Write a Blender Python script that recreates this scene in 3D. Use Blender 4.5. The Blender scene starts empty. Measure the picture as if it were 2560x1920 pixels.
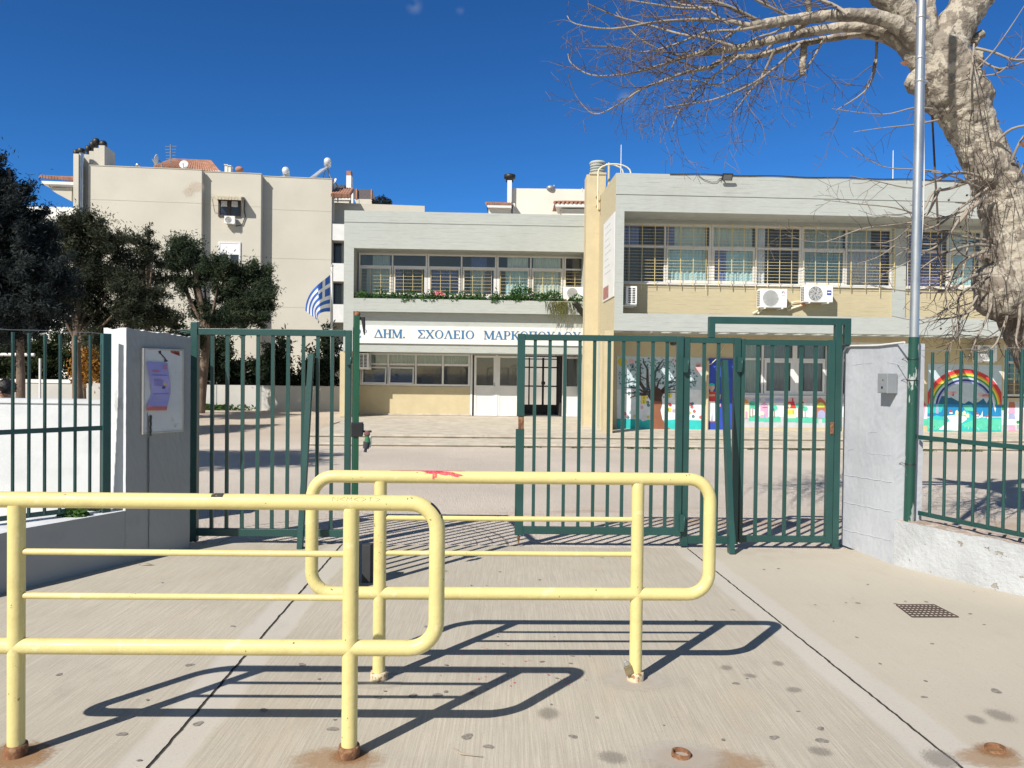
import bpy, bmesh, math, random
import numpy as np
from mathutils import Vector, Matrix
R = math.radians
SC = bpy.context.scene
COL = SC.collection
random.seed(7)

# ------------------------------------------------------------------ camera
CAM_H, FPX, PITCH, ROLL = 1.5, 1920.0, math.atan(28 / 1920), 0.012
fwd = Vector((0, math.cos(PITCH), -math.sin(PITCH)))
up0 = Vector((0, math.sin(PITCH), math.cos(PITCH)))
rt0 = Vector((1, 0, 0))
RT = rt0 * math.cos(ROLL) + up0 * math.sin(ROLL)
UP = up0 * math.cos(ROLL) - rt0 * math.sin(ROLL)
CP = Vector((0, 0, CAM_H))
cd = bpy.data.cameras.new("camera")
cam = bpy.data.objects.new("camera", cd)
COL.objects.link(cam)
m3 = Matrix((RT, UP, -fwd)).transposed()
cam.matrix_world = Matrix.Translation(CP) @ m3.to_4x4()
cd.sensor_fit = 'HORIZONTAL'
cd.sensor_width = 36.0
cd.lens = 36.0 * FPX / 2560
cd.clip_start, cd.clip_end = 0.05, 3000
SC.camera = cam

# ------------------------------------------------------------------ light
SUN_EL, SUN_AZ = R(41.5), R(37.2)      # light travels towards +X (sin az) and +Y (cos az)
sl = bpy.data.lights.new("sun", 'SUN')
sl.energy, sl.angle, sl.color = 4.6, R(0.53), (1.0, 0.945, 0.86)
so = bpy.data.objects.new("sun", sl)
COL.objects.link(so)
SDIR = Vector((math.sin(SUN_AZ) * math.cos(SUN_EL), math.cos(SUN_AZ) * math.cos(SUN_EL), -math.sin(SUN_EL)))
so.rotation_euler = SDIR.to_track_quat('-Z', 'Y').to_euler()
so.location = (-6, -8, 9)
W = bpy.data.worlds.new("World")
SC.world = W
W.use_nodes = True
wn, wl = W.node_tree.nodes, W.node_tree.links
bg = wn['Background']
sky = wn.new('ShaderNodeTexSky')
sky.sky_type = 'NISHITA'
sky.sun_disc = False
sky.sun_elevation = SUN_EL
sky.sun_rotation = math.atan2(-SDIR.x, -SDIR.y)
sky.altitude, sky.air_density, sky.dust_density, sky.ozone_density = 900, 0.85, 0.12, 5.5
bg.inputs[1].default_value = 0.10
SKY_TINT = (.235, .52, .67, 1)
SC.view_settings.view_transform = 'Standard'
SC.view_settings.look = 'None'
SC.view_settings.gamma = 1.0
SC.view_settings.exposure = 0.40
try: SC.cycles.max_bounces = 8; SC.cycles.transparent_max_bounces = 24
except Exception: pass

def ray(px, py):
    return fwd * FPX + RT * (px - 1280) + UP * (960 - py)
def P(px, py, Y):                       # the point at depth Y that the photo shows at (px, py)
    d = ray(px, py); return CP + d * (Y / d.y)
def PG(px, py, z=0.0):                  # the point at height z
    d = ray(px, py); return CP + d * ((z - CAM_H) / d.z)

# two or three faint wisps of cloud, part of the sky
tc = wn.new('ShaderNodeTexCoord')
gm_ = wn.new('ShaderNodeGamma'); gm_.inputs[1].default_value = 1.24        # deeper, more saturated winter blue
wl.new(sky.outputs[0], gm_.inputs[0])
ml_ = wn.new('ShaderNodeMixRGB'); ml_.blend_type = 'MULTIPLY'; ml_.inputs[0].default_value = 1; ml_.inputs[2].default_value = SKY_TINT
wl.new(gm_.outputs[0], ml_.inputs[1])
tcs = wn.new('ShaderNodeTexCoord'); dt = wn.new('ShaderNodeVectorMath'); dt.operation = 'DOT_PRODUCT'; dt.inputs[1].default_value = -SDIR
wl.new(tcs.outputs['Generated'], dt.inputs[0])
sm0 = wn.new('ShaderNodeMapRange'); sm0.interpolation_type = 'SMOOTHSTEP'
for i_, v_ in enumerate((0, .02, .75, 0, 1)):
    if i_: sm0.inputs[i_].default_value = v_
wl.new(dt.outputs['Value'], sm0.inputs[0])
tmx = wn.new('ShaderNodeMixRGB'); tmx.inputs[1].default_value = SKY_TINT; tmx.inputs[2].default_value = (1.0, .70, .45, 1)
wl.new(sm0.outputs[0], tmx.inputs[0]); wl.new(tmx.outputs[0], ml_.inputs[2]); prev = ml_.outputs[0]
nz = wn.new('ShaderNodeTexNoise'); nz.inputs['Scale'].default_value = 38; nz.inputs['Detail'].default_value = 6
wl.new(tc.outputs['Generated'], nz.inputs['Vector'])
for (cx, cy, rr, amt) in ((1568, 252, 0.016, 0.26), (1612, 284, 0.010, .13), (1035, 12, 0.013, 0.22), (1150, 25, 0.007, .15)):
    dv = ray(cx, cy).normalized()
    ds = wn.new('ShaderNodeVectorMath'); ds.operation = 'DISTANCE'; ds.inputs[1].default_value = dv
    wl.new(tc.outputs['Generated'], ds.inputs[0])
    mr = wn.new('ShaderNodeMapRange'); mr.interpolation_type = 'SMOOTHSTEP'
    mr.inputs[1].default_value = 0; mr.inputs[2].default_value = rr; mr.inputs[3].default_value = 1; mr.inputs[4].default_value = 0
    wl.new(ds.outputs['Value'], mr.inputs[0])
    n2 = wn.new('ShaderNodeMapRange'); n2.inputs[1].default_value = .38; n2.inputs[2].default_value = .75
    n2.inputs[3].default_value = 0; n2.inputs[4].default_value = amt * 1.6
    wl.new(nz.outputs[0], n2.inputs[0])
    mu = wn.new('ShaderNodeMath'); mu.operation = 'MULTIPLY'
    wl.new(mr.outputs[0], mu.inputs[0]); wl.new(n2.outputs[0], mu.inputs[1])
    mx = wn.new('ShaderNodeMixRGB'); mx.inputs[2].default_value = (4.2, 4.6, 5.2, 1)
    wl.new(mu.outputs[0], mx.inputs[0]); wl.new(prev, mx.inputs[1]); prev = mx.outputs[0]
wl.new(prev, bg.inputs[0])

# ------------------------------------------------------------------ materials
class NT:
    def __init__(s, name):
        s.m = bpy.data.materials.new(name); s.m.use_nodes = True
        s.n, s.l = s.m.node_tree.nodes, s.m.node_tree.links
        s.b = s.n['Principled BSDF']; s.out = s.n['Material Output']
        s.tc = s.n.new('ShaderNodeTexCoord'); s.co = s.tc.outputs['Object']
    def put(s, sock, v):
        if hasattr(v, 'is_linked'): s.l.new(v, sock)
        else: sock.default_value = v
    def math(s, op, a, b=0.0, c=0.0, clamp=False):
        n = s.n.new('ShaderNodeMath'); n.operation = op; n.use_clamp = clamp
        for i, v in enumerate((a, b, c)): s.put(n.inputs[i], v)
        return n.outputs[0]
    def noise(s, scale, detail=5, stretch=None, rough=.55, off=None):
        v = s.co
        if stretch or off:
            mp = s.n.new('ShaderNodeMapping'); s.l.new(v, mp.inputs[0])
            if stretch: mp.inputs['Scale'].default_value = stretch
            if off: mp.inputs['Location'].default_value = off
            v = mp.outputs[0]
        n = s.n.new('ShaderNodeTexNoise'); n.inputs['Scale'].default_value = scale
        n.inputs['Detail'].default_value = detail; n.inputs['Roughness'].default_value = rough
        s.l.new(v, n.inputs['Vector']); return n.outputs[0]
    def voro(s, scale, stretch=None):
        v = s.co
        if stretch:
            mp = s.n.new('ShaderNodeMapping'); s.l.new(v, mp.inputs[0]); mp.inputs['Scale'].default_value = stretch; v = mp.outputs[0]
        n = s.n.new('ShaderNodeTexVoronoi'); n.inputs['Scale'].default_value = scale
        s.l.new(v, n.inputs['Vector']); return n
    def step(s, v, lo, hi, a=0.0, b=1.0):
        n = s.n.new('ShaderNodeMapRange'); n.interpolation_type = 'SMOOTHSTEP'
        for i, x in enumerate((v, lo, hi, a, b)): s.put(n.inputs[i], x)
        return n.outputs[0]
    def mix(s, f, a, b, blend='MIX'):
        n = s.n.new('ShaderNodeMixRGB'); n.blend_type = blend
        s.put(n.inputs[0], f)
        for i, v in ((1, a), (2, b)):
            if not hasattr(v, 'is_linked') and len(v) == 3: v = (*v, 1)
            s.put(n.inputs[i], v)
        return n.outputs[0]
    def xyz(s):
        n = s.n.new('ShaderNodeSeparateXYZ'); s.l.new(s.co, n.inputs[0]); return n.outputs
    def bump(s, h, dist=.01, strength=1.0):
        n = s.n.new('ShaderNodeBump'); n.inputs['Distance'].default_value = dist; n.inputs['Strength'].default_value = strength
        s.l.new(h, n.inputs['Height']); s.l.new(n.outputs[0], s.b.inputs['Normal'])
    def fin(s, col, rough=.8, metal=0.0, spec=.5):
        if not hasattr(col, 'is_linked') and len(col) == 3: col = (*col, 1)
        s.put(s.b.inputs['Base Color'], col); s.put(s.b.inputs['Roughness'], rough); s.put(s.b.inputs['Metallic'], metal)
        s.put(s.b.inputs['Specular IOR Level'], spec)
        return s.m
def sc3(c, k): return tuple(min(1, x * k) for x in c[:3])
def mat(name, c, rough=.7, var=.12, scale=5.0, metal=0.0, bump=0.0, stretch=None, c2=None, lo=.45, hi=.7, spec=.5, s2=None):
    t = NT(name)
    n = t.noise(scale, 6, stretch)
    col = t.mix(t.step(n, .3, .7), sc3(c, 1 - var), sc3(c, 1 + var))
    if c2:
        col = t.mix(t.step(t.noise(s2 or scale * 2.3, 7, stretch, .6, (3.1, 1.7, 5.2)), lo, hi), col, c2)
    if bump: t.bump(t.noise(scale * 6, 6, stretch), bump)
    return t.fin(col, rough, metal, spec)
def boardmat(name, c, board=.125, var=.06, stain=(.3, .29, .26), amt=.32):
    t = NT(name); x, y, z = t.xyz()
    zz = t.math('DIVIDE', z, board)
    wob = t.math('MULTIPLY', t.math('SUBTRACT', t.noise(.9, 3), .5), .25)
    fr = t.math('FRACT', t.math('ADD', zz, wob))
    line = t.step(t.math('ABSOLUTE', t.math('SUBTRACT', fr, .5)), .0, .06, 1, 0)
    patch = t.step(t.noise(1.4, 4, (1, 1, 6)), .45, .62)
    line = t.math('MULTIPLY', line, patch)
    grain = t.noise(9, 6, (.35, .35, 6))
    col = t.mix(t.step(grain, .3, .7), sc3(c, 1 - var), sc3(c, 1 + var))
    col = t.mix(t.math('MULTIPLY', line, .13), col, sc3(c, .5))
    big = t.step(t.noise(1.1, 7, (.6, .6, .35), .65), .5, .78)
    col = t.mix(t.math('MULTIPLY', big, amt), col, stain)
    t.bump(t.math('SUBTRACT', t.math('MULTIPLY', grain, .5), t.math('MULTIPLY', line, .8)), .006)
    return t.fin(col, .88, 0, .3)

def pavement_mat():
    t = NT('brushed_concrete'); x, y, z = t.xyz()
    jl = t.math('SUBTRACT', x, t.math('MULTIPLY_ADD', y, -.027, -1.272))
    jr = t.math('SUBTRACT', x, t.math('MULTIPLY_ADD', y, -.0593, 1.927))
    wob = t.math('MULTIPLY', t.math('SUBTRACT', t.noise(14, 5), .5), .018)
    wob2 = t.math('MULTIPLY', t.math('SUBTRACT', t.noise(1.6, 3), .5), .10)
    cr = None; mg = None
    for j, wd in ((jl, .0062), (jr, .0048)):
        a = t.math('ABSOLUTE', t.math('ADD', j, wob))
        c = t.step(a, wd * .6, wd * 1.5, 1, 0)
        b = t.step(t.math('ABSOLUTE', t.math('ADD', j, wob2)), .105, .155, 1, 0)
        cr = c if cr is None else t.math('MAXIMUM', cr, c)
        mg = b if mg is None else t.math('MAXIMUM', mg, b)
    brush = t.noise(1.0, 4, (95, 2.2, 1), .6)
    brush2 = t.noise(1.0, 3, (260, 5, 1), .6, (4, 4, 4))
    br = t.math('ADD', t.math('MULTIPLY', brush, .6), t.math('MULTIPLY', brush2, .4))
    right = t.step(jr, -.1, .15)
    keep = t.math('MULTIPLY', t.math('SUBTRACT', 1, mg), t.math('SUBTRACT', 1, t.math('MULTIPLY', right, .6)))
    base = (.505, .458, .378)
    col = t.mix(t.step(t.noise(.55, 6, None, .6), .3, .72), sc3(base, .90), sc3(base, 1.09))
    col = t.mix(t.math('MULTIPLY', t.step(br, .40, .64, 1, 0), t.math('MULTIPLY', keep, .40)), col, sc3(base, .56))
    col = t.mix(t.math('MULTIPLY', t.step(t.noise(3.2, 8, (1, .6, 1), .68), .52, .78), .42), col, (.30, .262, .215))
    col = t.mix(t.math('MULTIPLY', t.step(t.noise(1.5, 7, (1.6, .7, 1), .6, (7, 2, 1)), .55, .8), .32), col, (.50, .40, .27))
    col = t.mix(t.math('MULTIPLY', right, .5), col, sc3(base, .90))
    col = t.mix(t.math('MULTIPLY', mg, .5), col, (.50, .475, .44))
    sp = t.noise(75, 3)
    col = t.mix(t.math('MULTIPLY', t.step(sp, .58, .72), .28), col, (.20, .175, .15))
    col = t.mix(t.math('MULTIPLY', t.step(t.noise(150, 2), .6, .74), .2), col, (.72, .68, .62))
    yb = t.math('MULTIPLY', t.step(y, 5.9, 6.7), t.step(t.noise(4, 6), .35, .7))
    col = t.mix(t.math('MULTIPLY', yb, .35), col, (.36, .30, .235))
    col = t.mix(cr, col, (.045, .04, .035))
    h = t.math('SUBTRACT', t.math('ADD', t.math('MULTIPLY', br, t.math('MULTIPLY', keep, .55)), t.math('MULTIPLY', sp, .12)), t.math('MULTIPLY', cr, 3))
    t.bump(h, .006)
    return t.fin(col, .9, 0, .25)
def yard_mat():
    t = NT('worn_asphalt'); x, y, z = t.xyz()
    base = (.605, .535, .46)
    col = t.mix(t.step(t.noise(.25, 6, (1, .8, 1), .6), .32, .7), sc3(base, .88), sc3(base, 1.08))
    col = t.mix(t.math('MULTIPLY', t.step(t.noise(55, 4), .5, .7), .30), col, (.24, .21, .185))
    col = t.mix(t.math('MULTIPLY', t.step(t.noise(90, 3, None, .5, (3, 3, 3)), .58, .7), .3), col, (.68, .63, .57))
    col = t.mix(t.math('MULTIPLY', t.step(t.noise(1.1, 7, (.5, 1.8, 1), .7), .55, .8), .26), col, (.34, .28, .23))
    # rusty soil washed over the asphalt inside the gate
    soil = t.math('MULTIPLY', t.math('MULTIPLY', t.step(y, 7.4, 8.2), t.step(y, 8.6, 9.6, 1, 0)), t.step(x, -1.2, 1.6))
    soil = t.math('MULTIPLY', soil, t.step(t.noise(.9, 6, (.5, 1.6, 1), .6), .46, .66))
    col = t.mix(t.math('MULTIPLY', soil, .6), col, (.36, .205, .12))
    col = t.mix(t.math('MULTIPLY', t.step(y, 18.5, 24, 0, .35), t.step(x, -3, -5)), col, (.42, .32, .22))
    # scrape arcs left by the swinging gate leaf
    for rad, wd in ((1.27, .010), (1.40, .014), (1.13, .007)):
        rx = t.math('SUBTRACT', x, -1.42); ry = t.math('SUBTRACT', y, 6.72)
        d = t.math('SQRT', t.math('ADD', t.math('MULTIPLY', rx, rx), t.math('MULTIPLY', ry, ry)))
        a = t.step(t.math('ABSOLUTE', t.math('SUBTRACT', d, rad)), wd * .5, wd * 1.3, .75, 0)
        a = t.math('MULTIPLY', a, t.step(t.noise(7, 4), .33, .5))
        col = t.mix(a, col, (.10, .085, .07))
    h = t.math('ADD', t.noise(55, 5), t.math('MULTIPLY', t.noise(12, 5), .8))
    t.bump(h, .022)
    return t.fin(col, .95, 0, .2)
def bark_mat():
    t = NT('plane_bark'); 
    v = t.noise(6.0, 3, (1, 1, .6), .5)
    v2 = t.noise(9, 5, (1, 1, .7), .55, (2, 8, 4))
    col = t.mix(t.step(v, .49, .52), (.43, .385, .315), (.26, .225, .185))
    col = t.mix(t.math('MULTIPLY', t.step(v2, .55, .575), .85), col, (.17, .145, .12))
    col = t.mix(t.math('MULTIPLY', t.step(t.noise(5, 4, None, .5, (9, 1, 3)), .6, .62), .8), col, (.50, .45, .36))
    col = t.mix(t.math('MULTIPLY', t.step(t.noise(40, 5), .5, .75), .3), col, (.14, .115, .09))
    # rough, darker burl bark low on the trunk
    x, y, z = t.xyz()
    low = t.math('MULTIPLY', t.step(z, 1.9, 2.9, 1, 0), .75)
    low = t.math('MULTIPLY', low, t.step(t.noise(9, 6), .3, .55))
    col = t.mix(low, col, (.125, .095, .075))
    t.bump(t.math('ADD', t.noise(18, 7), t.math('MULTIPLY', v2, .8)), .035)
    return t.fin(col, .9, 0, .25)
def peel_mat(name, c, under, lo=.6, hi=.63, scale=7, stretch=(1, 1, .5), rough=.45, rust=None, var=.12, spec=.5, bmp=0):
    t = NT(name)
    col = t.mix(t.step(t.noise(3, 5), .3, .7), sc3(c, 1 - var), sc3(c, 1 + var))
    k = t.step(t.noise(scale, 6, stretch, .62), lo, hi)
    col = t.mix(k, col, under)
    if rust:
        k2 = t.step(t.noise(scale * 2.7, 6, None, .62, (5, 3, 1)), rust[0], rust[0] + .05)
        col = t.mix(k2, col, rust[1])
    if bmp:
        t.bump(t.math('SUBTRACT', t.math('ADD', t.noise(26, 7, None, .65), t.noise(5, 4)), t.math('MULTIPLY', k, .6)), bmp)
    else: t.bump(t.noise(60, 3), .0015)
    return t.fin(col, rough, 0, spec)
def glass_mat(name, tint=(.9, .95, 1), refl=1.0):
    t = NT(name)
    t.n.remove(t.b)
    tr = t.n.new('ShaderNodeBsdfTransparent'); tr.inputs[0].default_value = (*tint, 1)
    gl = t.n.new('ShaderNodeBsdfGlossy'); gl.inputs['Roughness'].default_value = .03
    lw = t.n.new('ShaderNodeFresnel'); lw.inputs[0].default_value = 1.52
    f = t.math('MULTIPLY', lw.outputs[0], 2.0 * refl, clamp=True)
    mx = t.n.new('ShaderNodeMixShader'); t.l.new(f, mx.inputs[0])
    t.l.new(tr.outputs[0], mx.inputs[1]); t.l.new(gl.outputs[0], mx.inputs[2])
    t.l.new(mx.outputs[0], t.out.inputs[0]); return t.m
def leaf_mat(name, c, c2, scale=1.4, trans=.36):
    t = NT(name)
    n = t.noise(scale, 4)
    col = t.mix(t.step(n, .35, .68), c, c2)
    col = t.mix(t.step(t.noise(scale * 9, 3), .35, .7), sc3(c, .75), col)
    t.fin(col, .75, 0, .25)
    tl = t.n.new('ShaderNodeBsdfTranslucent'); t.l.new(col, tl.inputs[0])
    mx = t.n.new('ShaderNodeMixShader'); mx.inputs[0].default_value = trans
    t.l.new(t.b.outputs[0], mx.inputs[1]); t.l.new(tl.outputs[0], mx.inputs[2]); t.l.new(mx.outputs[0], t.out.inputs[0])
    return t.m
def stain_mat(name, c, amt=.7, scale=9, spread=1.0):       # decal: fades out radially with a ragged edge
    t = NT(name); t.fin(c, .9, 0, .2)
    g = t.n.new('ShaderNodeTexGradient'); g.gradient_type = 'SPHERICAL'; t.l.new(t.co, g.inputs[0])
    a = t.math('MULTIPLY', t.step(t.math('ADD', g.outputs[0], t.math('MULTIPLY', t.math('SUBTRACT', t.noise(scale, 6), .5), .75 * spread)), .18, .62), amt)
    tr = t.n.new('ShaderNodeBsdfTransparent'); mx = t.n.new('ShaderNodeMixShader')
    t.l.new(a, mx.inputs[0]); t.l.new(tr.outputs[0], mx.inputs[1]); t.l.new(t.b.outputs[0], mx.inputs[2]); t.l.new(mx.outputs[0], t.out.inputs[0])
    return t.m

MT = {}
MT['pave'] = pavement_mat(); MT['yard'] = yard_mat(); MT['bark'] = bark_mat()
MT['soil'] = mat('dry_soil', (.30, .25, .19), .95, .2, .6)
MT['step'] = mat('pale_step_concrete', (.50, .45, .37), .9, .14, 3, bump=.006, c2=(.36, .31, .25), lo=.55, hi=.75)
MT['conc'] = boardmat('grey_painted_concrete', (.425, .45, .425))
MT['yel'] = boardmat('yellow_painted_wall', (.505, .44, .29), stain=(.42, .35, .22), amt=.3)
MT['ypl'] = mat('yellow_plaster', (.535, .455, .29), .88, .05, 2, bump=.004, c2=(.47, .39, .25), lo=.55, hi=.8)
MT['cream'] = mat('cream_render', (.55, .52, .445), .9, .05, .35, bump=.004, c2=(.50, .46, .38), lo=.55, hi=.85, s2=.5)
MT['cream2'] = mat('pale_render', (.72, .68, .60), .9, .05, .4)
MT['white'] = mat('white_paint', (.70, .70, .68), .6, .04, 3)
MT['alu'] = mat('white_aluminium', (.70, .69, .68), .4, .04, 3)
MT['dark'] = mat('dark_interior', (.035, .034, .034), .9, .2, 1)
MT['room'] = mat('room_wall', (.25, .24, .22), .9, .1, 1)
MT['green'] = peel_mat('green_gate_paint', (.0165, .064, .058), (.08, .13, .115), .70, .74, 9, (1, 1, .4), .38, (.74, (.14, .06, .03)))
MT['green2'] = peel_mat('green_pole_paint', (.012, .066, .048), (.36, .39, .38), .565, .585, 5.5, (1.6, 1.6, .38), .4, None)
MT['greenb'] = peel_mat('bright_green_paint', (.012, .080, .043), (.32, .27, .11), .70, .73, 11, (1, 1, .35), .4, (.72, (.12, .05, .03)))
def barrier_mat():
    t = NT('worn_yellow_paint'); base = (.675, .58, .25)
    col = t.mix(t.step(t.noise(2.3, 5), .3, .7), sc3(base, .93), sc3(base, 1.05))
    col = t.mix(t.math('MULTIPLY', t.step(t.noise(7, 7, None, .65), .50, .74), .42), col, (.50, .40, .17))
    col = t.mix(t.math('MULTIPLY', t.step(t.noise(19, 6, None, .6, (4, 2, 7)), .60, .70), .45), col, (.78, .72, .45))
    col = t.mix(t.step(t.noise(42, 4, None, .6), .69, .715), col, (.20, .13, .06))
    col = t.mix(t.step(t.noise(15, 7, None, .68, (9, 5, 2)), .69, .715), col, (.30, .17, .07))
    t.bump(t.math('ADD', t.noise(22, 5), t.math('MULTIPLY', t.noise(90, 3), .3)), .0022)
    return t.fin(col, t.step(t.noise(6, 4), .3, .7, .36, .52), 0, .4)
MT['yb'] = barrier_mat()
MT['rust'] = mat('rusty_steel', (.17, .075, .035), .85, .35, 18, c2=(.32, .19, .10), bump=.004)
MT['galv'] = mat('galvanised_steel', (.52, .54, .56), .38, .10, 4, metal=.75, stretch=(1, 1, .3), c2=(.40, .42, .44))
MT['steel'] = mat('grey_steel', (.33, .35, .36), .4, .08, 6, metal=.5)
MT['black'] = mat('black_metal', (.02, .02, .022), .5, .2, 6)
MT['wallr'] = mat('weathered_whitewash', (.455, .475, .51), .92, .08, 1.6, bump=.005, c2=(.39, .41, .455), lo=.5, hi=.7, s2=2.6)
MT['walltop'] = mat('broken_wall_top', (.38, .29, .225), .95, .25, 8, bump=.01, c2=(.50, .48, .46), lo=.5, hi=.62)
MT['wallw'] = mat('white_plaster', (.60, .625, .64), .92, .04, 1.2, bump=.003, c2=(.53, .555, .575), lo=.5, hi=.72)
MT['wallp'] = peel_mat('peeling_whitewash', (.445, .46, .475), (.36, .32, .27), .645, .67, 9, (1, 1, 1.4), .92, (.66, (.40, .395, .38)), .12, .2, .012)
MT['wallg'] = mat('grey_paint_shaded', (.33, .335, .33), .92, .06, 1.2, bump=.002, c2=(.27, .275, .275), lo=.55, hi=.8)  # grey paint darkened, the shade on these faces is put into the colour
MT['wallgw'] = mat('white_drip_paint_lit', (.62, .64, .66), .92, .06, 3, c2=(.45, .46, .47), lo=.55, hi=.7)  # white drips, plus the sunlit tone of pillar end and wall top as colour
MT['wallb'] = mat('far_grey_wall', (.46, .455, .43), .92, .08, .6)
MT['tile'] = mat('clay_tiles', (.35, .175, .115), .85, .25, 3)
MT['glass'] = glass_mat('window_glass')
MT['cur_w'] = mat('white_curtain', (.72, .72, .70), .9, .05, 3)
MT['cur_t'] = mat('teal_curtain', (.42, .62, .60), .9, .05, 3)
MT['cur_b'] = mat('blue_curtain', (.16, .20, .38), .9, .08, 3)
MT['cur_g'] = mat('greenish_curtain', (.55, .62, .52), .9, .06, 3)
MT['cur_v'] = mat('violet_curtain', (.12, .10, .20), .9, .08, 3)
MT['grille'] = mat('cream_grille_paint', (.72, .58, .26), .55, .1, 6)
MT['acw'] = mat('white_casing', (.80, .80, .78), .45, .04, 3)
MT['acg'] = mat('grey_fan_guard', (.45, .46, .45), .6, .06, 6)
MT['pipe'] = mat('cream_pipe_wrap', (.74, .66, .48), .7, .08, 6)
MT['blue'] = mat('sign_blue', (.04, .15, .31), .6, .06, 3)
MT['wood'] = mat('trunk_wood', (.16, .115, .085), .95, .3, 7, bump=.02, stretch=(1, 1, .3))
MT['twig'] = mat('twig_bark', (.155, .118, .095), .85, .25, 4)
MT['twig2'] = mat('pale_twig_bark', (.29, .25, .205), .85, .2, 4)
MT['pine'] = leaf_mat('pine_needles', (.045, .056, .034), (.105, .115, .065), .8)
MT['pined'] = leaf_mat('dark_pine_needles', (.022, .032, .034), (.062, .078, .072), .7)
MT['pineg'] = leaf_mat('cypress_foliage', (.040, .064, .036), (.105, .128, .066), 1.0)
MT['hedge'] = leaf_mat('hedge_leaves', (.030, .050, .018), (.085, .105, .035), 1.0)
MT['hedged'] = leaf_mat('shrub_leaves', (.018, .034, .018), (.05, .07, .032), 1.2)
MT['orange'] = leaf_mat('orange_leaves', (.36, .17, .035), (.52, .30, .06), 2)
MT['grass'] = leaf_mat('weed_leaves', (.05, .12, .025), (.13, .24, .06), 6)
MT['plant'] = leaf_mat('planter_leaves', (.05, .13, .035), (.13, .26, .08), 3)
MT['pink'] = mat('pink_petals', (.75, .22, .25), .7, .2, 8)
MT['petal'] = mat('white_petals', (.82, .82, .80), .7, .05, 8)
MT['skin'] = mat('skin', (.36, .20, .13), .6, .05, 6)
MT['hair'] = mat('dark_hair', (.012, .010, .010), .6, .2, 30)
MT['shirt'] = mat('light_blue_shirt', (.46, .56, .74), .85, .06, 8)
MT['trous'] = mat('navy_trousers', (.03, .035, .06), .85, .1, 8)

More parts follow.
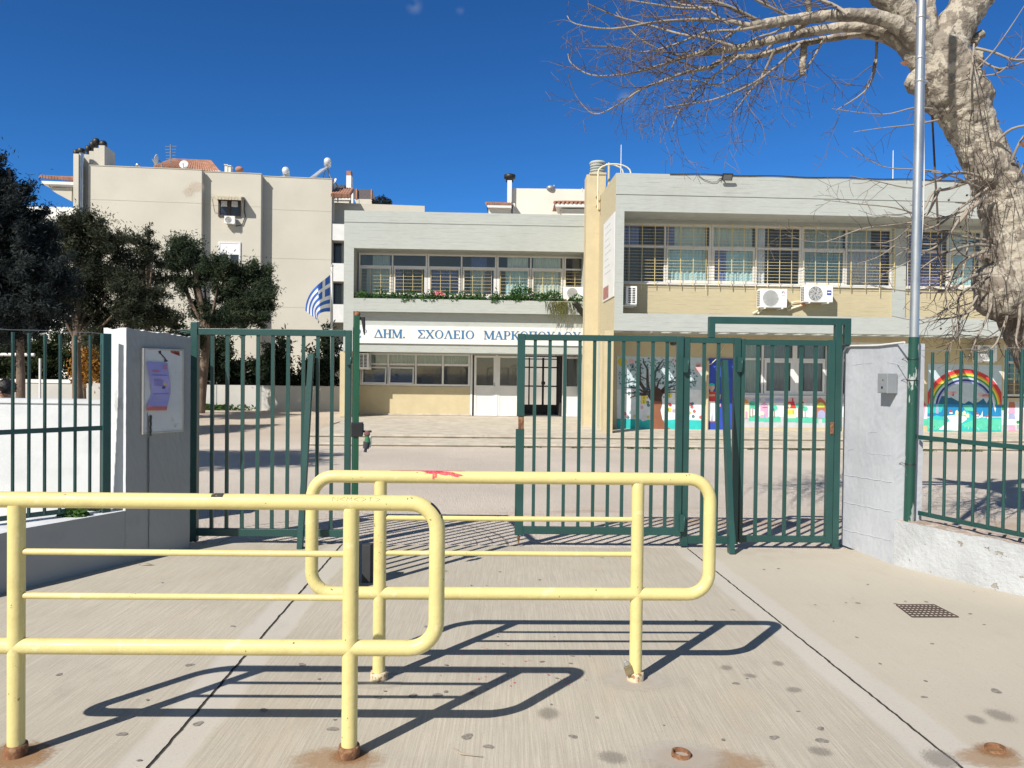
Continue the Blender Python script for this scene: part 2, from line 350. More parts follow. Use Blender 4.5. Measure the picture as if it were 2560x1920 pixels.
# ------------------------------------------------------------------ mesh builder and scene helpers
ROOT = {}
class MB:
    def __init__(s): s.v, s.f, s.mi, s.sm = [], [], [], []
    def add(s, vs, fs, mi=0, smooth=False):
        o = len(s.v); s.v.extend([tuple(v) for v in vs])
        for f in fs: s.f.append([i + o for i in f]); s.mi.append(mi); s.sm.append(smooth)
        return s
    def hexa(s, c, mi=0):               # 8 corners: 4 bottom (ccw), 4 top
        return s.add(c, [(0, 3, 2, 1), (4, 5, 6, 7), (0, 1, 5, 4), (1, 2, 6, 5), (2, 3, 7, 6), (3, 0, 4, 7)], mi)
    def box(s, x0, x1, y0, y1, z0, z1, mi=0):
        return s.hexa([(x0, y0, z0), (x1, y0, z0), (x1, y1, z0), (x0, y1, z0), (x0, y0, z1), (x1, y0, z1), (x1, y1, z1), (x0, y1, z1)], mi)
    def fbox(s, F, s0, s1, d0, d1, z0, z1, mi=0):
        return s.hexa([F.w(a, d, z) for z in (z0, z1) for a, d in ((s0, d0), (s1, d0), (s1, d1), (s0, d1))], mi)
    def bar(s, a, b, w, h=None, up=(0, 0, 1), mi=0):   # square bar from a to b
        a, b = Vector(a), Vector(b); d = (b - a).normalized(); h = h or w
        u = Vector(up)
        if abs(d.dot(u)) > .98: u = Vector((0, 1, 0))
        x = d.cross(u).normalized(); y = x.cross(d)
        c = []
        for p in (a, b):
            for sx, sy in ((-1, -1), (1, -1), (1, 1), (-1, 1)): c.append(p + x * sx * w / 2 + y * sy * h / 2)
        return s.hexa(c, mi)
    def tube(s, pts, r, n=8, mi=0, closed=False, cap=True, wob=0):
        pts = [Vector(p) for p in pts]; k = len(pts)
        rs = list(r) if hasattr(r, '__len__') else [r] * k
        tang = []
        for i in range(k):
            a = pts[(i - 1) % k] if (closed or i) else pts[i]; b = pts[(i + 1) % k] if (closed or i < k - 1) else pts[i]
            t = b - a; tang.append(t.normalized() if t.length > 1e-9 else Vector((0, 0, 1)))
        t0 = tang[0]; u = Vector((0, 0, 1)) if abs(t0.z) < .9 else Vector((0, 1, 0))
        u = (u - t0 * u.dot(t0)).normalized()
        vs = []
        for i in range(k):
            t = tang[i]; u = u - t * u.dot(t)
            u = u.normalized() if u.length > 1e-6 else t.orthogonal().normalized()
            w = t.cross(u)
            for j in range(n):
                a = 2 * math.pi * j / n; rr = rs[i] * (1 + (random.uniform(-wob, wob) if wob else 0))
                vs.append(pts[i] + (u * math.cos(a) + w * math.sin(a)) * rr)
        fs = []
        for i in range(k if closed else k - 1):
            for j in range(n):
                a, b = i * n + j, i * n + (j + 1) % n; i2 = (i + 1) % k
                fs.append((a, b, i2 * n + (j + 1) % n, i2 * n + j))
        s.add(vs, fs, mi, True)
        if cap and not closed:
            s.add(vs[:n], [tuple(range(n - 1, -1, -1))], mi); s.add(vs[-n:], [tuple(range(n))], mi)
        return s
    def lathe(s, c, prof, n=16, mi=0, ax=(0, 0, 1)):   # prof: (r, h) along axis
        c = Vector(c); q = Vector((0, 0, 1)).rotation_difference(Vector(ax))
        vs = [c + q @ Vector((r * math.cos(2 * math.pi * j / n), r * math.sin(2 * math.pi * j / n), h)) for r, h in prof for j in range(n)]
        fs = [(i * n + j, i * n + (j + 1) % n, (i + 1) * n + (j + 1) % n, (i + 1) * n + j) for i in range(len(prof) - 1) for j in range(n)]
        return s.add(vs, fs, mi, True)
    def ball(s, c, r, n=10, mi=0, sq=(1, 1, 1)):
        pr = [(max(1e-4, math.sin(math.pi * i / n)), -math.cos(math.pi * i / n)) for i in range(n + 1)]
        vs = [(c[0] + a * r * sq[0] * math.cos(2 * math.pi * j / (2 * n)), c[1] + a * r * sq[1] * math.sin(2 * math.pi * j / (2 * n)), c[2] + h * r * sq[2]) for a, h in pr for j in range(2 * n)]
        m = 2 * n
        return s.add(vs, [(i * m + j, i * m + (j + 1) % m, (i + 1) * m + (j + 1) % m, (i + 1) * m + j) for i in range(n) for j in range(m)], mi, True)
    def prism(s, poly, off, mi=0):       # polygon (3-D points) pushed by a vector
        n = len(poly); off = Vector(off); a = [Vector(p) for p in poly]; b = [p + off for p in a]
        return s.add(a + b, [tuple(range(n)), tuple(range(2 * n - 1, n - 1, -1))] + [(i, i + n, (i + 1) % n + n, (i + 1) % n) for i in range(n)], mi)
    def poly(s, pts, mi=0): return s.add(pts, [tuple(range(len(pts)))], mi)
    def build(s, name, mats, parent=None, label=None, cat=None, group=None, kind=None, bevel=0, loc=None):
        me = bpy.data.meshes.new(name); mats = mats if isinstance(mats, (list, tuple)) else [mats]
        o0 = Vector(loc) if loc is not None else (ROOT[parent.name] if parent else Vector((0, 0, 0)))
        me.from_pydata([tuple(Vector(v) - o0) for v in s.v], [], s.f)
        for m in mats: me.materials.append(MT[m] if isinstance(m, str) else m)
        me.polygons.foreach_set('material_index', s.mi); me.polygons.foreach_set('use_smooth', s.sm)
        me.update()
        bm = bmesh.new(); bm.from_mesh(me)
        if len(bm.faces) < 40000: bmesh.ops.recalc_face_normals(bm, faces=bm.faces)
        bm.to_mesh(me); bm.free()
        o = bpy.data.objects.new(name, me); COL.objects.link(o)
        if parent: o.parent = parent; ROOT[o.name] = o0
        else:
            o.location = o0; ROOT[o.name] = o0
        if bevel:
            b = o.modifiers.new('bevel', 'BEVEL'); b.width = bevel; b.segments = 2; b.limit_method = 'ANGLE'
        tag(o, label, cat, group, kind); return o
def tag(o, label=None, cat=None, group=None, kind=None):
    if label: o['label'] = label
    if cat: o['category'] = cat
    if group: o['group'] = group
    if kind: o['kind'] = kind
    return o
def thing(name, label, cat, loc, group=None):
    o = bpy.data.objects.new(name, None); COL.objects.link(o); o.empty_display_size = .2
    o.location = loc; ROOT[o.name] = Vector(loc)
    return tag(o, label, cat, group)
def dup(root, loc, rotz=0, label=None, group=None):
    r = root.copy(); COL.objects.link(r); r.location = loc; r.rotation_euler = (0, 0, rotz)
    if label: r['label'] = label
    if group: r['group'] = group
    for ch in list(root.children):
        c = ch.copy(); COL.objects.link(c); c.parent = r
        for g in list(ch.children):
            d = g.copy(); COL.objects.link(d); d.parent = c
    ROOT[r.name] = Vector(loc); return r
class Fac:                                # a facade: s along it, d outwards, z up
    def __init__(s, px, py, Y, ang):
        p = P(px, py, Y); s.O = Vector((p.x, p.y, 0)); a = R(ang)
        s.u = Vector((math.cos(a), math.sin(a), 0)); s.n = Vector((math.sin(a), -math.cos(a), 0)); s.ang = a
    def w(s, a, d, z): return s.O + s.u * a + s.n * d + Vector((0, 0, z))
    def px(s, x, y, d=0.0):
        r = ray(x, y); q = s.O + s.n * d
        t = (q - CP).dot(s.n) / r.dot(s.n); h = CP + r * t
        return ((h - s.O).dot(s.u), h.z)
def z1(x, y): return (x / 2.44, 320 + y / 2.44)
def z2(x, y): return (800 + x / 2.304, 380 + y / 2.304)
def z3(x, y): return (1450 + x / 2.676, 380 + y / 2.676)
def z5(x, y): return (1230 + x / 2.378, 760 + y / 2.378)
def zp(x, y): return (1960 + x / 2.675, 380 + y / 2.675)
def zl(x, y): return (x / 2.458, 780 + y / 2.458)
def zr(x, y): return (2050 + x / 2.861, 820 + y / 2.861)
def v2(v, W2=2212): return v * 2560 / W2
# ------------------------------------------------------------------ ground
def grid(x0, x1, y0, y1, nx, ny, zf, jit=0):
    b = MB(); vs = []
    for j in range(ny + 1):
        for i in range(nx + 1):
            x = x0 + (x1 - x0) * i / nx; y = y0 + (y1 - y0) * j / ny
            if jit and j == ny: y += random.uniform(-jit, jit)
            vs.append((x, y, zf(x, y)))
    return b.add(vs, [(j * (nx + 1) + i, j * (nx + 1) + i + 1, (j + 1) * (nx + 1) + i + 1, (j + 1) * (nx + 1) + i) for j in range(ny) for i in range(nx)], 0, True)
def yz(x, y): return -.012 if y < 6.6 else max(-.40, -.012 - .03 * (y - 6.6))
b = MB(); b.poly([(-900, -900, -1.2), (900, -900, -1.2), (900, 900, -1.2), (-900, 900, -1.2)])
b.build('ground', 'soil', kind='structure')
grid(-60, 60, 3.5, 80, 60, 76, yz).build('school_yard', 'yard', kind='structure')
grid(-9, 9, -6, 6.63, 240, 1, lambda x, y: 0, .022).build('pavement', 'pave', kind='structure')

# ------------------------------------------------------------------ yellow barriers
def loop_pts(hw, z0, z1, r, hl, seg=8):
    pts = []
    for cx, cz, a0 in ((hw - r, z1 - r, 90), (hw - r, z0 + r, 0), (-hl + r, z0 + r, -90), (-hl + r, z1 - r, -180)):
        for k in range(seg + 1):
            a = R(a0 - 90 * k / seg); pts.append((cx + r * math.cos(a), 0, cz + r * math.sin(a)))
    # long straights get extra points so the tube stays even
    return pts
PR = .0308
MT['rustp'] = mat('rust_streaked_cream_paint', (.60, .52, .36), .8, .2, 20, c2=(.28, .14, .06), lo=.5, hi=.6)
def make_barrier(loc, rz, label, group, hl=.995, hr=.995, pl=.64, pr=.64):
    t = thing('safety_barrier', label, 'barrier', (0, 0, 0), group)
    MB().tube(loop_pts(hr, .425, .99, .105, hl), PR, 20, closed=True).build('rail_loop', 'yb', t)
    for px_ in (-pl, pr):
        p = MB().tube([(px_, 0, .012), (px_, 0, .97)], PR, 20).build('post', 'yb', t)
        c = MB()
        c.lathe((px_, 0, 0), [(.0312, .045), (.040, .045), (.0415, .03), (.0415, -.02)], 20)
        c.build('socket_collar', 'rust' if loc[1] < 3.4 else 'rustp', p)
    for z in (.62, .79): MB().tube([(-pl + .015, 0, z), (pr - .015, 0, z)], .0125, 12).build('crossbar', 'yb', t)
    t.location = loc; t.rotation_euler = (0, 0, rz); ROOT[t.name] = Vector(loc)
    return t
near = make_barrier((-1.268, 2.955, 0), R(1.0), 'nearest yellow tubular barrier, cut off by the left picture edge, scratched on top', 'yellow barriers in front of the gate', .89, .985, .63, .652)
far = make_barrier((-.018, 3.725, 0), R(1.6), 'yellow tubular barrier with a red paint splash on its top rail', 'yellow barriers in front of the gate', .94, .995, .612, .64)

def pipe_patch(b, fn, x0, x1, zc, r, dx=.003, dth=.05, mi=0):    # cells of a pipe's skin where fn(x, angle) holds
    x = x0
    while x < x1:
        th = -.4
        while th < 2.3:
            if fn(x + dx / 2, th + dth / 2):
                c = [(xx, -r * math.sin(t), zc + r * math.cos(t)) for xx, t in ((x, th), (x + dx, th), (x + dx, th + dth), (x, th + dth))]
                b.poly(c, mi)
            th += dth
        x += dx
    return b
def wnoise(x, y, s=0):
    return (math.sin(x * 3.1 + y * 2.3 + s) + math.sin(x * 7.3 - y * 5.1 + 1.3 * s) + .6 * math.sin(x * 17.7 + y * 11.9 + 2 * s) + .5 * math.sin(x * 29 - y * 23 + s)) / 3.1
MT['red'] = mat('red_paint', (.62, .045, .075), .5, .25, 40, c2=(.75, .20, .16))
def splash(x, th):       # local x on the far barrier, angle from the top towards the viewer
    x += .205
    n = wnoise(x * 22, th * 3, 2)
    if -.36 < x < .0 and th < .16 + .12 * n + (.22 if -.21 < x < -.10 else 0): return True
    d = math.hypot((x + .145) / .052, (th - .38) / .58)
    if d < 1 + .45 * n: return True
    d = math.hypot((x + .085) / .068, (th - .82 - (x + .085) * 5) / .34)
    if d < 1 + .5 * n: return True
    if abs(x + .150) < .0055 + .001 * n and th < 1.75: return True
    if abs(x + .137) < .0045 and th < 1.5: return True
    return False
pipe_patch(MB(), splash, -.60, -.17, .99, PR + .0007).build('paint_splash', 'red', far, loc=(0, 0, 0))
# dark worn tape and a chipped bend on the near barrier, scratched letters
tp = pipe_patch(MB(), lambda x, th: wnoise(x * 60, th * 4, 5) > -.72 and th < .85, .119, .163, .99, PR + .0008)
tp.build('tape_scrap', 'tape' if 'tape' in MT else MT.setdefault('tape', mat('worn_black_tape', (.035, .033, .028), .7, .4, 50, c2=(.45, .40, .2), lo=.6, hi=.66)), near, loc=(0, 0, 0))
sc = MB()
def scratch(x0, th0, x1, th1, n=6):
    pts = []
    for k in range(n + 1):
        f = k / n; x = x0 + (x1 - x0) * f; th = th0 + (th1 - th0) * f
        pts.append((x, -(PR + .0003) * math.sin(th), .99 + (PR + .0003) * math.cos(th)))
    sc.tube(pts, .0007, 4)
X0 = .585; hh = (.72, 1.22)
def glyph(ch, x, w=.020):
    a, c = hh; m = (a + c) / 2
    for x0, t0, x1, t1 in {'N': ((0, 1, 0, 0), (0, 0, 1, 1), (1, 1, 1, 0)), '<': ((1, 0, 0, .5), (0, .5, 1, 1)), 'M': ((0, 1, .1, 0), (.1, 0, .5, .6), (.5, .6, .9, 0), (.9, 0, 1, 1)),
                           '>': ((0, 0, 1, .5), (1, .5, .2, 1)), 'I': ((.5, 0, .4, 1), (.2, .1, .8, 0))}[ch]:
        scratch(x + x0 * w, a + t0 * (c - a), x + x1 * w, a + t1 * (c - a))
for i, ch in enumerate('N<M<>I>'): glyph(ch, X0 + i * .027)
sc.build('scratched_lettering', MT.setdefault('scr', mat('scratch_grey', (.22, .18, .09), .8, .1, 9)), near, loc=(0, 0, 0))
ch = MB(); cx, cz, rr = .985 - .105, .99 - .105, .105
for k in range(14):
    for j in range(5):
        a0, a1 = R(22 + k * 2.4), R(22 + (k + 1) * 2.4); q0, q1 = -.55 + j * .22, -.55 + (j + 1) * .22
        if wnoise(k * .7, j * 1.1, 4) + (1 - abs(k - 6.5) / 6) < .1: continue
        c = []
        for a, q in ((a0, q0), (a1, q0), (a1, q1), (a0, q1)):
            ro = rr + (PR + .0006) * math.cos(q); c.append((cx + ro * math.cos(a), -(PR + .0006) * math.sin(q), cz + ro * math.sin(a)))
        ch.poly(c)
ch.build('bare_patch', 'black', near, loc=(0, 0, 0))

# padlock hanging on the far barrier's right foot
p = Vector((.585, 3.715, .06))
t = thing('padlock', 'rusty brass padlock on the right foot of the far yellow barrier', 'padlock', p)
MT['brass'] = mat('dull_brass', (.30, .235, .13), .55, .2, 30, metal=.5)
bx = MB(); u = Vector((.85, .2, .28)).normalized(); w_ = Vector((-.3, .1, .9)).normalized(); nn = u.cross(w_).normalized()
c = [p + u * a * .019 + nn * d * .009 + w_ * h * .022 for h in (-1, 1) for a, d in ((-1, -1), (1, -1), (1, 1), (-1, 1))]
bx.hexa(c).build('lock_body', 'brass', t, bevel=.003)
q = p + w_ * .022
MB().tube([q - u * .012, q - u * .012 + w_ * .016, q + w_ * .024, q + u * .012 + w_ * .016, q + u * .012], .0032, 8).build('shackle', 'steel', t)

# empty sockets in the pavement
def socket(px, py, hgt, lean, label):
    g = PG(px, py, 0)
    t = thing('ground_socket', label, 'socket', g, 'empty steel sockets in the pavement')
    ax = Vector((lean, 0, 1)).normalized()
    b = MB(); b.lathe(g, [(.0375, -.06), (.0375, hgt), (.032, hgt), (.032, -.05)], 26, ax=ax); b.build('sleeve', MT['rust'], t)
    b = MB(); b.lathe(g, [(.0005, .002), (.0315, .003)], 20, ax=ax); b.build('soil_fill', 'soilb', t)
    return g
MT['soilb'] = mat('rusty_soil', (.30, .20, .10), .95, .25, 40, c2=(.20, .12, .06))
ga = socket(1702, 1893, .022, .1, 'open rusty steel socket at the bottom of the picture, brown ring of rust around it')
gb = socket(2488, 1878, .018, -.1, 'rusty steel socket near the bottom right corner, beside the pavement joint')
# rust and oil stains (flat marks in the concrete)
MT['st_rust'] = stain_mat('rust_stain', (.33, .175, .08), .62, 9)
MT['st_or'] = stain_mat('orange_rust_stain', (.42, .26, .14), .48, 6)
MT['st_oil'] = stain_mat('oil_stain', (.24, .215, .19), .40, 11, 1.5)
MT['st_lime'] = stain_mat('cement_patch', (.56, .52, .46), .55, 6, .5)
SZ = [0]
def stain(c, rx, ry, m, name='ground_stain', rot=0):
    SZ[0] += 1; z = .0012 + .0004 * (SZ[0] % 12)
    b = MB(); b.poly([(math.cos(2 * math.pi * k / 24), math.sin(2 * math.pi * k / 24), 0) for k in range(24)])
    o = b.build(name, m, kind='structure'); o.location = (c[0], c[1], z); o.scale = (rx, ry, 1); o.rotation_euler = (0, 0, rot)
def bfoot(loc, rz, sx): return Vector((loc[0] + sx * math.cos(rz), loc[1] + sx * math.sin(rz), 0))
nf = [bfoot((-1.268, 2.955), R(1.0), s_) for s_ in (-.63, .652)]; ff = [bfoot((-.018, 3.725), R(1.6), s_) for s_ in (-.612, .64)]
stain(nf[0], .20, .16, 'st_rust'); stain(nf[0] + Vector((.05, -.05, 0)), .14, .10, 'st_or')
stain(nf[1] + Vector((-.04, -.03, 0)), .26, .15, 'st_or'); stain(nf[1], .11, .09, 'st_rust')
stain(ff[1] + Vector((.0, -.02, 0)), .13, .10, 'st_or'); stain(ff[1], .26, .2, 'st_lime'); stain(ff[0], .2, .17, 'st_lime')
stain(ga, .16, .13, 'st_rust'); stain(ga + Vector((.1, -.05, 0)), .34, .16, 'st_or'); stain(ga, .27, .2, 'st_lime')
stain(gb, .12, .09, 'st_rust'); stain(gb + Vector((-.06, -.06, 0)), .2, .12, 'st_or')
for px, py, r_ in ((1945, 1659, .055), (1985, 1725, .06), (1876, 1690, .05), (1815, 1670, .055), (2440, 1800, .07), (2500, 1790, .1), (1530, 1895, .09), (2350, 1900, .12), (2050, 1880, .07), (1370, 1785, .09)):
    stain(PG(px, py), r_, r_ * .8, 'st_oil', rot=random.uniform(0, 3))
# dried chewing gum: one flat sheet of small blots
MT['gum'] = mat('dark_gum', (.235, .21, .185), .8, .3, 60)
gm = MB()
spots = [(1168, 1842, .026), (1222, 1867, .020), (1433, 1842, .018), (1935, 1844, .020), (2052, 1822, .017), (2055, 1852, .024), (2490, 1728, .026), (2310, 1743, .014), (1832, 1525, .013), (1740, 1552, .011),
         (1840, 1709, .016), (1995, 1779, .008), (474, 1663, .02), (495, 1810, .022), (832, 1823, .021), (148, 1687, .016), (583, 1566, .014), (305, 1836, .02), (755, 1662, .02), (660, 1776, .018), (1065, 1567, .014),
         (1250, 1430, .012), (1349, 1450, .014), (1115, 1428, .012), (1505, 1395, .012), (1910, 1424, .012), (1946, 1422, .012), (2145, 1508, .014), (2316, 1505, .013), (2240, 1510, .013), (2142, 1594, .010), (2460, 1562, .008), (1094, 1738, .02), (1115, 1730, .012),
         (1355, 1655, .012), (890, 1590, .012), (1032, 1740, .02), (945, 1745, .016), (1180, 1735, .014), (860, 1770, .010), (1585, 1412, .012), (1490, 1390, .01), (1430, 1640, .012), (2200, 1660, .009), (2330, 1610, .009)]
for _ in range(36): spots.append((random.uniform(200, 2500), random.uniform(1430, 1910), random.uniform(.004, .010)))
for i, (px, py, r_) in enumerate(spots):
    c = PG(px, py); pts = []; a0 = random.uniform(0, 6)
    for k in range(14):
        a = 2 * math.pi * k / 14; rr = r_ * (1 + .22 * math.sin(2 * a + a0) + .15 * math.sin(3 * a + 2 * a0) * .6 + random.uniform(-.05, .05))
        pts.append((c.x + rr * math.cos(a), c.y + rr * .9 * math.sin(a), .0016 + .00004 * i))
    gm.poly(pts)
gm.build('gum_spots', 'gum', kind='stuff')
rs = MB()
for _ in range(46):
    px, py = random.choice(((1230, 1608), (1300, 1655), (1240, 1700), (1420, 1705))); c = PG(px + random.gauss(0, 40), py + random.gauss(0, 12)); r_ = random.uniform(.002, .007)
    rs.poly([(c.x + r_ * math.cos(k) * random.uniform(.5, 1.2), c.y + r_ * math.sin(k) * random.uniform(.5, 1), .0042) for k in np.linspace(0, 5.6, 9)])
rs.build('red_paint_drips', 'red', kind='stuff')
# drain grate
qs = [PG(2240.6, 1514), PG(2336, 1514), PG(2396, 1544), PG(2280, 1544)]
t = thing('drain_grate', 'small square iron drain grate set into the pavement on the right', 'drain', (qs[0] + qs[2]) / 2)
b = MB(); cen = (qs[0] + qs[1] + qs[2] + qs[3]) / 4
b.poly([(q + (cen - q) * .02).to_tuple()[:2] + (.003,) for q in (qs[3], qs[2], qs[1], qs[0])]); b.build('sand_filled_pit', 'step', t)
b = MB(); ex = qs[1] - qs[0]; ey = qs[3] - qs[0]
lift = Vector((0, 0, .006))
for k in range(11):
    f = k / 10
    b.bar(qs[0] + ex * f + lift, qs[3] + (qs[2] - qs[3]) * f + lift, .0065, .003)
for k in range(7):
    f = k / 6; b.bar(qs[0] + ey * f + lift * 1.2, qs[1] + (qs[2] - qs[1]) * f + lift * 1.2, .009, .003)
b.build('bars', 'gratem' if 'gratem' in MT else MT.setdefault('gratem', mat('grate_iron', (.085, .06, .05), .8, .25, 20)), t)
# litter
def leafy(name, label, px, py, L, w, rz, m, cat):
    c = PG(px, py); b = MB(); n = 7; top = []; bot = []
    for k in range(n + 1):
        f = k / n; x = (f - .5) * L; h = math.sin(math.pi * min(1, f * 1.05)) * w / 2; z = .008 + .012 * math.sin(f * 5)
        top.append((c.x + x * math.cos(rz) - h * math.sin(rz), c.y + x * math.sin(rz) + h * math.cos(rz), z)); bot.append((c.x + x * math.cos(rz) + h * math.sin(rz), c.y + x * math.sin(rz) - h * math.cos(rz), z + .004))
    b.add(top + bot, [(k, k + 1, n + 2 + k, n + 1 + k) for k in range(n)], 0, True)
    b.build(name, m, label=label, cat=cat, loc=c)
MT['dryleaf'] = mat('dry_leaf', (.36, .33, .14), .8, .2, 30)
leafy('fallen_leaf', 'pale dry leaf on the pavement in front of the left wall', 370, 1414, .13, .03, .35, 'dryleaf', 'leaf')
leafy('paper_scrap', 'thin white paper scrap in the shade at the left gate post', 495, 1350, .2, .03, .35, 'white', 'litter')
b = MB(); pts = [PG(x, y, .006) for x, y in ((1134, 1871), (1152, 1884), (1165, 1886), (1190, 1889), (1206, 1891))]
b.tube(pts, [.003, .005, .004, .003, .002], 6); b.build('dry_twig', 'twig2', label='short bent dry twig lying on the pavement at the bottom of the picture', cat='twig', loc=pts[0])

# ------------------------------------------------------------------ left wall, pillar and fence
def wall_run(pts, thick, z0, z1, back, wob=0.0):
    """a wall whose face runs through ground points; back: unit side the thickness goes to (+1 left of travel)"""
    b = MB(); front = []; rear = []
    for i, p in enumerate(pts):
        a = pts[max(0, i - 1)]; c = pts[min(len(pts) - 1, i + 1)]; d = (c - a); d.z = 0; d.normalize()
        nrm = Vector((-d.y, d.x, 0)) * back
        front.append(p); rear.append(p + nrm * thick)
    n = len(pts); vs = []
    for L in (front, rear):
        for z in (z0, z1):
            for p in L: vs.append((p.x, p.y, z + (random.uniform(-wob, wob) if z == z1 else 0)))
    f = []
    for i in range(n - 1):
        f += [(i, i + 1, n + i + 1, n + i), (2 * n + i + 1, 2 * n + i, 3 * n + i, 3 * n + i + 1), (n + i, n + i + 1, 3 * n + i + 1, 3 * n + i)]
    f += [(0, n, 3 * n, 2 * n), (n - 1, 2 * n - 1 + 0 * n, 4 * n - 1, 3 * n - 1)]
    b.add(vs, f); return b
L0, L1 = PG(474, 1371), PG(313, 1409)
# pillar: a slab running from the gate post to the near corner, with a slightly rough top
def slab_wall(a, c, thick, ztop_a, ztop_c, side, nx=26, nz=40, jit=.004, chip=.012):
    d = (c - a); Lh = d.length; d.normalize(); nrm = Vector((-d.y, d.x, 0)) * side
    b = MB(); vs = []; idx = {}
    def vert(i, j, k):
        key = (i, j, k)
        if key in idx: return idx[key]
        f = i / nx; zt = ztop_a + (ztop_c - ztop_a) * f
        top = j == nz
        q = a + d * (Lh * f) + nrm * (thick * k / 6)
        out = 0
        if k in (0, 6) and 0 < i < nx: out = random.uniform(-jit, jit)
        z = zt * j / nz + (random.uniform(-chip, chip * .3) if top else 0)
        q = q + nrm * out * (1 if k else -1)
        if i in (0, nx): q = q + d * random.uniform(-jit, jit)
        idx[key] = len(vs); vs.append((q.x, q.y, z)); return idx[key]
    fs = []
    for i in range(nx):
        for j in range(nz):
            fs.append((vert(i, j, 0), vert(i + 1, j, 0), vert(i + 1, j + 1, 0), vert(i, j + 1, 0)))
            fs.append((vert(i + 1, j, 6), vert(i, j, 6), vert(i, j + 1, 6), vert(i + 1, j + 1, 6)))
    for k in range(6):
        for j in range(nz):
            fs.append((vert(nx, j, k), vert(nx, j, k + 1), vert(nx, j + 1, k + 1), vert(nx, j + 1, k)))
            fs.append((vert(0, j, k + 1), vert(0, j, k), vert(0, j + 1, k), vert(0, j + 1, k + 1)))
        for i in range(nx):
            fs.append((vert(i, nz, k), vert(i + 1, nz, k), vert(i + 1, nz, k + 1), vert(i, nz, k + 1)))
    b.add(vs, fs, 0, False); b.nfront = nx * nz * 2; return b
dl = (L1 - L0).normalized(); L1n = L1.copy()
zc_ = P(313, 819, L1.y).z; za_ = P(474, 841, L0.y).z
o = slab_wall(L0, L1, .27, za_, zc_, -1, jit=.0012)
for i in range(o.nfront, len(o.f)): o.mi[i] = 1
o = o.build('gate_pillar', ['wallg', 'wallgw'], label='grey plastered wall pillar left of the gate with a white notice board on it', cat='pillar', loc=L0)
LW = [L1 + dl * .004, PG(230, 1429), PG(150, 1449), PG(70, 1469), PG(0, 1487)]
dd = (LW[-1] - LW[-3]).normalized()
LW += [LW[-1] + dd * .5 + Vector((-.05, 0, 0)), LW[-1] + dd * 1.2 + Vector((-.2, 0, 0)), LW[-1] + dd * 2.4 + Vector((-.6, 0, 0))]
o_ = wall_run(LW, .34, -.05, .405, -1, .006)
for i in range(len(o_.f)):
    if i % 3 != 0: o_.mi[i] = 1  # wall top takes the lighter colour that stands in for sunlight
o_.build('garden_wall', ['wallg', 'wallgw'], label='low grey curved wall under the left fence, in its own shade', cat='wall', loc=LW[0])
# white drips and the sunlit tone of the pillar's end are in its paint colour; the board and poster come next
FLP = Fac(474, 1371, L0.y, 0)
FLP.O = L0.copy(); FLP.u = -dl; FLP.n = Vector((-dl.y, dl.x, 0)) * (1 if Vector((-dl.y, dl.x, 0)).x > 0 else -1)
q = [FLP.px(*p_, .02) for p_ in ((357, 870), (458.5, 874), (455.6, 1077), (358, 1088))]
s0, s1 = q[0][0], q[1][0]; zt, zb = (q[0][1] + q[1][1]) / 2, (q[2][1] + q[3][1]) / 2
bc = FLP.w((s0 + s1) / 2, .01, zb)
t = thing('notice_board', 'white weathered notice board on the shaded face of the left pillar', 'notice board', bc)
MB().fbox(FLP, s0, s1, .004, .022, zb, zt).build('board', MT.setdefault('bwhite', mat('weathered_white_board', (.66, .66, .65), .7, .05, 6, c2=(.50, .47, .43), lo=.6, hi=.75)), t, bevel=.002)
b = MB(); fw = .012
for a in ((s0 + .013, s1 - .013, zt - fw, zt), (s0 + .013, s1 - .013, zb, zb + fw), (s0, s0 + fw, zb, zt), (s1 - fw, s1, zb, zt)): b.fbox(FLP, a[0], a[1], .0222, .027, a[2], a[3])
b.build('rim', MT.setdefault('rim', mat('dull_board_rim', (.52, .49, .42), .7, .12, 8)), t)
def fpoly(F, pts, d, b, mi=0): b.poly([F.w(s_, d, z_) for s_, z_ in [F.px(x, y, d) for x, y in pts]], mi)
z9 = lambda x, y: (340 + x / 5.925, 840 + y / 5.925)
b = MB()
fpoly(FLP, [z9(*p_) for p_ in ((505, 210), (645, 225), (650, 300), (520, 250))], .0238, b, 0)
fpoly(FLP, [z9(*p_) for p_ in ((545, 240), (640, 250), (635, 285), (590, 268))], .0246, b, 1)
fpoly(FLP, [z9(*p_) for p_ in ((330, 225), (370, 215), (375, 255), (340, 265))], .0238, b, 1)
for st in (((365, 250), (440, 330), (428, 345), (355, 262)), ((420, 320), (480, 375), (420, 385))): fpoly(FLP, [z9(*p_) for p_ in st], .0254, b, 1)
b.build('torn_remnants', [MT.setdefault('tornr', mat('torn_red_paper', (.50, .10, .06), .8, .2, 30)), MT.setdefault('tornd', mat('torn_dark_paper', (.07, .05, .06), .8, .2, 30))], t)
# poster: a sheet pinned to the board, waisted and curling
rows = [((160, 380), (465, 400)), ((185, 500), (478, 520)), ((205, 640), (497, 640)), ((222, 760), (510, 745)), ((222, 860), (512, 850)), ((190, 950), (490, 940)), ((165, 1040), (465, 1040)), ((155, 1105), (455, 1100))]
pc = FLP.w(*[(lambda a: (a[0], .03, a[1]))(FLP.px(*z9(330, 740), .03))][0])
def sheet_at(fu, r):      # fu 0..1 across, r 0..len-1 down
    i = min(len(rows) - 2, int(r)); f = r - i
    x0 = rows[i][0][0] + (rows[i + 1][0][0] - rows[i][0][0]) * f; x1 = rows[i][1][0] + (rows[i + 1][1][0] - rows[i][1][0]) * f
    y0 = rows[i][0][1] + (rows[i + 1][0][1] - rows[i][0][1]) * f; y1 = rows[i][1][1] + (rows[i + 1][1][1] - rows[i][1][1]) * f
    return z9(x0 + (x1 - x0) * fu, y0 + (y1 - y0) * fu)
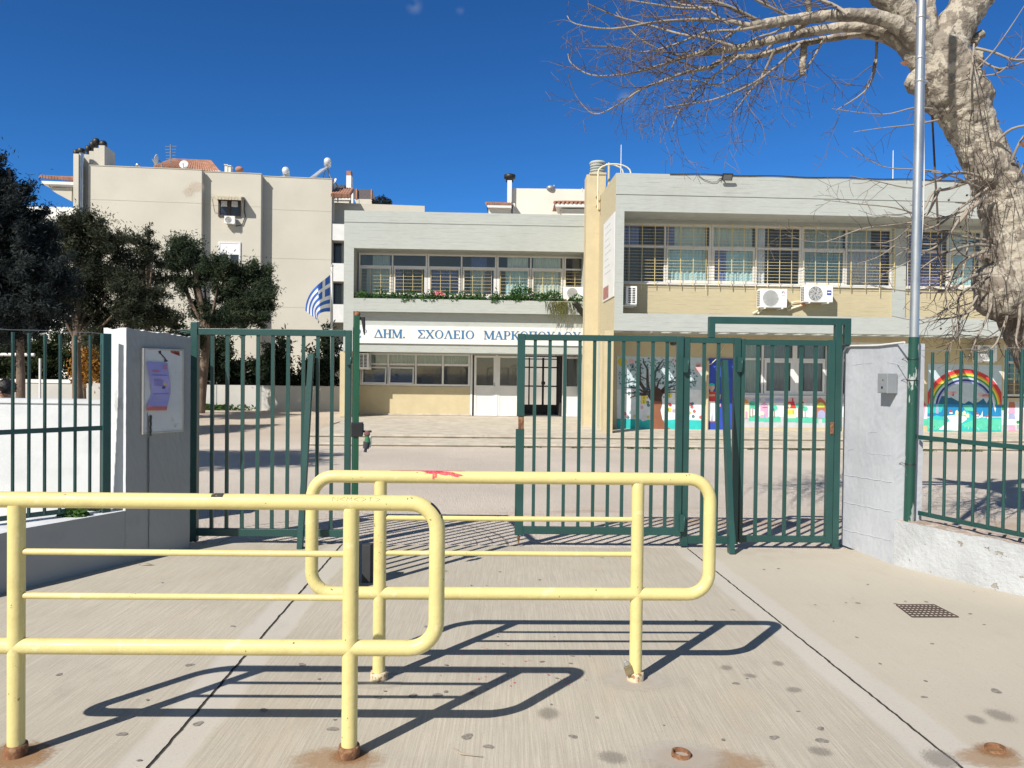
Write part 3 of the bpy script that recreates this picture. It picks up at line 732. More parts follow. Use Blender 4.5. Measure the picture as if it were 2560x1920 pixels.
def sheet_d(r): return .034 + .010 * math.sin(r * 1.1)
def spatch(b, u0, u1, r0, r1, lift, mi, nu=4, nr=4):
    vs = []
    for j in range(nr + 1):
        for i in range(nu + 1):
            r_ = r0 + (r1 - r0) * j / nr; d = sheet_d(r_) + lift; s_, z_ = FLP.px(*sheet_at(u0 + (u1 - u0) * i / nu, r_), d); vs.append(FLP.w(s_, d, z_))
    b.add(vs, [(j * (nu + 1) + i, j * (nu + 1) + i + 1, (j + 1) * (nu + 1) + i + 1, (j + 1) * (nu + 1) + i) for j in range(nr) for i in range(nu)], mi, True)
t = thing('poster', 'crumpled lilac poster with a red bottom strip pinned on the white notice board', 'poster', pc)
b = MB(); spatch(b, 0, 1, 0, 6.02, 0, 0, 6, 24); spatch(b, 0, 1, 6.02, 7, 0, 1, 6, 4)
b.build('sheet', [MT.setdefault('lilac', mat('lilac_paper', (.36, .34, .66), .7, .08, 12)), MT.setdefault('pred', mat('coral_paper', (.66, .19, .15), .7, .06, 12))], t)
b = MB()
spatch(b, .15, .93, 1.48, 1.58, .002, 0); spatch(b, .12, .9, 3.95, 4.05, .002, 0)
for k in range(6): spatch(b, .2, .55 + .3 * random.random(), 2.0 + k * .16, 2.06 + k * .16, .002, 0)
for k in range(5): spatch(b, .18, .6 + .3 * random.random(), 4.3 + k * .2, 4.37 + k * .2, .002, 1)
for k in range(7): spatch(b, .2 + .05 * k, .235 + .05 * k, .95, 1.2, .002, 2)
spatch(b, .78, .95, .25, .8, .002, 2); spatch(b, .68, .84, 2.5, 2.9, .002, 3); spatch(b, .58, .74, 2.95, 3.3, .002, 4); spatch(b, .9, .97, 3.3, 3.5, .002, 2)
b.build('print', [MT.setdefault('pr0', mat('violet_ink', (.20, .17, .46), .7, .05, 9)), MT.setdefault('pr1', mat('pale_ink', (.50, .44, .66), .7, .05, 9)), MT.setdefault('pr2', mat('rose_ink', (.58, .22, .34), .7, .05, 9)),
     MT.setdefault('pr3', mat('ochre_ink', (.60, .42, .25), .7, .05, 9)), MT.setdefault('pr4', mat('navy_ink', (.05, .08, .26), .7, .05, 9))], t)
# black drip streaks below the board belong to the pillar
b = MB()
for x, w0, y0, y1 in ((372, 2.0, 1040, 1372), (377, 5.5, 1038, 1090), (368.5, 1.2, 1030, 1240)):
    for k in range(12):
        ya, yb_ = y0 + (y1 - y0) * k / 12, y0 + (y1 - y0) * (k + 1) / 12; ww = w0 * (1 - .35 * k / 12) / 2; j = math.sin(k * 1.7) * .5
        fpoly(FLP, [(x - ww + j, ya), (x + ww + j, ya), (x + ww + j, yb_), (x - ww + j, yb_)], .0285 if y0 < 1088 and ya < 1088 else .0075, b)
b.build('drip_streaks', MT.setdefault('streak', mat('dark_streak', (.06, .055, .05), .9, .3, 20)), bpy.data.objects['gate_pillar'])

# left fence
A_, B_ = PG(262, 1266, .45), PG(0, 1297, .45)
dv = (A_ - B_); ang = math.degrees(math.atan2(dv.y, dv.x))
FL = Fac(262, 1266, A_.y, ang)
def fence(F, s_list, zb, zt, zm, s_a, s_b, post, label, wire_z, name='metal_fence'):
    t = thing(name, label, 'fence', F.w((s_a + s_b) / 2, 0, zb))
    for s_ in s_list: MB().tube([F.w(s_, 0, zb - .005), F.w(s_, 0, zt + random.uniform(-.004, .004))], .0115, 10).build('bar', 'green', t)
    for z_, nm in ((zb, 'bottom_rail'), (zm, 'middle_rail')): MB().bar(F.w(s_a, .012 if nm[0] == 'm' else 0, z_), F.w(s_b, .012 if nm[0] == 'm' else 0, z_), .012, .034).build(nm, 'green', t)
    if post is not None: MB().fbox(F, post - .03, post + .03, -.03, .03, .2, zt + .02).build('post', 'green', t, bevel=.004)
    pts = [F.w(s_a + (s_b - s_a) * k / 20, 0, wire_z + .004 * math.sin(k * 2.1)) for k in range(21)]
    MB().tube(pts, .0022, 5).build('wire', 'steel', t)
    return t
bs = [FL.px(x, 1180)[0] for x in (224.5, 187.5, 149.5, 111.5, 72, 31.5)]
st_ = bs[-2] - bs[-1]
bs += [bs[-1] - st_ * k for k in range(1, 16)]
fence(FL, bs, .45, FL.px(150, 836)[1], FL.px(130, 1075)[1], bs[-1], .0, FL.px(264, 1000)[0], 'green round-bar fence on the low grey wall left of the gate', FL.px(150, 829)[1])
# weeds on that wall's top
def weed(px, py, z, r, label, n=60, m='grass', h=.12, name='weed_plant'):
    c = PG(px, py, z); b = MB()
    for k in range(n):
        a = random.uniform(0, 6.28); rr = r * math.sqrt(random.random()); hh = h * random.uniform(.2, 1) * (1 - .5 * rr / r)
        p = c + Vector((rr * math.cos(a), rr * math.sin(a) * .6, hh)); s_ = random.uniform(.018, .045)
        u = Vector((random.gauss(0, 1), random.gauss(0, 1), random.gauss(0, .5))).normalized(); w_ = u.orthogonal().normalized()
        b.poly([p - u * s_, p - w_ * s_ * .5, p + u * s_, p + w_ * s_ * .5])
        if k % 4 == 0: b.tube([c + Vector((0, 0, 0)), p], .0025, 4)
    b.build(name, m, label=label, cat='weed', loc=c)
weed(182, 1292, .40, .10, 'bushy green weed on top of the low left wall', 110, h=.09)
weed(238, 1277, .40, .06, 'smaller green weed at the foot of the left fence post', 50, h=.08)

# ------------------------------------------------------------------ right pillar, wall, fence, pole
R0, R1 = PG(2103, 1361), PG(2233, 1412)
dr = (R1 - R0).normalized()
FRP = Fac(2103, 1361, R0.y, 0); FRP.O = R0.copy(); FRP.u = dr; FRP.n = Vector((dr.y, -dr.x, 0))
if FRP.n.x > 0: FRP.n = -FRP.n
o = slab_wall(R0, R1, .24, P(2112, 865, R0.y).z, P(2234, 858, R1.y).z, 1, 30, 60, .0010, .008).build('gate_pillar', 'wallr', label='white rough concrete pillar right of the gate with a metal intercom box', cat='pillar', loc=R0)
b = MB()
for (y0, y1) in ((1186, 1206), (1254, 1280), (1323, 1352)):
    pts = []
    for k in range(15):
        x = 2104 + (2230 - 2104) * k / 14; s_, z_ = FRP.px(x, y0 + (y1 - y0) * k / 14, .002); pts.append(FRP.w(s_, -.0012 + .001 * math.sin(k * 2.7), z_ + .003 * math.sin(k * 1.9)))
    b.tube(pts, .0045, 6)
for seg in (((2128, 912), (2182, 907)), ((2218, 905), (2262, 916)), ((2169, 1081), (2196, 1079)), ((2170, 1133), (2228, 1139)), ((2120, 1126), (2132, 1122))):
    pts = [FRP.w(*(lambda a: (a[0], -.0012, a[1]))(FRP.px(seg[0][0] + (seg[1][0] - seg[0][0]) * k / 5, seg[0][1] + (seg[1][1] - seg[0][1]) * k / 5 + math.sin(k * 2) * .8, .003))) for k in range(6)]
    b.tube(pts, .0035, 5)
b.build('formwork_seams', 'wallr', o)
RW = [R1 + dr * .003, PG(2330, 1437), PG(2440, 1464), PG(2560, 1491)]
dd = (RW[-1] - RW[-2]).normalized()
RW += [RW[-1] + dd * .6 + Vector((.06, 0, 0)), RW[-1] + dd * 1.4 + Vector((.3, 0, 0)), RW[-1] + dd * 2.6 + Vector((.9, 0, 0))]
RW2 = []
for i in range(len(RW) - 1):
    for k in range(6): RW2.append(RW[i].lerp(RW[i + 1], k / 6))
RW2.append(RW[-1])
o_ = wall_run(RW2, .26, -.05, .358, 1, .007)
for i in range(len(o_.f)):
    if i % 3 == 2: o_.mi[i] = 1
o_.build('garden_wall', ['wallp', 'walltop'], label='low whitewashed wall with peeling paint under the right fence', cat='wall', loc=RW[0])
A_, B_ = PG(2296, 1282, .42), PG(2560, 1338, .42); dv = B_ - A_
FR = Fac(2296, 1282, A_.y, math.degrees(math.atan2(dv.y, dv.x)))
FR.n = -FR.n if FR.n.x > 0 else FR.n
bs = [FR.px(x, 1000)[0] for x in (2329.5, 2365, 2401, 2437.5, 2476, 2514, 2553.5)]
st_ = bs[-1] - bs[-2]; bs += [bs[-1] + st_ * k for k in range(1, 12)]
fence(FR, bs, .42, FR.px(2400, 878)[1], FR.px(2400, 1103)[1], .0, bs[-1], None, 'green round-bar fence on the low white wall right of the gate', FR.px(2400, 874)[1])
# pole
YP = 6.12
pb, pm, ptp = P(2272, 1302, YP), P(2285.2, 843, YP), P(2303, 30, YP)
dp = (ptp - pm).normalized(); ptp2 = pm + dp * 4.4
t = thing('metal_pole', 'tall galvanised metal pole with a green lower half beside the right pillar', 'pole', pb)
MB().tube([pb, pm], .0395, 20).build('lower_sleeve', 'green2', t)
MB().tube([pm - dp * .02, ptp2], .0345, 20).build('upper_tube', 'galv', t)
b = MB()
for y in (43, 145, 203):
    c = pm + dp * ((P(2300, y, YP) - pm).dot(dp)); b.lathe(c - dp * .012, [(.0348, 0), (.0385, .002), (.0385, .022), (.0348, .024)], 20, ax=dp)
    b.box(c.x + .03, c.x + .06, c.y - .01, c.y + .01, c.z - .008, c.z + .008)
    b.build('clamp_band', 'galv', t); b = MB()
b = MB()
for y, yy in ((898, 0), (951, 1), (1160, 2)):
    c = P(2284 - (y - 850) * .027, y, YP); b.lathe(c, [(.041, -.004), (.043, 0), (.041, .004)], 18)
    b.tube([c + Vector((-.04, -.01, 0)), c + Vector((-.07, .0, .01)), c + Vector((-.09, .02, -.01))], .0025, 5)
    b.build('tie_wire', 'black', t); b = MB()
b = MB(); pts = [P(x, y, YP + .02) for x, y in ((2312, 60), (2309, 300), (2310, 430), (2309, 520), (2304, 600), (2299, 660), (2290, 760))]
b.tube(pts, .006, 6); b.build('cable', 'white', t)
# intercom box
t_s0, t_s1 = FRP.px(2194, 958, .09)[0], FRP.px(2218, 958, .09)[0]
z0_, z1_ = FRP.px(2208, 983, .09)[1], FRP.px(2208, 933.5, .09)[1]
t = thing('intercom_box', 'grey metal intercom box on the white right pillar', 'intercom', FRP.w((t_s0 + t_s1) / 2, 0, z0_))
MB().fbox(FRP, t_s0, t_s1, .002, .09, z0_, z1_).build('housing', MT.setdefault('zinc', mat('zinc_sheet', (.34, .36, .38), .55, .06, 8, metal=.35)), t, bevel=.003)
sm_ = (t_s0 + t_s1) / 2 + .01
b = MB(); b.lathe(FRP.w(sm_ - .01, .0926, z0_ + .045), [(.0005, 0), (.011, .001), (.012, 0)], 14, ax=FRP.n); b.build('button', 'black', t)
b = MB(); b.lathe(FRP.w(sm_, .0926, z0_ + .105), [(.0005, 0), (.006, .001), (.007, 0)], 12, ax=FRP.n); b.build('speaker_hole', 'black', t)
MB().fbox(FRP, t_s0 + .004, t_s1 - .004, .0905, .0925, z0_ + .004, z1_ - .004).build('front_plate', 'zinc', t)
b = MB(); pts = [FRP.w(*(lambda a: (a[0], .012, a[1]))(FRP.px(*zr(x, y), .012))) for x, y in ((150, 740), (152, 600), (158, 400), (163, 250), (168, 175), (185, 140), (225, 127), (330, 126), (420, 124), (520, 112), (605, 102))]
b.tube(pts, .0085, 8); b.build('cable_conduit', 'white', label='white cable conduit along the edge of the right pillar', cat='conduit', loc=pts[0])

# ------------------------------------------------------------------ gates
G = Fac(480, 1354, 6.67, .87)
def gs(x, y=1100): return G.px(x, y)[0]
def gz(x, y): return G.px(x, y)[1]
def gate_rect(t, xa, xb, zt0, zt1, zb0, zb1, bars, mt='green', d=0.0, bw=.028, topname='top_rail'):
    sa, sb = gs(xa), gs(xb)
    MB().fbox(G, sa, sb, d - .022, d + .022, zt0, zt1).build(topname, mt, t, bevel=.003)
    MB().fbox(G, sa, sb, d - .022, d + .022, zb0, zb1).build('bottom_rail', mt, t, bevel=.003)
    for x in bars:
        s_ = gs(x); MB().fbox(G, s_ - bw / 2, s_ + bw / 2, d - .012, d + .012, zb1 - .002, zt0 + .002).build('bar', mt, t)
def stile(t, xa, xb, z0, z1, mt='green', d=0.0, th=.026, name='stile'):
    MB().fbox(G, gs(xa), gs(xb), d - th, d + th, z0, z1).build(name, mt, t, bevel=.003)
def strut(t, a, c, w, dep, mt='green'):
    MB().bar(a, c, w, dep, up=(0, 1, 0)).build('brace', mt, t)
def hinge(t, x, y0, y1, d=.03, mt='green'):
    s_ = gs(x); z0, z1 = gz(x, y1), gz(x, y0)
    b = MB(); b.fbox(G, s_ - .018, s_ + .018, d - .006, d + .024, z0, z1)
    b.lathe(G.w(s_ + .022, d + .014, z0 + .012), [(.0005, 0), (.011, 0), (.011, z1 - z0 - .024), (.0005, z1 - z0 - .024)], 10)
    b.build('hinge', mt, t)
# left fixed panel
t = thing('metal_gate', 'fixed green gate panel between the left pillar and the open leaf', 'gate panel', G.w(gs(680), 0, 0))
ztl0, ztl1 = gz(680, 839), gz(680, 823)
stile(t, 478, 495, .0, gz(486, 805), th=.032, name='post')
gate_rect(t, 495, 862, ztl0, ztl1, .05, .115, (530, 567.5, 606, 644, 681, 719, 757, 793, 829))
stile(t, 862, 877, .03, gz(868, 826))
fp = PG(750, 1372); strut(t, G.w(gs(779), .03, gz(779, 885)), fp, .045, .05)
hinge(t, 872, 888, 912)
b = MB(); 
for k in range(3): b.tube([G.w(gs(440 + k * 8), -.02, gz(470, 826 + 4 * k)), G.w(gs(478), .0, gz(478, 824 + 3 * k))], .007, 6)
b.build('tie_rods', 'green', t)
# open leaf, swung out towards the street and seen edge-on
H_ = G.w(gs(885), .0, 0); E_ = P(887, 1457, 5.25); E_.z = 0
dE = (E_ - H_).normalized(); LL = (E_ - H_).length
GL = Fac(885, 1100, 6.7, 0); GL.O = H_.copy(); GL.u = dE; GL.n = Vector((dE.y, -dE.x, 0))
t = thing('metal_gate', 'open green gate leaf seen edge-on, with a black lock on its edge', 'gate leaf', H_)
zt = P(887, 789, 5.25).z
for nm, z0, z1 in (('top_rail', zt - .055, zt - .005), ('bottom_rail', .05, .105)): MB().fbox(GL, .03, LL - .03, -.017, .017, z0, z1).build(nm, 'greenb', t)
MB().fbox(GL, -.005, .045, -.018, .018, .03, zt).build('stile', 'green', t); MB().fbox(GL, LL - .045, LL, -.018, .018, .04, zt).build('stile', 'greenb', t, bevel=.002)
for k in range(1, 10): s_ = .04 + (LL - .08) * k / 10; MB().fbox(GL, s_ - .014, s_ + .014, -.011, .011, .1, zt - .05).build('bar', 'greenb', t)
zl_ = P(893, 1075, 5.25).z
lk = MB().fbox(GL, LL - .055, LL + .012, -.045, .033, zl_ - .045, zl_ + .05).build('lock_case', 'black', t, bevel=.004)
MB().fbox(GL, LL - .05, LL - .01, -.048, -.033, zl_ - .035, zl_ + .05).build('strike_plate', MT.setdefault('nvy', mat('navy_lock_plate', (.03, .04, .12), .4, .1, 9)), lk)
MB().fbox(GL, LL - .03, LL - .022, -.052, -.046, zl_ - .02, zl_ + .04).build('brass_strip', 'brass', lk)
n_ = GL.n if GL.n.x > 0 else -GL.n
kp = GL.w(LL - .02, 0, zl_ - .012); 
b = MB(); b.tube([kp + n_ * .03, kp + n_ * .085], [.009, .006], 8); b.ball(kp + n_ * .092, .011, 6, sq=(1.4, .6, .8)); b.build('key_cylinder', 'black', lk)
b = MB(); b.ball(GL.w(LL - .02, 0, zt + .012), .022, 6); b.build('rust_knob', 'rust', t)
b = MB(); q = GL.w(LL - .02, 0, zt - .02)
b.tube([q + n_ * .015, q + n_ * .04 + Vector((0, 0, .004)), q + n_ * .045 + Vector((0, 0, -.05)), q + n_ * .05 + Vector((0, 0, -.11))], [.012, .016, .011, .004], 7)
b.build('latch_rag', 'black', t)
# keys with a small figure fob hanging from the lock
kc = P(917, 1092, 5.22)
t = thing('key_fob', 'bunch of keys with a green and grey fob hanging from the gate lock', 'keys', kc)
def kz(x, y): return P(840 + x / 4.484, 780 + y / 4.484, 5.22)
b = MB(); b.tube([kz(335, 1325), kz(345, 1350)], .002, 5); rg = [kz(345, 1352) + Vector((math.cos(a) * .012, .002, math.sin(a) * .012)) for a in np.linspace(0, 6.0, 14)]; b.tube(rg, .0015, 5, closed=True); b.build('ring', 'steel', t)
b = MB(); b.ball(kz(348, 1368), .021, 8, sq=(1, .7, .9)); b.build('fob_head', MT.setdefault('fobr', mat('brown_felt', (.16, .07, .07), .8, .2, 40)), t)
b = MB(); b.tube([kz(350, 1395), kz(352, 1460)], [.014, .022], 8); b.build('fob_body', MT.setdefault('fobg', mat('bright_green_felt', (.03, .17, .06), .8, .1, 40)), t)
b = MB(); b.tube([kz(345, 1455), kz(335, 1530)], [.024, .020], 8); b.tube([kz(335, 1530), kz(325, 1570)], [.010, .012], 6); b.build('fob_legs', MT.setdefault('fobb', mat('dark_felt', (.04, .04, .05), .8, .1, 40)), t)
for x0, y0, x1, y1 in ((385, 1410, 395, 1480), (375, 1450, 382, 1520), (322, 1480, 330, 1540)):
    b = MB(); b.bar(kz(x0, y0), kz(x1, y1), .014, .003); b.ball(kz(x0, y0), .011, 6, sq=(1, .3, 1)); b.build('key', 'steel', t)
# unidentified dark upright shape at the foot of the leaf, built as a block
p0, p1 = P(904, 1457, 5.42), P(931, 1453, 5.42)
sw = p1.x - p0.x; hz = .27
b = MB(); b.box(p0.x, p1.x, 5.42, 5.49, -.02, hz)
b.build('dark_block', MT.setdefault('dkgrey', mat('dark_block_grey', (.035, .036, .04), .7, .15, 9)), label='short dark upright block at the foot of the open gate leaf', cat='post', loc=(p0.x, 5.42, 0), bevel=.004)
# right swing leaf
t = thing('metal_gate', 'closed green gate leaf right of the opening, rusty gap in its left stile', 'gate leaf', G.w(gs(1500), 0, 0))
zt1, zt0 = gz(1500, 838.5), gz(1500, 853); zb0, zb1 = gz(1450, 1334), gz(1450, 1316)
gate_rect(t, 1308, 1690, zt0, zt1, zb0, zb1, (1335, 1372, 1409.5, 1446.5, 1483, 1519.5, 1555, 1591.5, 1628, 1663.5), d=.02)
zk0, zk1 = gz(1297, 1072), gz(1297, 1040)
stile(t, 1289, 1310, zb0 - .012, zk0, d=.02); stile(t, 1291, 1310, zk1, zt1 + .004, d=.02); stile(t, 1295, 1309, zk0, zk1, 'rust', d=.02, th=.018, name='lock_gap')
stile(t, 1687, 1703, zb0 - .01, zt1, d=.02)
b = MB(); s_ = gs(1299); b.tube([G.w(s_, .03, zb0), G.w(s_, .03, .005)], .007, 8); b.lathe(G.w(s_, .03, zb0 - .05), [(.0072, 0), (.012, .003), (.012, .03), (.0072, .033)], 8); b.build('drop_bolt', 'rust', t)
hinge(t, 1707, 894, 931, .05); hinge(t, 1703, 1283, 1325, .05)
# fixed frame with the raised portal
t = thing('metal_gate', 'green gate frame with a raised rectangular arch above it', 'gate frame', G.w(gs(1780), 0, 0))
z0a, z1a = .0, gz(1775, 844)
gate_rect(t, 1721, 1831, gz(1775, 858), z1a, .02, .085, (1757, 1793))
stile(t, 1704, 1721, 0, z1a + .004); stile(t, 1831, 1847, .02, z1a)
stile(t, 2082, 2098, 0, gz(2090, 812), th=.03, name='post'); 
stile(t, 1766.5, 1782, z1a, gz(1775, 808), name='arch_leg'); stile(t, 2105, 2120, gz(2112, 861), gz(2112, 812), name='arch_leg')
MB().fbox(G, gs(1766.5), gs(2120), -.026, .026, gz(1900, 810.5), gz(1900, 793.5)).build('arch_beam', 'green', t, bevel=.003)
MB().fbox(G, gs(2098), gs(2105), -.01, .01, gz(2100, 840), gz(2100, 836)).build('arch_strap', 'green', t)
fp = PG(1828, 1384); strut(t, G.w(gs(1805), .03, gz(1800, 902)), fp, .042, .085)
hinge(t, 1841, 893, 930, .04)
# wicket leaf
t = thing('metal_gate', 'narrow closed green wicket leaf next to the white right pillar', 'gate leaf', G.w(gs(1960), 0, 0))
gate_rect(t, 1856, 2066, gz(1960, 864), gz(1960, 850), gz(1960, 1354), gz(1960, 1339), (1890, 1926, 1962, 1998.5, 2034), d=.012)
stile(t, 1848.5, 1857, gz(1960, 1356), gz(1960, 849), d=.012); stile(t, 2064, 2080.5, gz(1960, 1356), gz(1960, 849), d=.012)
stile(t, 2070, 2079, gz(2075, 1085), gz(2075, 1055), 'rust', d=.04, th=.006, name='lock_plate')
# ------------------------------------------------------------------ school building
MT['room2'] = mat('pale_hall_wall', (.42, .40, .36), .9, .1, 1)
F1 = Fac(1541, 430, 22.0, 2.6)           # the classroom wing on the right
F2 = Fac(861, 525, 28.0, 2.2)            # the entrance wing behind it
DW, DG = -1.15, -1.9                     # upper wall and ground-floor wall of the right wing
S = thing('school_building', 'two storey grey and yellow school building with ribbon windows behind the gate', 'school', F1.w(0, 0, -.2))
ztop = F1.px(1541, 432)[1]; zgr = F1.px(1541, 486)[1]; zrt = F1.px(1559, 527.6)[1]; zbt = F1.px(1559, 783)[1]; zbb = F1.px(1541, 826)[1]
LS = F1.px(2760, 700)[0]; PZ = -.2
zsill = F1.px(1700, 709, DW)[1]; zwt = F1.px(1560, 557.5, DW)[1]
b = MB()
b.fbox(F1, 0, LS, -1.0, 0, zgr + .012, ztop)                      # parapet, split by its groove
b.fbox(F1, .02, LS, -1.0, -.03, zgr - .012, zgr + .012)
b.fbox(F1, 0, LS, -1.3, 0, zrt, zgr - .012)
b.fbox(F1, 0, F1.px(1559.5, 640)[0], -1.2, 0, zbt, zrt)           # corner fin
b.fbox(F1, 0, LS, -.22, 0, zbb, zbt)                              # lower band
b.fbox(F1, 0, LS, -.34, -.22, zbb, zbb + .14); b.fbox(F1, 0, LS, -1.15, -1.02, zbb, zbb + .14)
sx = .12
while sx < LS:
    b.fbox(F1, sx, sx + .24, -1.02, -.34, zbb, zbb + .14); sx += .575
b.fbox(F1, 0, LS, DG - .25, -1.15, zbb, zbb + .3)                  # overhang
b.fbox(F1, .2, LS, DW - .2, DW, zwt, zrt)                        # lintel
pa, pbx = F1.px(2229, 740, DW)[0], F1.px(2261, 740, DW)[0]
b.fbox(F1, pa, pbx, DW - .2, DW + .06, zbt - .05, zwt - .002)
b.build('concrete_frame', 'conc', S)
b = MB(); b.fbox(F1, .2, pa, DW - .2, DW, zbb + .31, zsill - .03); b.fbox(F1, pbx, LS, DW - .2, DW, zbb + .31, zsill - .03)
b.fbox(F1, -.006, 0, -6.6, -.004, zbb, ztop - .004)                 # painted side of the wing
b.build('apron_wall', 'yel', S)
b = MB(); b.fbox(F1, 0, LS, -9, -1.0, ztop - .5, ztop - .35); b.fbox(F1, 0, LS, -9.2, -9, PZ, ztop - .3); b.fbox(F1, 0, .18, -9, -1.2, PZ, ztop - .01); b.fbox(F1, LS - .2, LS, -9, -1.0, PZ, ztop)
b.fbox(F1, .2, LS, -9, -2.2, zbb + .05, zbb + .3); b.build('roof_slab', 'conc', S)
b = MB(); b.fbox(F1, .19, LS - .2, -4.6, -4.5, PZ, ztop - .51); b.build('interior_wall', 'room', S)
# ground-floor wall, cut out for its windows
gx = lambda x: F1.px(x, 1000, DG)[0]
zB = lambda x, y: (1820 + x / 6.38, 840 + y / 6.38)
zgs = F1.px(*zB(600, 945), DG)[1]; zgt = zbb - .16
b = MB()
for a, c, z0, z1 in ((gx(1500), gx(1853), PZ, zbb), (gx(1853), gx(2236), PZ, zgs), (gx(1853), gx(2236), zgt, zbb), (gx(2236), gx(2507), PZ, zbb), (gx(2507), LS - .2, PZ, zgs), (gx(2507), LS - .2, zgt, zbb)):
    b.fbox(F1, a, c, DG - .2, DG, z0, z1)
b.build('ground_wall', 'ypl', S); b = MB(); b.fbox(F1, -.27, -.008, -.5, -.02, PZ, zbb - .002)                  # corner column
b.build('corner_column', 'ypl', S)

def window(F, s0, s1, z0, z1, d, cols, zt=None, fw=.055, name='window', curtains=None, sash=None, glass=True, parent=None):
    """frame with vertical mullions at cols (s), a transom at zt; panes and curtains are its pieces"""
    b = MB(); e = .03
    ed = [s0] + list(cols) + [s1]
    b.fbox(F, s0, s1, d - e, d + e, z0, z0 + fw); b.fbox(F, s0, s1, d - e, d + e, z1 - fw, z1)
    for i, c in enumerate(ed):
        w_ = fw if i in (0, len(ed) - 1) else fw * .9
        c0 = c if i == 0 else (c - w_ if i == len(ed) - 1 else c - w_ / 2)
        b.fbox(F, c0, c0 + w_, d - e + .001, d + e + .003, z0 + fw, z1 - fw)
    if zt:
        for i in range(len(ed) - 1): b.fbox(F, ed[i] + fw * .7, ed[i + 1] - fw * .7, d - e + .002, d + e - .002, zt - fw * .5, zt + fw * .5)
    for i in (sash or []):               # the white lower sash of a sliding window
        a, c = ed[i] + fw * .8, ed[i + 1] - fw * .8; zz = (zt or z1) - fw * .5
        for q in ((a, c, z0 + fw, z0 + fw * 2), (a, c, zz - fw, zz), (a, a + fw, z0 + fw * 2, zz - fw), (c - fw, c, z0 + fw * 2, zz - fw)): b.fbox(F, q[0], q[1], d + .0, d + .038, q[2], q[3])
    w = b.build(name, 'alu', parent or S)
    if glass:
        b = MB(); b.poly([F.w(s0 + .01, d - .012, z0 + .01), F.w(s1 - .01, d - .012, z0 + .01), F.w(s1 - .01, d - .012, z1 - .01), F.w(s0 + .01, d - .012, z1 - .01)]); b.build('pane', 'glass', w)
    for cu in [q for q in (curtains or []) if q]:
        a, c, za, zb, m = cu; b = MB(); n = max(6, int((c - a) / .028)); vs = []
        ph = random.uniform(0, 6)
        for z in (za, zb):
            for k in range(n + 1):
                q = a + (c - a) * k / n; vs.append(F.w(q, d - .13 + .028 * math.sin(q * 42 + ph + .5 * math.sin(q * 9)) * (1.2 if z == za else .8), z))
        b.add(vs, [(k, k + 1, n + 2 + k, n + 1 + k) for k in range(n)], 0, True); b.build('curtain', m, w)
    return w
zt1 = F1.px(1560, 614, DW)[1]
sU = lambda x: F1.px(z3(x, 600)[0], 640, DW)[0]
sP = lambda x: F1.px(zp(x, 600)[0], 640, DW)[0]
D_ = DW - .06
zb_ = zsill
window(F1, .215, sU(879), zb_, zwt, D_, [sU(570)], zt1, curtains=[(sU(585), sU(640), zt1, zwt, 'cur_b'), (sU(640), sU(850), zt1, zwt, 'cur_g'), (sU(585), sU(850), zb_, zt1, 'cur_t'), (.23, sU(400), zt1, zwt, 'cur_b')], sash=[1])
window(F1, sU(881), sU(1482), zb_, zwt, D_, [sU(1181)], zt1, curtains=[(sU(900), sU(1165), zt1, zwt, 'cur_g'), (sU(905), sU(1000), zb_, zt1, 'cur_b'), (sU(985), sU(1170), zb_, zt1, 'cur_t'), (sU(1192), sU(1252), zb_, zwt, 'cur_w')], sash=[0])
window(F1, sU(1484), pa - .002, zb_, zwt, D_, [sP(420)], zt1, curtains=[(sU(1500), sU(1780), zt1, zwt, 'cur_g'), (sU(1500), sU(1780), zb_, zt1, 'cur_t'), (sP(430), sP(600), zt1, zwt, 'cur_g'), (sP(430), sP(660), zb_, zt1, 'cur_w'), (sP(660), sP(705), zb_, zwt, 'cur_v')], sash=[0])
window(F1, pbx + .002, sP(1330), zb_, zwt, D_, [sP(1100)], zt1, curtains=[(sP(815), sP(1090), zb_, zt1, 'cur_v'), (sP(815), sP(900), zt1, zwt, 'cur_b'), (sP(1115), sP(1290), zb_, zt1, 'cur_t'), (sP(1115), sP(1290), zt1, zwt, 'cur_g')], sash=[1])
window(F1, sP(1332), sP(1930), zb_, zwt, D_, [sP(1630)], zt1, curtains=[(sP(1340), sP(1620), zb_, zwt, 'cur_t')], sash=[0])
MB().fbox(F1, .21, LS - .3, DW - .02, DW + .05, zsill - .035, zsill - .002).build('window_sill', 'white', S)
# security grilles: one per window group
def grille(F, s0, s1, z0, z1, d, pitch, rows, tail=0.0, parent=None, rod=.016):
    b = MB(); n = max(1, round((s1 - s0) / pitch))
    for k in range(n + 1):
        q = s0 + (s1 - s0) * k / n; b.fbox(F, q - rod / 2, q + rod / 2, d - .008, d + .008, z0 - tail - (.13 if tail and k % 5 == 2 else 0), z1)
    for k in range(rows + 1):
        z = z0 + (z1 - z0) * k / rows; b.fbox(F, s0, s1, d + .009, d + .017, z - .004, z + .004)
    b.build('window_grille', 'grille', parent or S)
for a, c in ((.215, sU(1005)), (sU(1007), sU(1800)), (sU(1802), pa)): grille(F1, a, c, zsill + .03, zwt - .02, DW + .13, .385, 19, .10)
grille(F1, pbx + .01, sP(1330), zsill + .03, zwt - .02, DW + .13, .37, 19, .1); grille(F1, sP(1332), sP(1930), zsill + .03, zwt - .02, DW + .13, .37, 19, .1)
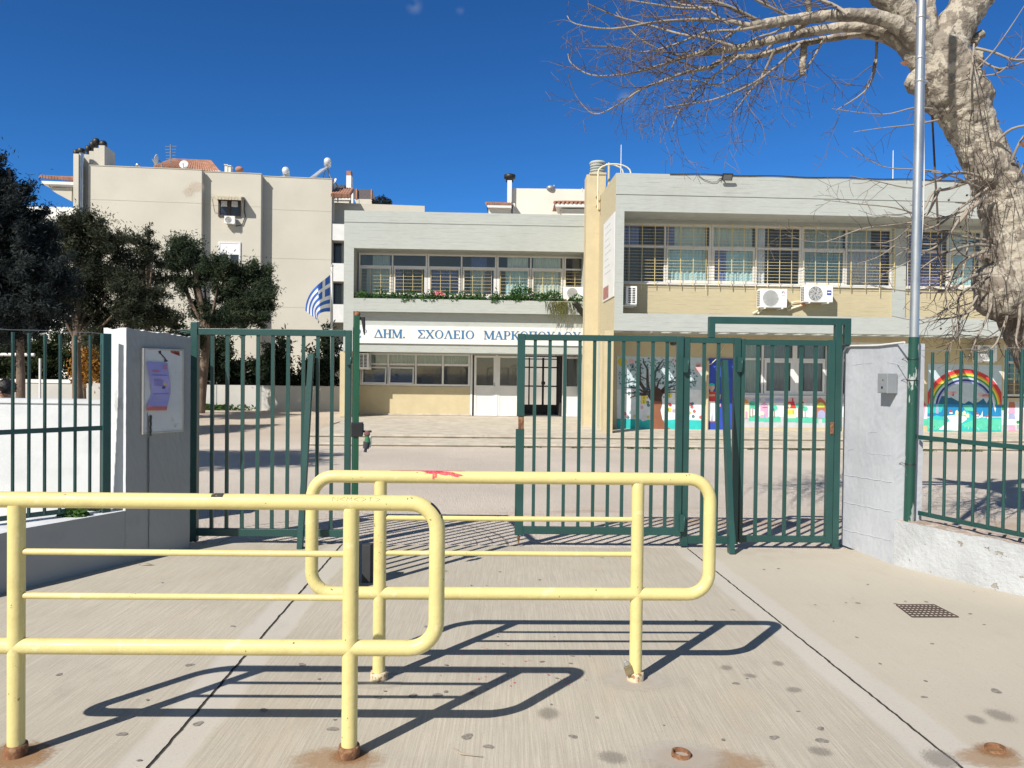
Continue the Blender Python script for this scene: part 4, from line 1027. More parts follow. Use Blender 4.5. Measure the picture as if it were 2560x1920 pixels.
# ground-floor windows of the right wing
zg_t = F1.px(*zB(600, 370), DG)[1]; gb_ = lambda x: F1.px(*zB(x, 700), DG)[0]
window(F1, gx(1854), gb_(1064), zgs, zgt, DG - .05, [gb_(552)], zg_t, fw=.07, curtains=[(gb_(250), gb_(530), zgs, zgt, 'cur_g'), (gb_(580), gb_(1000), zgs, zgt, 'cur_gr')] if MT.setdefault('cur_gr', mat('grey_curtain', (.36, .37, .36), .9, .05, 3)) else [], sash=[1])
window(F1, gb_(1066), gx(2140), zgs, zgt, DG - .05, [gx(2066)], zg_t, fw=.07, curtains=[(gb_(1260), gx(2064), zgs, zgt, 'cur_gr')], sash=[0])
window(F1, gx(2141), gx(2235), zgs, zgt, DG - .05, [gx(2188)], zg_t, fw=.07, curtains=[(gx(2142), gx(2230), zgs, zgt, 'cur_gr')])
w = window(F1, gx(2508), gx(2640), zgs + .05, zgt, DG - .05, [gx(2574)], zg_t, fw=.07)
grille(F1, gx(2510), gx(2638), zgs + .08, zgt - .05, DG + .06, .3, 9)
MB().fbox(F1, gx(1854), gx(2235), DG, DG + .07, zgs - .05, zgs - .004).build('window_sill', 'alu', S)
# blue painted door with its frame, and the yellow pipe beside it
zA = lambda x, y: (1540 + x / 6.9125, 860 + y / 6.9125)
zC = lambda x, y: (2260 + x / 6.913, 860 + y / 6.913)
aS = lambda x: F1.px(zA(x, 800)[0], 975, DG)[0]; aZ = lambda y: F1.px(1680, zA(0, y)[1], DG)[1]
MT['dblue'] = mat('blue_door_paint', (.025, .07, .42), .55, .08, 4)
d_ = MB().fbox(F1, aS(1592), gx(1852), DG + .004, DG + .05, PZ + .01, aZ(240)).build('door', 'dblue', S)
b = MB(); b.tube([F1.w(aS(1558), DG + .14, PZ), F1.w(aS(1558), DG + .14, aZ(285))], .045, 12); b.build('downpipe', 'ypl', S)
b = MB(); b.tube([F1.w(aS(1560), DG + .16, aZ(345)), F1.w(aS(1600), DG + .2, aZ(340)), F1.w(aS(1680), DG + .22, aZ(260)), F1.w(aS(1760), DG + .1, aZ(180)), F1.w(aS(1860), DG + .03, aZ(20))], .012, 6); b.build('hanging_wire', 'pipe', S)
MT['soffl'] = mat('soffit_lamp_black', (.05, .05, .05), .5, .1, 4)
b = MB(); q = F1.px(*zA(990, 20), DG + .2); b.ball(F1.w(q[0], DG + .2, q[1] + .05), .09, 8, sq=(1.2, 1, .7)); b.build('wall_lamp', 'soffl', S)
# ---- murals: flat paint on the wall, in layers 3 mm apart
PAL = {}
def pm(name, c):
    if name not in PAL: PAL[name] = len(PALM); PALM.append(mat('mural_' + name, c, .75, .07, 6))
    return PAL[name]
PALM = []
for n_, c_ in (('sky', (.50, .60, .64)), ('white', (.76, .79, .80)), ('teal', (.03, .50, .47)), ('brown', (.26, .10, .05)), ('dkbrown', (.075, .035, .025)), ('leaf', (.035, .15, .17)), ('yellow', (.62, .52, .06)), ('pink', (.70, .42, .42)),
               ('red', (.60, .05, .05)), ('orange', (.72, .30, .03)), ('ylw2', (.80, .66, .08)), ('grn', (.03, .28, .10)), ('navy', (.025, .04, .20)), ('lilac', (.36, .38, .60)), ('mint', (.10, .55, .38)), ('sea', (.01, .22, .48)), ('hill', (.02, .13, .24)),
               ('skin', (.60, .40, .28)), ('cream', (.80, .72, .50)), ('rose', (.72, .36, .52)), ('grey', (.52, .52, .54)), ('black', (.02, .02, .02)), ('cyan', (.30, .66, .70)), ('terra', (.45, .16, .09)), ('lime', (.60, .66, .12)), ('bluek', (.03, .08, .45))): pm(n_, c_)
LAY = [0]
def mp(b, F, zf, pts, col, lay, d=None):
    dd = (DG if d is None else d) + .004 + .003 * lay
    b.poly([F.w(s_, dd, z_) for s_, z_ in [F.px(*zf(x, y), dd) for x, y in pts]], PAL[col])
def circ(cx, cy, rx, ry=None, n=14, a0=0, a1=360): ry = ry or rx; return [(cx + rx * math.cos(R(a0 + (a1 - a0) * k / (n if a1 - a0 == 360 else n - 1))), cy + ry * math.sin(R(a0 + (a1 - a0) * k / (n if a1 - a0 == 360 else n - 1)))) for k in range(n)]
def strk(b, F, zf, pts, w0, w1, col, lay):
    n = len(pts)
    for i in range(n - 1):
        (x0, y0), (x1, y1) = pts[i], pts[i + 1]; L = math.hypot(x1 - x0, y1 - y0) or 1; nx, ny = -(y1 - y0) / L, (x1 - x0) / L
        a, c = w0 + (w1 - w0) * i / (n - 1), w0 + (w1 - w0) * (i + 1) / (n - 1)
        mp(b, F, zf, [(x0 + nx * a / 2, y0 + ny * a / 2), (x1 + nx * c / 2, y1 + ny * c / 2), (x1 - nx * c / 2, y1 - ny * c / 2), (x0 - nx * a / 2, y0 - ny * a / 2)], col, lay + (.25 if i % 2 else 0))
rnd = random.Random(5)
b = MB()
# tree mural
mp(b, F1, zA, [(15, 208), (1525, 232), (1525, 1480), (15, 1470)], 'white', 0)
mp(b, F1, zA, [(15, 208), (1525, 232), (1525, 800), (900, 760), (300, 800), (15, 780)], 'sky', 1)
mp(b, F1, zA, [(15, 1290), (420, 1300), (460, 1340), (560, 1310), (870, 1320), (1000, 1305), (1260, 1312), (1525, 1320), (1525, 1480), (15, 1470)], 'teal', 2)
mp(b, F1, zA, circ(110, 310, 82), 'yellow', 2)
for cx, cy, r_ in ((268, 305, 48), (1430, 420, 70), (1420, 360, 42), (1010, 290, 30)): mp(b, F1, zA, circ(cx, cy, r_), 'pink', 2.3)
mp(b, F1, zA, [(590, 1478), (612, 1180), (640, 1010), (600, 880), (640, 790), (720, 780), (790, 900), (800, 1030), (768, 1140), (800, 1300), (870, 1420), (960, 1478)], 'brown', 3)
mp(b, F1, zA, [(600, 985), (520, 850), (610, 770), (740, 760), (830, 830), (790, 920), (785, 1000), (700, 985)], 'dkbrown', 4)
for pts, w0 in ((((560, 860), (480, 760), (410, 640), (420, 470), (425, 330)), 62), (((560, 800), (545, 640), (545, 430), (480, 330), (470, 250)), 58), (((660, 790), (650, 660), (680, 480), (750, 360), (830, 260)), 70), (((680, 480), (780, 420), (830, 340)), 22),
                 (((700, 780), (740, 640), (810, 560)), 40), (((780, 830), (880, 700), (1010, 590)), 50), (((800, 840), (900, 760), (1030, 715)), 50), (((880, 690), (1030, 640)), 20), (((780, 800), (1030, 790)), 30), (((520, 830), (420, 700), (300, 640), (130, 685)), 44), (((520, 850), (360, 760), (130, 750)), 44),
                 (((530, 880), (380, 840), (130, 850)), 36), (((520, 880), (370, 880), (240, 930)), 30), (((545, 620), (430, 560), (410, 480)), 20), (((800, 850), (960, 830), (1200, 850)), 26), (((1010, 590), (1150, 540), (1300, 520)), 22), (((1030, 715), (1200, 690), (1400, 640)), 24)): strk(b, F1, zA, pts, w0, 10, 'dkbrown', 4.5)
for _ in range(520):
    a = rnd.uniform(0, 6.28); q = math.sqrt(rnd.random()); x = 720 + 690 * q * math.cos(a); y = 610 + 380 * q * math.sin(a)
    if 20 < x < 1500 and 240 < y and not (560 < x < 820 and y > 700):
        r_ = rnd.uniform(10, 26); t_ = rnd.uniform(0, 3.1); mp(b, F1, zA, [(x + r_ * math.cos(t_), y + r_ * math.sin(t_)), (x - r_ * .45 * math.sin(t_), y + r_ * .45 * math.cos(t_)), (x - r_ * math.cos(t_), y - r_ * math.sin(t_)), (x + r_ * .45 * math.sin(t_), y - r_ * .45 * math.cos(t_))], 'leaf', 5.3)
for _ in range(36):
    x, y = rnd.uniform(130, 1480), rnd.uniform(1000, 1270)
    if 590 < x < 860: continue
    c = rnd.choice(('rose', 'red', 'yellow', 'leaf', 'leaf', 'cyan'))
    for k in range(5): mp(b, F1, zA, circ(x + 17 * math.cos(k * 1.26), y + 17 * math.sin(k * 1.26), 11, n=6), c, 5.3)
for x, y in ((485, 925), (920, 890), (905, 1130), (480, 1000)):
    for dx, dy in ((-26, -10), (24, -16), (-16, 22), (20, 18)): mp(b, F1, zA, circ(x + dx, y + dy, 27, 20, 8), 'ylw2', 5.8)
    mp(b, F1, zA, circ(x, y, 5, 26, 8), 'black', 6.2)
b.build('mural', PALM, S)
# children painted on the blue door
b = MB(); dk = DG + .05
def door(pts, col, lay): mp(b, F1, zA, pts, col, lay, dk)
door(circ(1655, 745, 52, 62), 'skin', 1); door([(1600, 725), (1610, 690), (1655, 672), (1700, 690), (1712, 722)], 'teal', 2)
door([(1635, 800), (1678, 800), (1682, 832), (1630, 832)], 'skin', 1.4); door([(1592, 825), (1720, 822), (1730, 900), (1712, 990), (1598, 995), (1590, 900)], 'red', 2); door([(1596, 872), (1708, 868), (1708, 902), (1596, 905)], 'skin', 3)
door([(1596, 990), (1712, 990), (1712, 1330), (1668, 1330), (1662, 1140), (1650, 1330), (1600, 1330), (1588, 1100)], 'white', 2.5); door([(1594, 1325), (1712, 1328), (1710, 1352), (1594, 1350)], 'terra', 3); strk(b, F1, zA, [(1655, 1010), (1660, 1170), (1650, 1320)], 5, 4, 'black', 9)
door(circ(1880, 770, 46, 60), 'skin', 1); door([(1835, 745), (1840, 700), (1885, 685), (1925, 710), (1925, 750)], 'dkbrown', 2); door([(1820, 850), (1935, 850), (1940, 985), (1815, 985)], 'bluek', 2)
door([(1785, 870), (1815, 870), (1800, 960), (1778, 950)], 'skin', 2.4); door([(1780, 1040), (1812, 1030), (1806, 1090), (1786, 1085)], 'rose', 2.6); door([(1890, 1030), (1905, 1030), (1925, 1090), (1892, 1090)], 'rose', 2.6)
b.build('painted_children', PALM, d_)
# street of painted houses below the windows
b = MB()
mp(b, F1, zB, [(215, 955), (2680, 985), (2680, 1470), (215, 1462)], 'grey', 0); mp(b, F1, zB, [(215, 1060), (2680, 1090), (2680, 1300), (215, 1290)], 'white', 1)
for x in range(260, 2600, 190): mp(b, F1, zB, circ(x + rnd.uniform(-20, 20), 1010 + (x - 260) * .012, 70, 26), rnd.choice(('lilac', 'pink', 'grey')), .6)
for x0, x1, y0 in ((215, 260, 1310), (330, 560, 1275), (560, 840, 1290), (920, 1080, 1290), (1080, 1440, 1300), (1500, 1800, 1300), (1850, 2300, 1310)):
    pts = [(x0, y0 + 80)] + [(x0 + (x1 - x0) * k / 8, y0 + rnd.uniform(-16, 10)) for k in range(9)] + [(x1, y0 + 85)]; mp(b, F1, zB, pts, 'mint', 2)
def house(x, y, w, h, wall, roof, rh=60, lay=3):
    mp(b, F1, zB, [(x, y), (x + w, y), (x + w, y - h), (x, y - h)], wall, lay); mp(b, F1, zB, [(x - 8, y - h), (x + w + 8, y - h), (x + w / 2, y - h - rh)], roof, lay + .5)
house(228, 1310, 110, 240, 'cream', 'orange'); mp(b, F1, zB, [(275, 1310), (312, 1310), (312, 1210), (293, 1195), (275, 1210)], 'rose', 3.6)
for x, y, r_ in ((350, 1110, 60), (440, 1120, 62), (395, 1080, 52), (740, 1150, 55), (705, 1170, 40), (1120, 1110, 48), (1230, 1160, 46), (1190, 1130, 30), (2330, 1130, 60), (1580, 1150, 60)):
    mp(b, F1, zB, circ(x, y, r_, r_ * .85, 11), 'mint', 2.6); strk(b, F1, zB, [(x, y + 30), (x, 1300)], 12, 12, 'brown', 2.3)
house(515, 1310, 125, 190, 'rose', 'rose', 70); mp(b, F1, zB, circ(545, 1230, 35, 30), 'cream', 3.6); mp(b, F1, zB, [(570, 1310), (600, 1310), (600, 1250), (570, 1250)], 'lilac', 3.7); mp(b, F1, zB, [(550, 1140), (630, 1135), (630, 1143), (550, 1148)], 'black', 3.7)
mp(b, F1, zB, [(925, 1310), (1085, 1310), (1085, 1150), (925, 1150)], 'cream', 3); mp(b, F1, zB, [(915, 1155), (1090, 1155), (1055, 1048), (930, 1050)], 'red', 3.6); mp(b, F1, zB, [(1020, 1050), (1045, 1050), (1042, 990), (1024, 990)], 'red', 3.8); mp(b, F1, zB, [(940, 1250), (1045, 1250), (1045, 1180), (940, 1180)], 'ylw2', 3.8); mp(b, F1, zB, circ(980, 1110, 22, 32), 'cream', 4)
for x in (940, 1037): mp(b, F1, zB, [(x, 1250), (x + 8, 1250), (x + 8, 1180), (x, 1180)], 'brown', 4.2)
strk(b, F1, zB, [(1190, 1070), (1190, 1310)], 8, 8, 'dkbrown', 3); mp(b, F1, zB, [(1165, 1070), (1215, 1070), (1190, 1040)], 'black', 3.6); mp(b, F1, zB, [(1175, 1070), (1205, 1070), (1200, 1105), (1180, 1105)], 'ylw2', 3.4)
mp(b, F1, zB, [(1385, 1310), (1560, 1310), (1560, 1070), (1385, 1070)], 'terra', 3); mp(b, F1, zB, [(1365, 1080), (1580, 1080), (1470, 975)], 'terra', 3.5); mp(b, F1, zB, circ(1480, 1110, 60, 48, 12, 180, 360) + [(1540, 1140), (1420, 1140)], 'lime', 4); mp(b, F1, zB, circ(1490, 1240, 60, 58, 12, 180, 360) + [(1550, 1310), (1430, 1310)], 'lilac', 4)
house(1680, 1310, 130, 190, 'cream', 'red'); house(1960, 1310, 150, 220, 'rose', 'terra'); house(2180, 1310, 110, 180, 'cyan', 'red')
b.build('mural', PALM, S)
# rainbow mural
b = MB(); mp(b, F1, zC, [(415, 345), (1690, 365), (1680, 1505), (405, 1500)], 'sky', 0)
cx, cy = 1048, 1090
def arch(r0x, r0y, r1x, r1y, col, lay, a0=180, a1=360, n=32):
    for k in range(n):
        a, c = R(a0 + (a1 - a0) * k / n), R(a0 + (a1 - a0) * (k + 1) / n)
        q = [(cx + rx * math.cos(t_), cy + ry * math.sin(t_)) for rx, ry, t_ in ((r0x, r0y, a), (r0x, r0y, c), (r1x, r1y, c), (r1x, r1y, a))]
        q = [(min(1686, max(412, x)), y) for x, y in q]
        mp(b, F1, zC, q, col, lay)
for r0x, r1x, col in ((690, 650, 'red'), (652, 620, 'red'), (622, 598, 'orange'), (600, 570, 'ylw2'), (572, 540, 'grn'), (542, 505, 'sky'), (507, 470, 'navy'), (472, 440, 'lilac')): arch(r0x, r0x * .955, r1x, r1x * .955, col, 1.5 if col != 'orange' else 1.8)
mp(b, F1, zC, circ(cx, cy, 441, 420, 24, 180, 360), 'sky', 1.5)
for x, y, r_ in ((810, 845, 60), (880, 840, 45), (1340, 880, 62), (1420, 900, 70), (1440, 880, 50)): mp(b, F1, zC, circ(x, y, r_, r_ * .55), 'pink', 2)
mp(b, F1, zC, [(590, 1045), (650, 900), (700, 900), (720, 940), (820, 925), (960, 1000), (1040, 1035), (1120, 985), (1200, 1030), (1290, 1000), (1375, 940), (1430, 1030), (1480, 930), (1520, 1045)], 'hill', 2.4)
mp(b, F1, zC, [(410, 1035), (1680, 1050), (1680, 1250), (405, 1250)], 'sea', 3); mp(b, F1, zC, [(410, 1040), (700, 1040), (640, 1180), (410, 1200)], 'teal', 3.4); mp(b, F1, zC, [(1010, 1060), (1170, 1050), (1200, 1160), (1060, 1150)], 'mint', 3.4)
mp(b, F1, zC, [(405, 1285), (560, 1230), (800, 1290), (900, 1180), (1100, 1160), (1250, 1290), (1480, 1270), (1680, 1270), (1680, 1505), (405, 1500)], 'teal', 3.8); mp(b, F1, zC, [(405, 1290), (700, 1320), (720, 1360), (600, 1470), (405, 1485)], 'mint', 4.2); mp(b, F1, zC, [(990, 1400), (1200, 1310), (1480, 1290), (1680, 1300), (1680, 1490), (1300, 1480), (1100, 1440)], 'mint', 4.2)
mp(b, F1, zC, [(740, 1240), (900, 1225), (1060, 1250), (1090, 1300), (990, 1370), (940, 1400), (945, 1500), (590, 1480), (700, 1390), (790, 1330)], 'white', 4.6)
for x, y in ((915, 1200), (1042, 1210), (1100, 1250)): mp(b, F1, zC, [(x - 30, y + 22), (x - 30, y - 30), (x, y - 62), (x + 26, y - 30), (x + 26, y + 22)], 'cream', 4.8)
for x, y in ((800, 1180), (1250, 1220), (1450, 1260)): mp(b, F1, zC, [(x - 30, y), (x + 45, y), (x + 25, y - 35), (x - 8, y - 35)], 'red', 4.8); mp(b, F1, zC, [(x - 15, y), (x + 40, y), (x + 40, y + 28), (x - 15, y + 28)], 'white', 4.9)
mp(b, F1, zC, [(545, 1200), (600, 1205), (590, 1040), (560, 1035)], 'lilac', 4.8); mp(b, F1, zC, [(1300, 1240), (1330, 1230), (1360, 1150), (1360, 1260), (1300, 1285)], 'white', 4.8); mp(b, F1, zC, [(1520, 900), (1590, 1120), (1580, 1180), (1545, 1080)], 'white', 3.2)
for k in range(40): x = rnd.uniform(420, 1660); y = rnd.uniform(1440, 1490); mp(b, F1, zC, [(x, y), (x + 7, y), (x + rnd.uniform(-12, 12), y - rnd.uniform(25, 60))], rnd.choice(('grn', 'white', 'teal')), 5.2)
for x, y, c in ((850, 880, 'red'), (1275, 965, 'yellow'), (1055, 965, 'pink')): mp(b, F1, zC, circ(x, y, 18, n=6), c, 3)
# houses either side of it
mp(b, F1, zC, [(1692, 985), (2900, 1010), (2900, 1500), (1692, 1500)], 'grey', .2); mp(b, F1, zC, [(1692, 1080), (2900, 1100), (2900, 1400), (1692, 1400)], 'white', .7)
for k, c in enumerate(('terra', 'rose', 'lilac', 'white', 'rose')): mp(b, F1, zC, [(1815, 1000 + 100 * k), (1910, 1000 + 100 * k), (1925, 1100 + 100 * k), (1800, 1100 + 100 * k)], c, 1.4)
mp(b, F1, zC, circ(1968, 1350, 28), 'grn', 1.4); strk(b, F1, zC, [(1968, 1360), (1968, 1470)], 8, 8, 'grn', 1.7); mp(b, F1, zC, [(2000, 1130), (2110, 1130), (2110, 1480), (2000, 1480)], 'pink', 1.4); mp(b, F1, zC, [(1690, 1050), (1760, 1040), (1750, 1140), (1690, 1150)], 'grn', 1.4)
mp(b, F1, zC, [(60, 1070), (408, 1080), (400, 1300), (60, 1300)], 'white', .3); mp(b, F1, zC, [(200, 1060), (370, 1060), (350, 1300), (200, 1300)], 'rose', .8); mp(b, F1, zC, [(190, 1065), (385, 1065), (320, 950)], 'red', 1.4); mp(b, F1, zC, [(60, 1300), (408, 1290), (408, 1400), (60, 1400)], 'mint', 1.4)
b.build('mural', PALM, S)

# ---- entrance wing
E = S
q2 = lambda x, y, d=0.0: F2.px(*z2(x, y), d)
e_top = q2(200, 337)[1]; e_gr = q2(200, 405)[1]; e_rt = q2(200, 553)[1]; e_bb = q2(300, 1150, -.05)[1]; e_pt = q2(260, 842, .12)[1]; e_pb = q2(260, 918, .12)[1]
S1 = q2(1560, 700)[0]; sa = q2(195, 600)[0]
DE, DD = -.8, -1.55
ews = q2(800, 835, DE)[1]; ewt = q2(600, 582 + 6, DE)[1]; ett = q2(600, 662, DE)[1]
b = MB()
b.fbox(F2, 0, S1, -.9, 0, e_gr + .012, e_top); b.fbox(F2, .02, S1, -.9, -.03, e_gr - .012, e_gr + .012); b.fbox(F2, 0, S1, -1.0, 0, e_rt, e_gr - .012)
b.fbox(F2, 0, sa, -1.0, 0, e_bb, e_rt); b.fbox(F2, sa, S1, -1.5, -.16, e_bb, e_pb - .004); b.fbox(F2, sa, S1, -1.5, DE - .1, e_pb - .004, ews - .05)
b.fbox(F2, sa, S1, DE - .2, DE, ewt, e_rt)
b.fbox(F2, 0, S1, -6, -1.0, e_top - .5, e_top - .35); b.fbox(F2, 0, .18, -9, -1.0, PZ, e_top - .4); b.fbox(F2, .18, S1, -5.8, -1.5, e_bb, e_bb + .2)
b.build('concrete_frame', 'conc', S)
b = MB(); b.fbox(F2, sa + .02, S1, DE, .12, e_pb, e_pt - .06); b.fbox(F2, sa + .02, S1, -.02, .12, e_pt - .06, e_pt); pl = b.build('planter_box', 'conc', S)
MB().fbox(F2, sa + .03, S1, DE + .05, -.03, e_pt - .058, e_pt - .03).build('planter_soil', 'soilb', pl)
# its upper windows
us = lambda x: q2(x, 700, DE)[0]
def cu(a, c, m, lower=True): return (us(a), us(c), ews, ett, m) if lower else (us(a), us(c), ett, ewt, m)
window(F2, us(222), us(617), ews, ewt, DE - .05, [us(417)], ett, fw=.06, curtains=[cu(265, 405, 'cur_g'), cu(425, 470, 'cur_b'), cu(300, 400, 'cur_g', 0)], sash=[0, 1])
window(F2, us(619), us(1017), ews, ewt, DE - .05, [us(815)], ett, fw=.06, curtains=[cu(640, 800, 'cur_b'), cu(866, 950, 'cur_g'), cu(950, 985, 'cur_p') if MT.setdefault('cur_p', mat('brown_curtain', (.30, .20, .17), .9, .05, 3)) else None, cu(870, 960, 'cur_b', 0)], sash=[0, 1])
window(F2, us(1019), us(1405), ews, ewt, DE - .05, [us(1214)], ett, fw=.06, curtains=[cu(1070, 1200, 'cur_t'), cu(1228, 1392, 'cur_g'), cu(1228, 1390, 'cur_g', 0), cu(1080, 1200, 'cur_g', 0)], sash=[0, 1])
window(F2, us(1407), us(1560), ews, ewt, DE - .05, [us(1530)], ett, fw=.06, curtains=[], sash=[])
for a, c in ((235, 410), (428, 590), (640, 805), (825, 988), (1040, 1205), (1228, 1390), (1410, 1525)): grille(F2, us(a), us(c), ews + .1, ett - .12, DE + .06, .37, 7, 0, None, .014)
# ground floor of the entrance
gz2 = lambda y, x=600: q2(x, y, DD)[1]; gs2 = lambda x: q2(x, 1300, DD)[0]
PF = -.18
b = MB(); b.fbox(F2, gs2(205), gs2(868), DD - .2, DD, PF + .06, gz2(1350)); b.build('ground_wall', 'ypl', S); b = MB(); b.fbox(F2, -.12, .28, -9, -.04, PF, e_bb - .002); b.build('corner_column', 'ypl', S)
b = MB(); b.fbox(F2, gs2(205), gs2(868), DD - .2, DD + .05, PF, PF + .06); b.build('plinth', 'step', S)
zw0, zw1, zwm = gz2(1348), e_bb - .01, gz2(1225)
w = window(F2, gs2(228), gs2(864), zw0, zw1, DD - .04, [gs2(392), gs2(551), gs2(707)], zwm, fw=.075, curtains=[(gs2(240), gs2(850), zwm, zw1, 'cur_g')], glass=True)
for a, c in ((244, 384), (400, 542)):        # two tilted vent sashes
    b = MB(); sa_, sb_ = gs2(a), gs2(c); za_, zb2 = gz2(1240), gz2(1338); f = .05; o_ = .16
    def tl(s_, k, dd): return F2.w(s_, DD + .01 + dd + o_ * (1 - k), za_ * k + zb2 * (1 - k))
    def rail_(s0_, s1_, k0, k1): b.hexa([tl(s0_, k0, 0), tl(s1_, k0, 0), tl(s1_, k0, .035), tl(s0_, k0, .035), tl(s0_, k1, 0), tl(s1_, k1, 0), tl(s1_, k1, .035), tl(s0_, k1, .035)])
    rail_(sa_, sb_, 0, .09); rail_(sa_, sb_, .91, 1); rail_(sa_, sa_ + f, .09, .91); rail_(sb_ - f, sb_, .09, .91)
    o = b.build('vent_sash', 'alu', w); o2 = MB(); o2.poly([tl(sa_ + f, .09, .017), tl(sb_ - f, .09, .017), tl(sb_ - f, .91, .017), tl(sa_ + f, .91, .017)]); o2.build('vent_pane', 'glass', w)
# white doors
def door_panel(x0, x1, name='door'):
    s0, s1 = gs2(x0), gs2(x1); zt, zm, zb = gz2(1172, 950), gz2(1352, 950), PF
    b = MB(); f = .085; dd = DD - .03
    b.fbox(F2, s0, s0 + f, dd - .03, dd + .03, zb, zt); b.fbox(F2, s1 - f, s1, dd - .03, dd + .03, zb, zt)
    for z0, z1 in ((zb, zb + .1), (zm - .05, zm + .05), (zt - f, zt)): b.fbox(F2, s0 + f, s1 - f, dd - .028, dd + .028, z0, z1)
    b.fbox(F2, s0 + f, s1 - f, dd - .01, dd + .012, zb + .1, zm - .05)
    o = b.build(name, 'alu', S)
    b = MB(); b.poly([F2.w(s0 + f, dd, zm), F2.w(s1 - f, dd, zm), F2.w(s1 - f, dd, zt - f), F2.w(s0 + f, dd, zt - f)]); b.build('pane', 'glass', o)
    b = MB(); b.tube([F2.w(s1 - .05, dd + .05, zm + .02), F2.w(s1 - .05, dd + .05, zm + .16)], .012, 6); b.build('handle', 'steel', o)
door_panel(888, 1012); door_panel(1024, 1148); door_panel(1408, 1515)
b = MB()
for x in (866, 1012, 1396, 1515): b.fbox(F2, gs2(x), gs2(x + 12), DD - .08, DD + .02, PF, e_bb - .01)
b.fbox(F2, gs2(878), gs2(1530), DD - .078, DD + .018, gz2(1168, 950), e_bb - .012); b.build('door_frame', 'alu', S)
# dark hall with an inner black framed glass screen in front of a bright back yard
b = MB(); b.fbox(F2, .2, S1, -5.6, -1.5, PF - .06, PF - .01); b.fbox(F2, .2, gs2(880), -5.7, -5.6, PF, e_top - .6); b.build('hall_floor', 'room', S)
DI = -3.4
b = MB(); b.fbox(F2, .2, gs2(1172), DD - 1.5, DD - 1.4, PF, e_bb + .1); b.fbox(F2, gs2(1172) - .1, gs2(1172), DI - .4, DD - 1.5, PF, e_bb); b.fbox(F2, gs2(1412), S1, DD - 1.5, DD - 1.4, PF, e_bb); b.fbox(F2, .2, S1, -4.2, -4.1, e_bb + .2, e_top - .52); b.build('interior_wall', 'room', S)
b = MB(); b.fbox(F2, gs2(60), S1 + 3, -14.2, -14, PF - .3, 2.4); b.build('courtyard_wall', 'room2', S)
DI = -3.4
is_ = lambda x: q2(x, 1350, DI)[0]; iz = lambda y: q2(1280, y, DI)[1]
b = MB()
for x, w_ in ((1160, 14), (1200, 8), (1278, 12), (1362, 34), (1120, 10), (1450, 60)): b.fbox(F2, is_(x), is_(x + w_), DI - .03, DI + .03, PF, iz(1185))
for y, h in ((1237, 8), (1345, 8), (1190, 6)): b.fbox(F2, is_(900), is_(1520), DI - .025, DI + .025, iz(y + h), iz(y))
b.fbox(F2, is_(1100), is_(1500), DI - .02, DI + .02, PF, iz(1455))
b.fbox(F2, is_(1274), is_(1296), DI + .03, DI + .08, iz(1340), iz(1322)); b.build('inner_screen', 'black', S)
b = MB(); b.fbox(F2, gs2(1385), gs2(1405), DI + .2, DI + 1.6, PF, e_bb); b.build('hall_pier', 'dark', S)
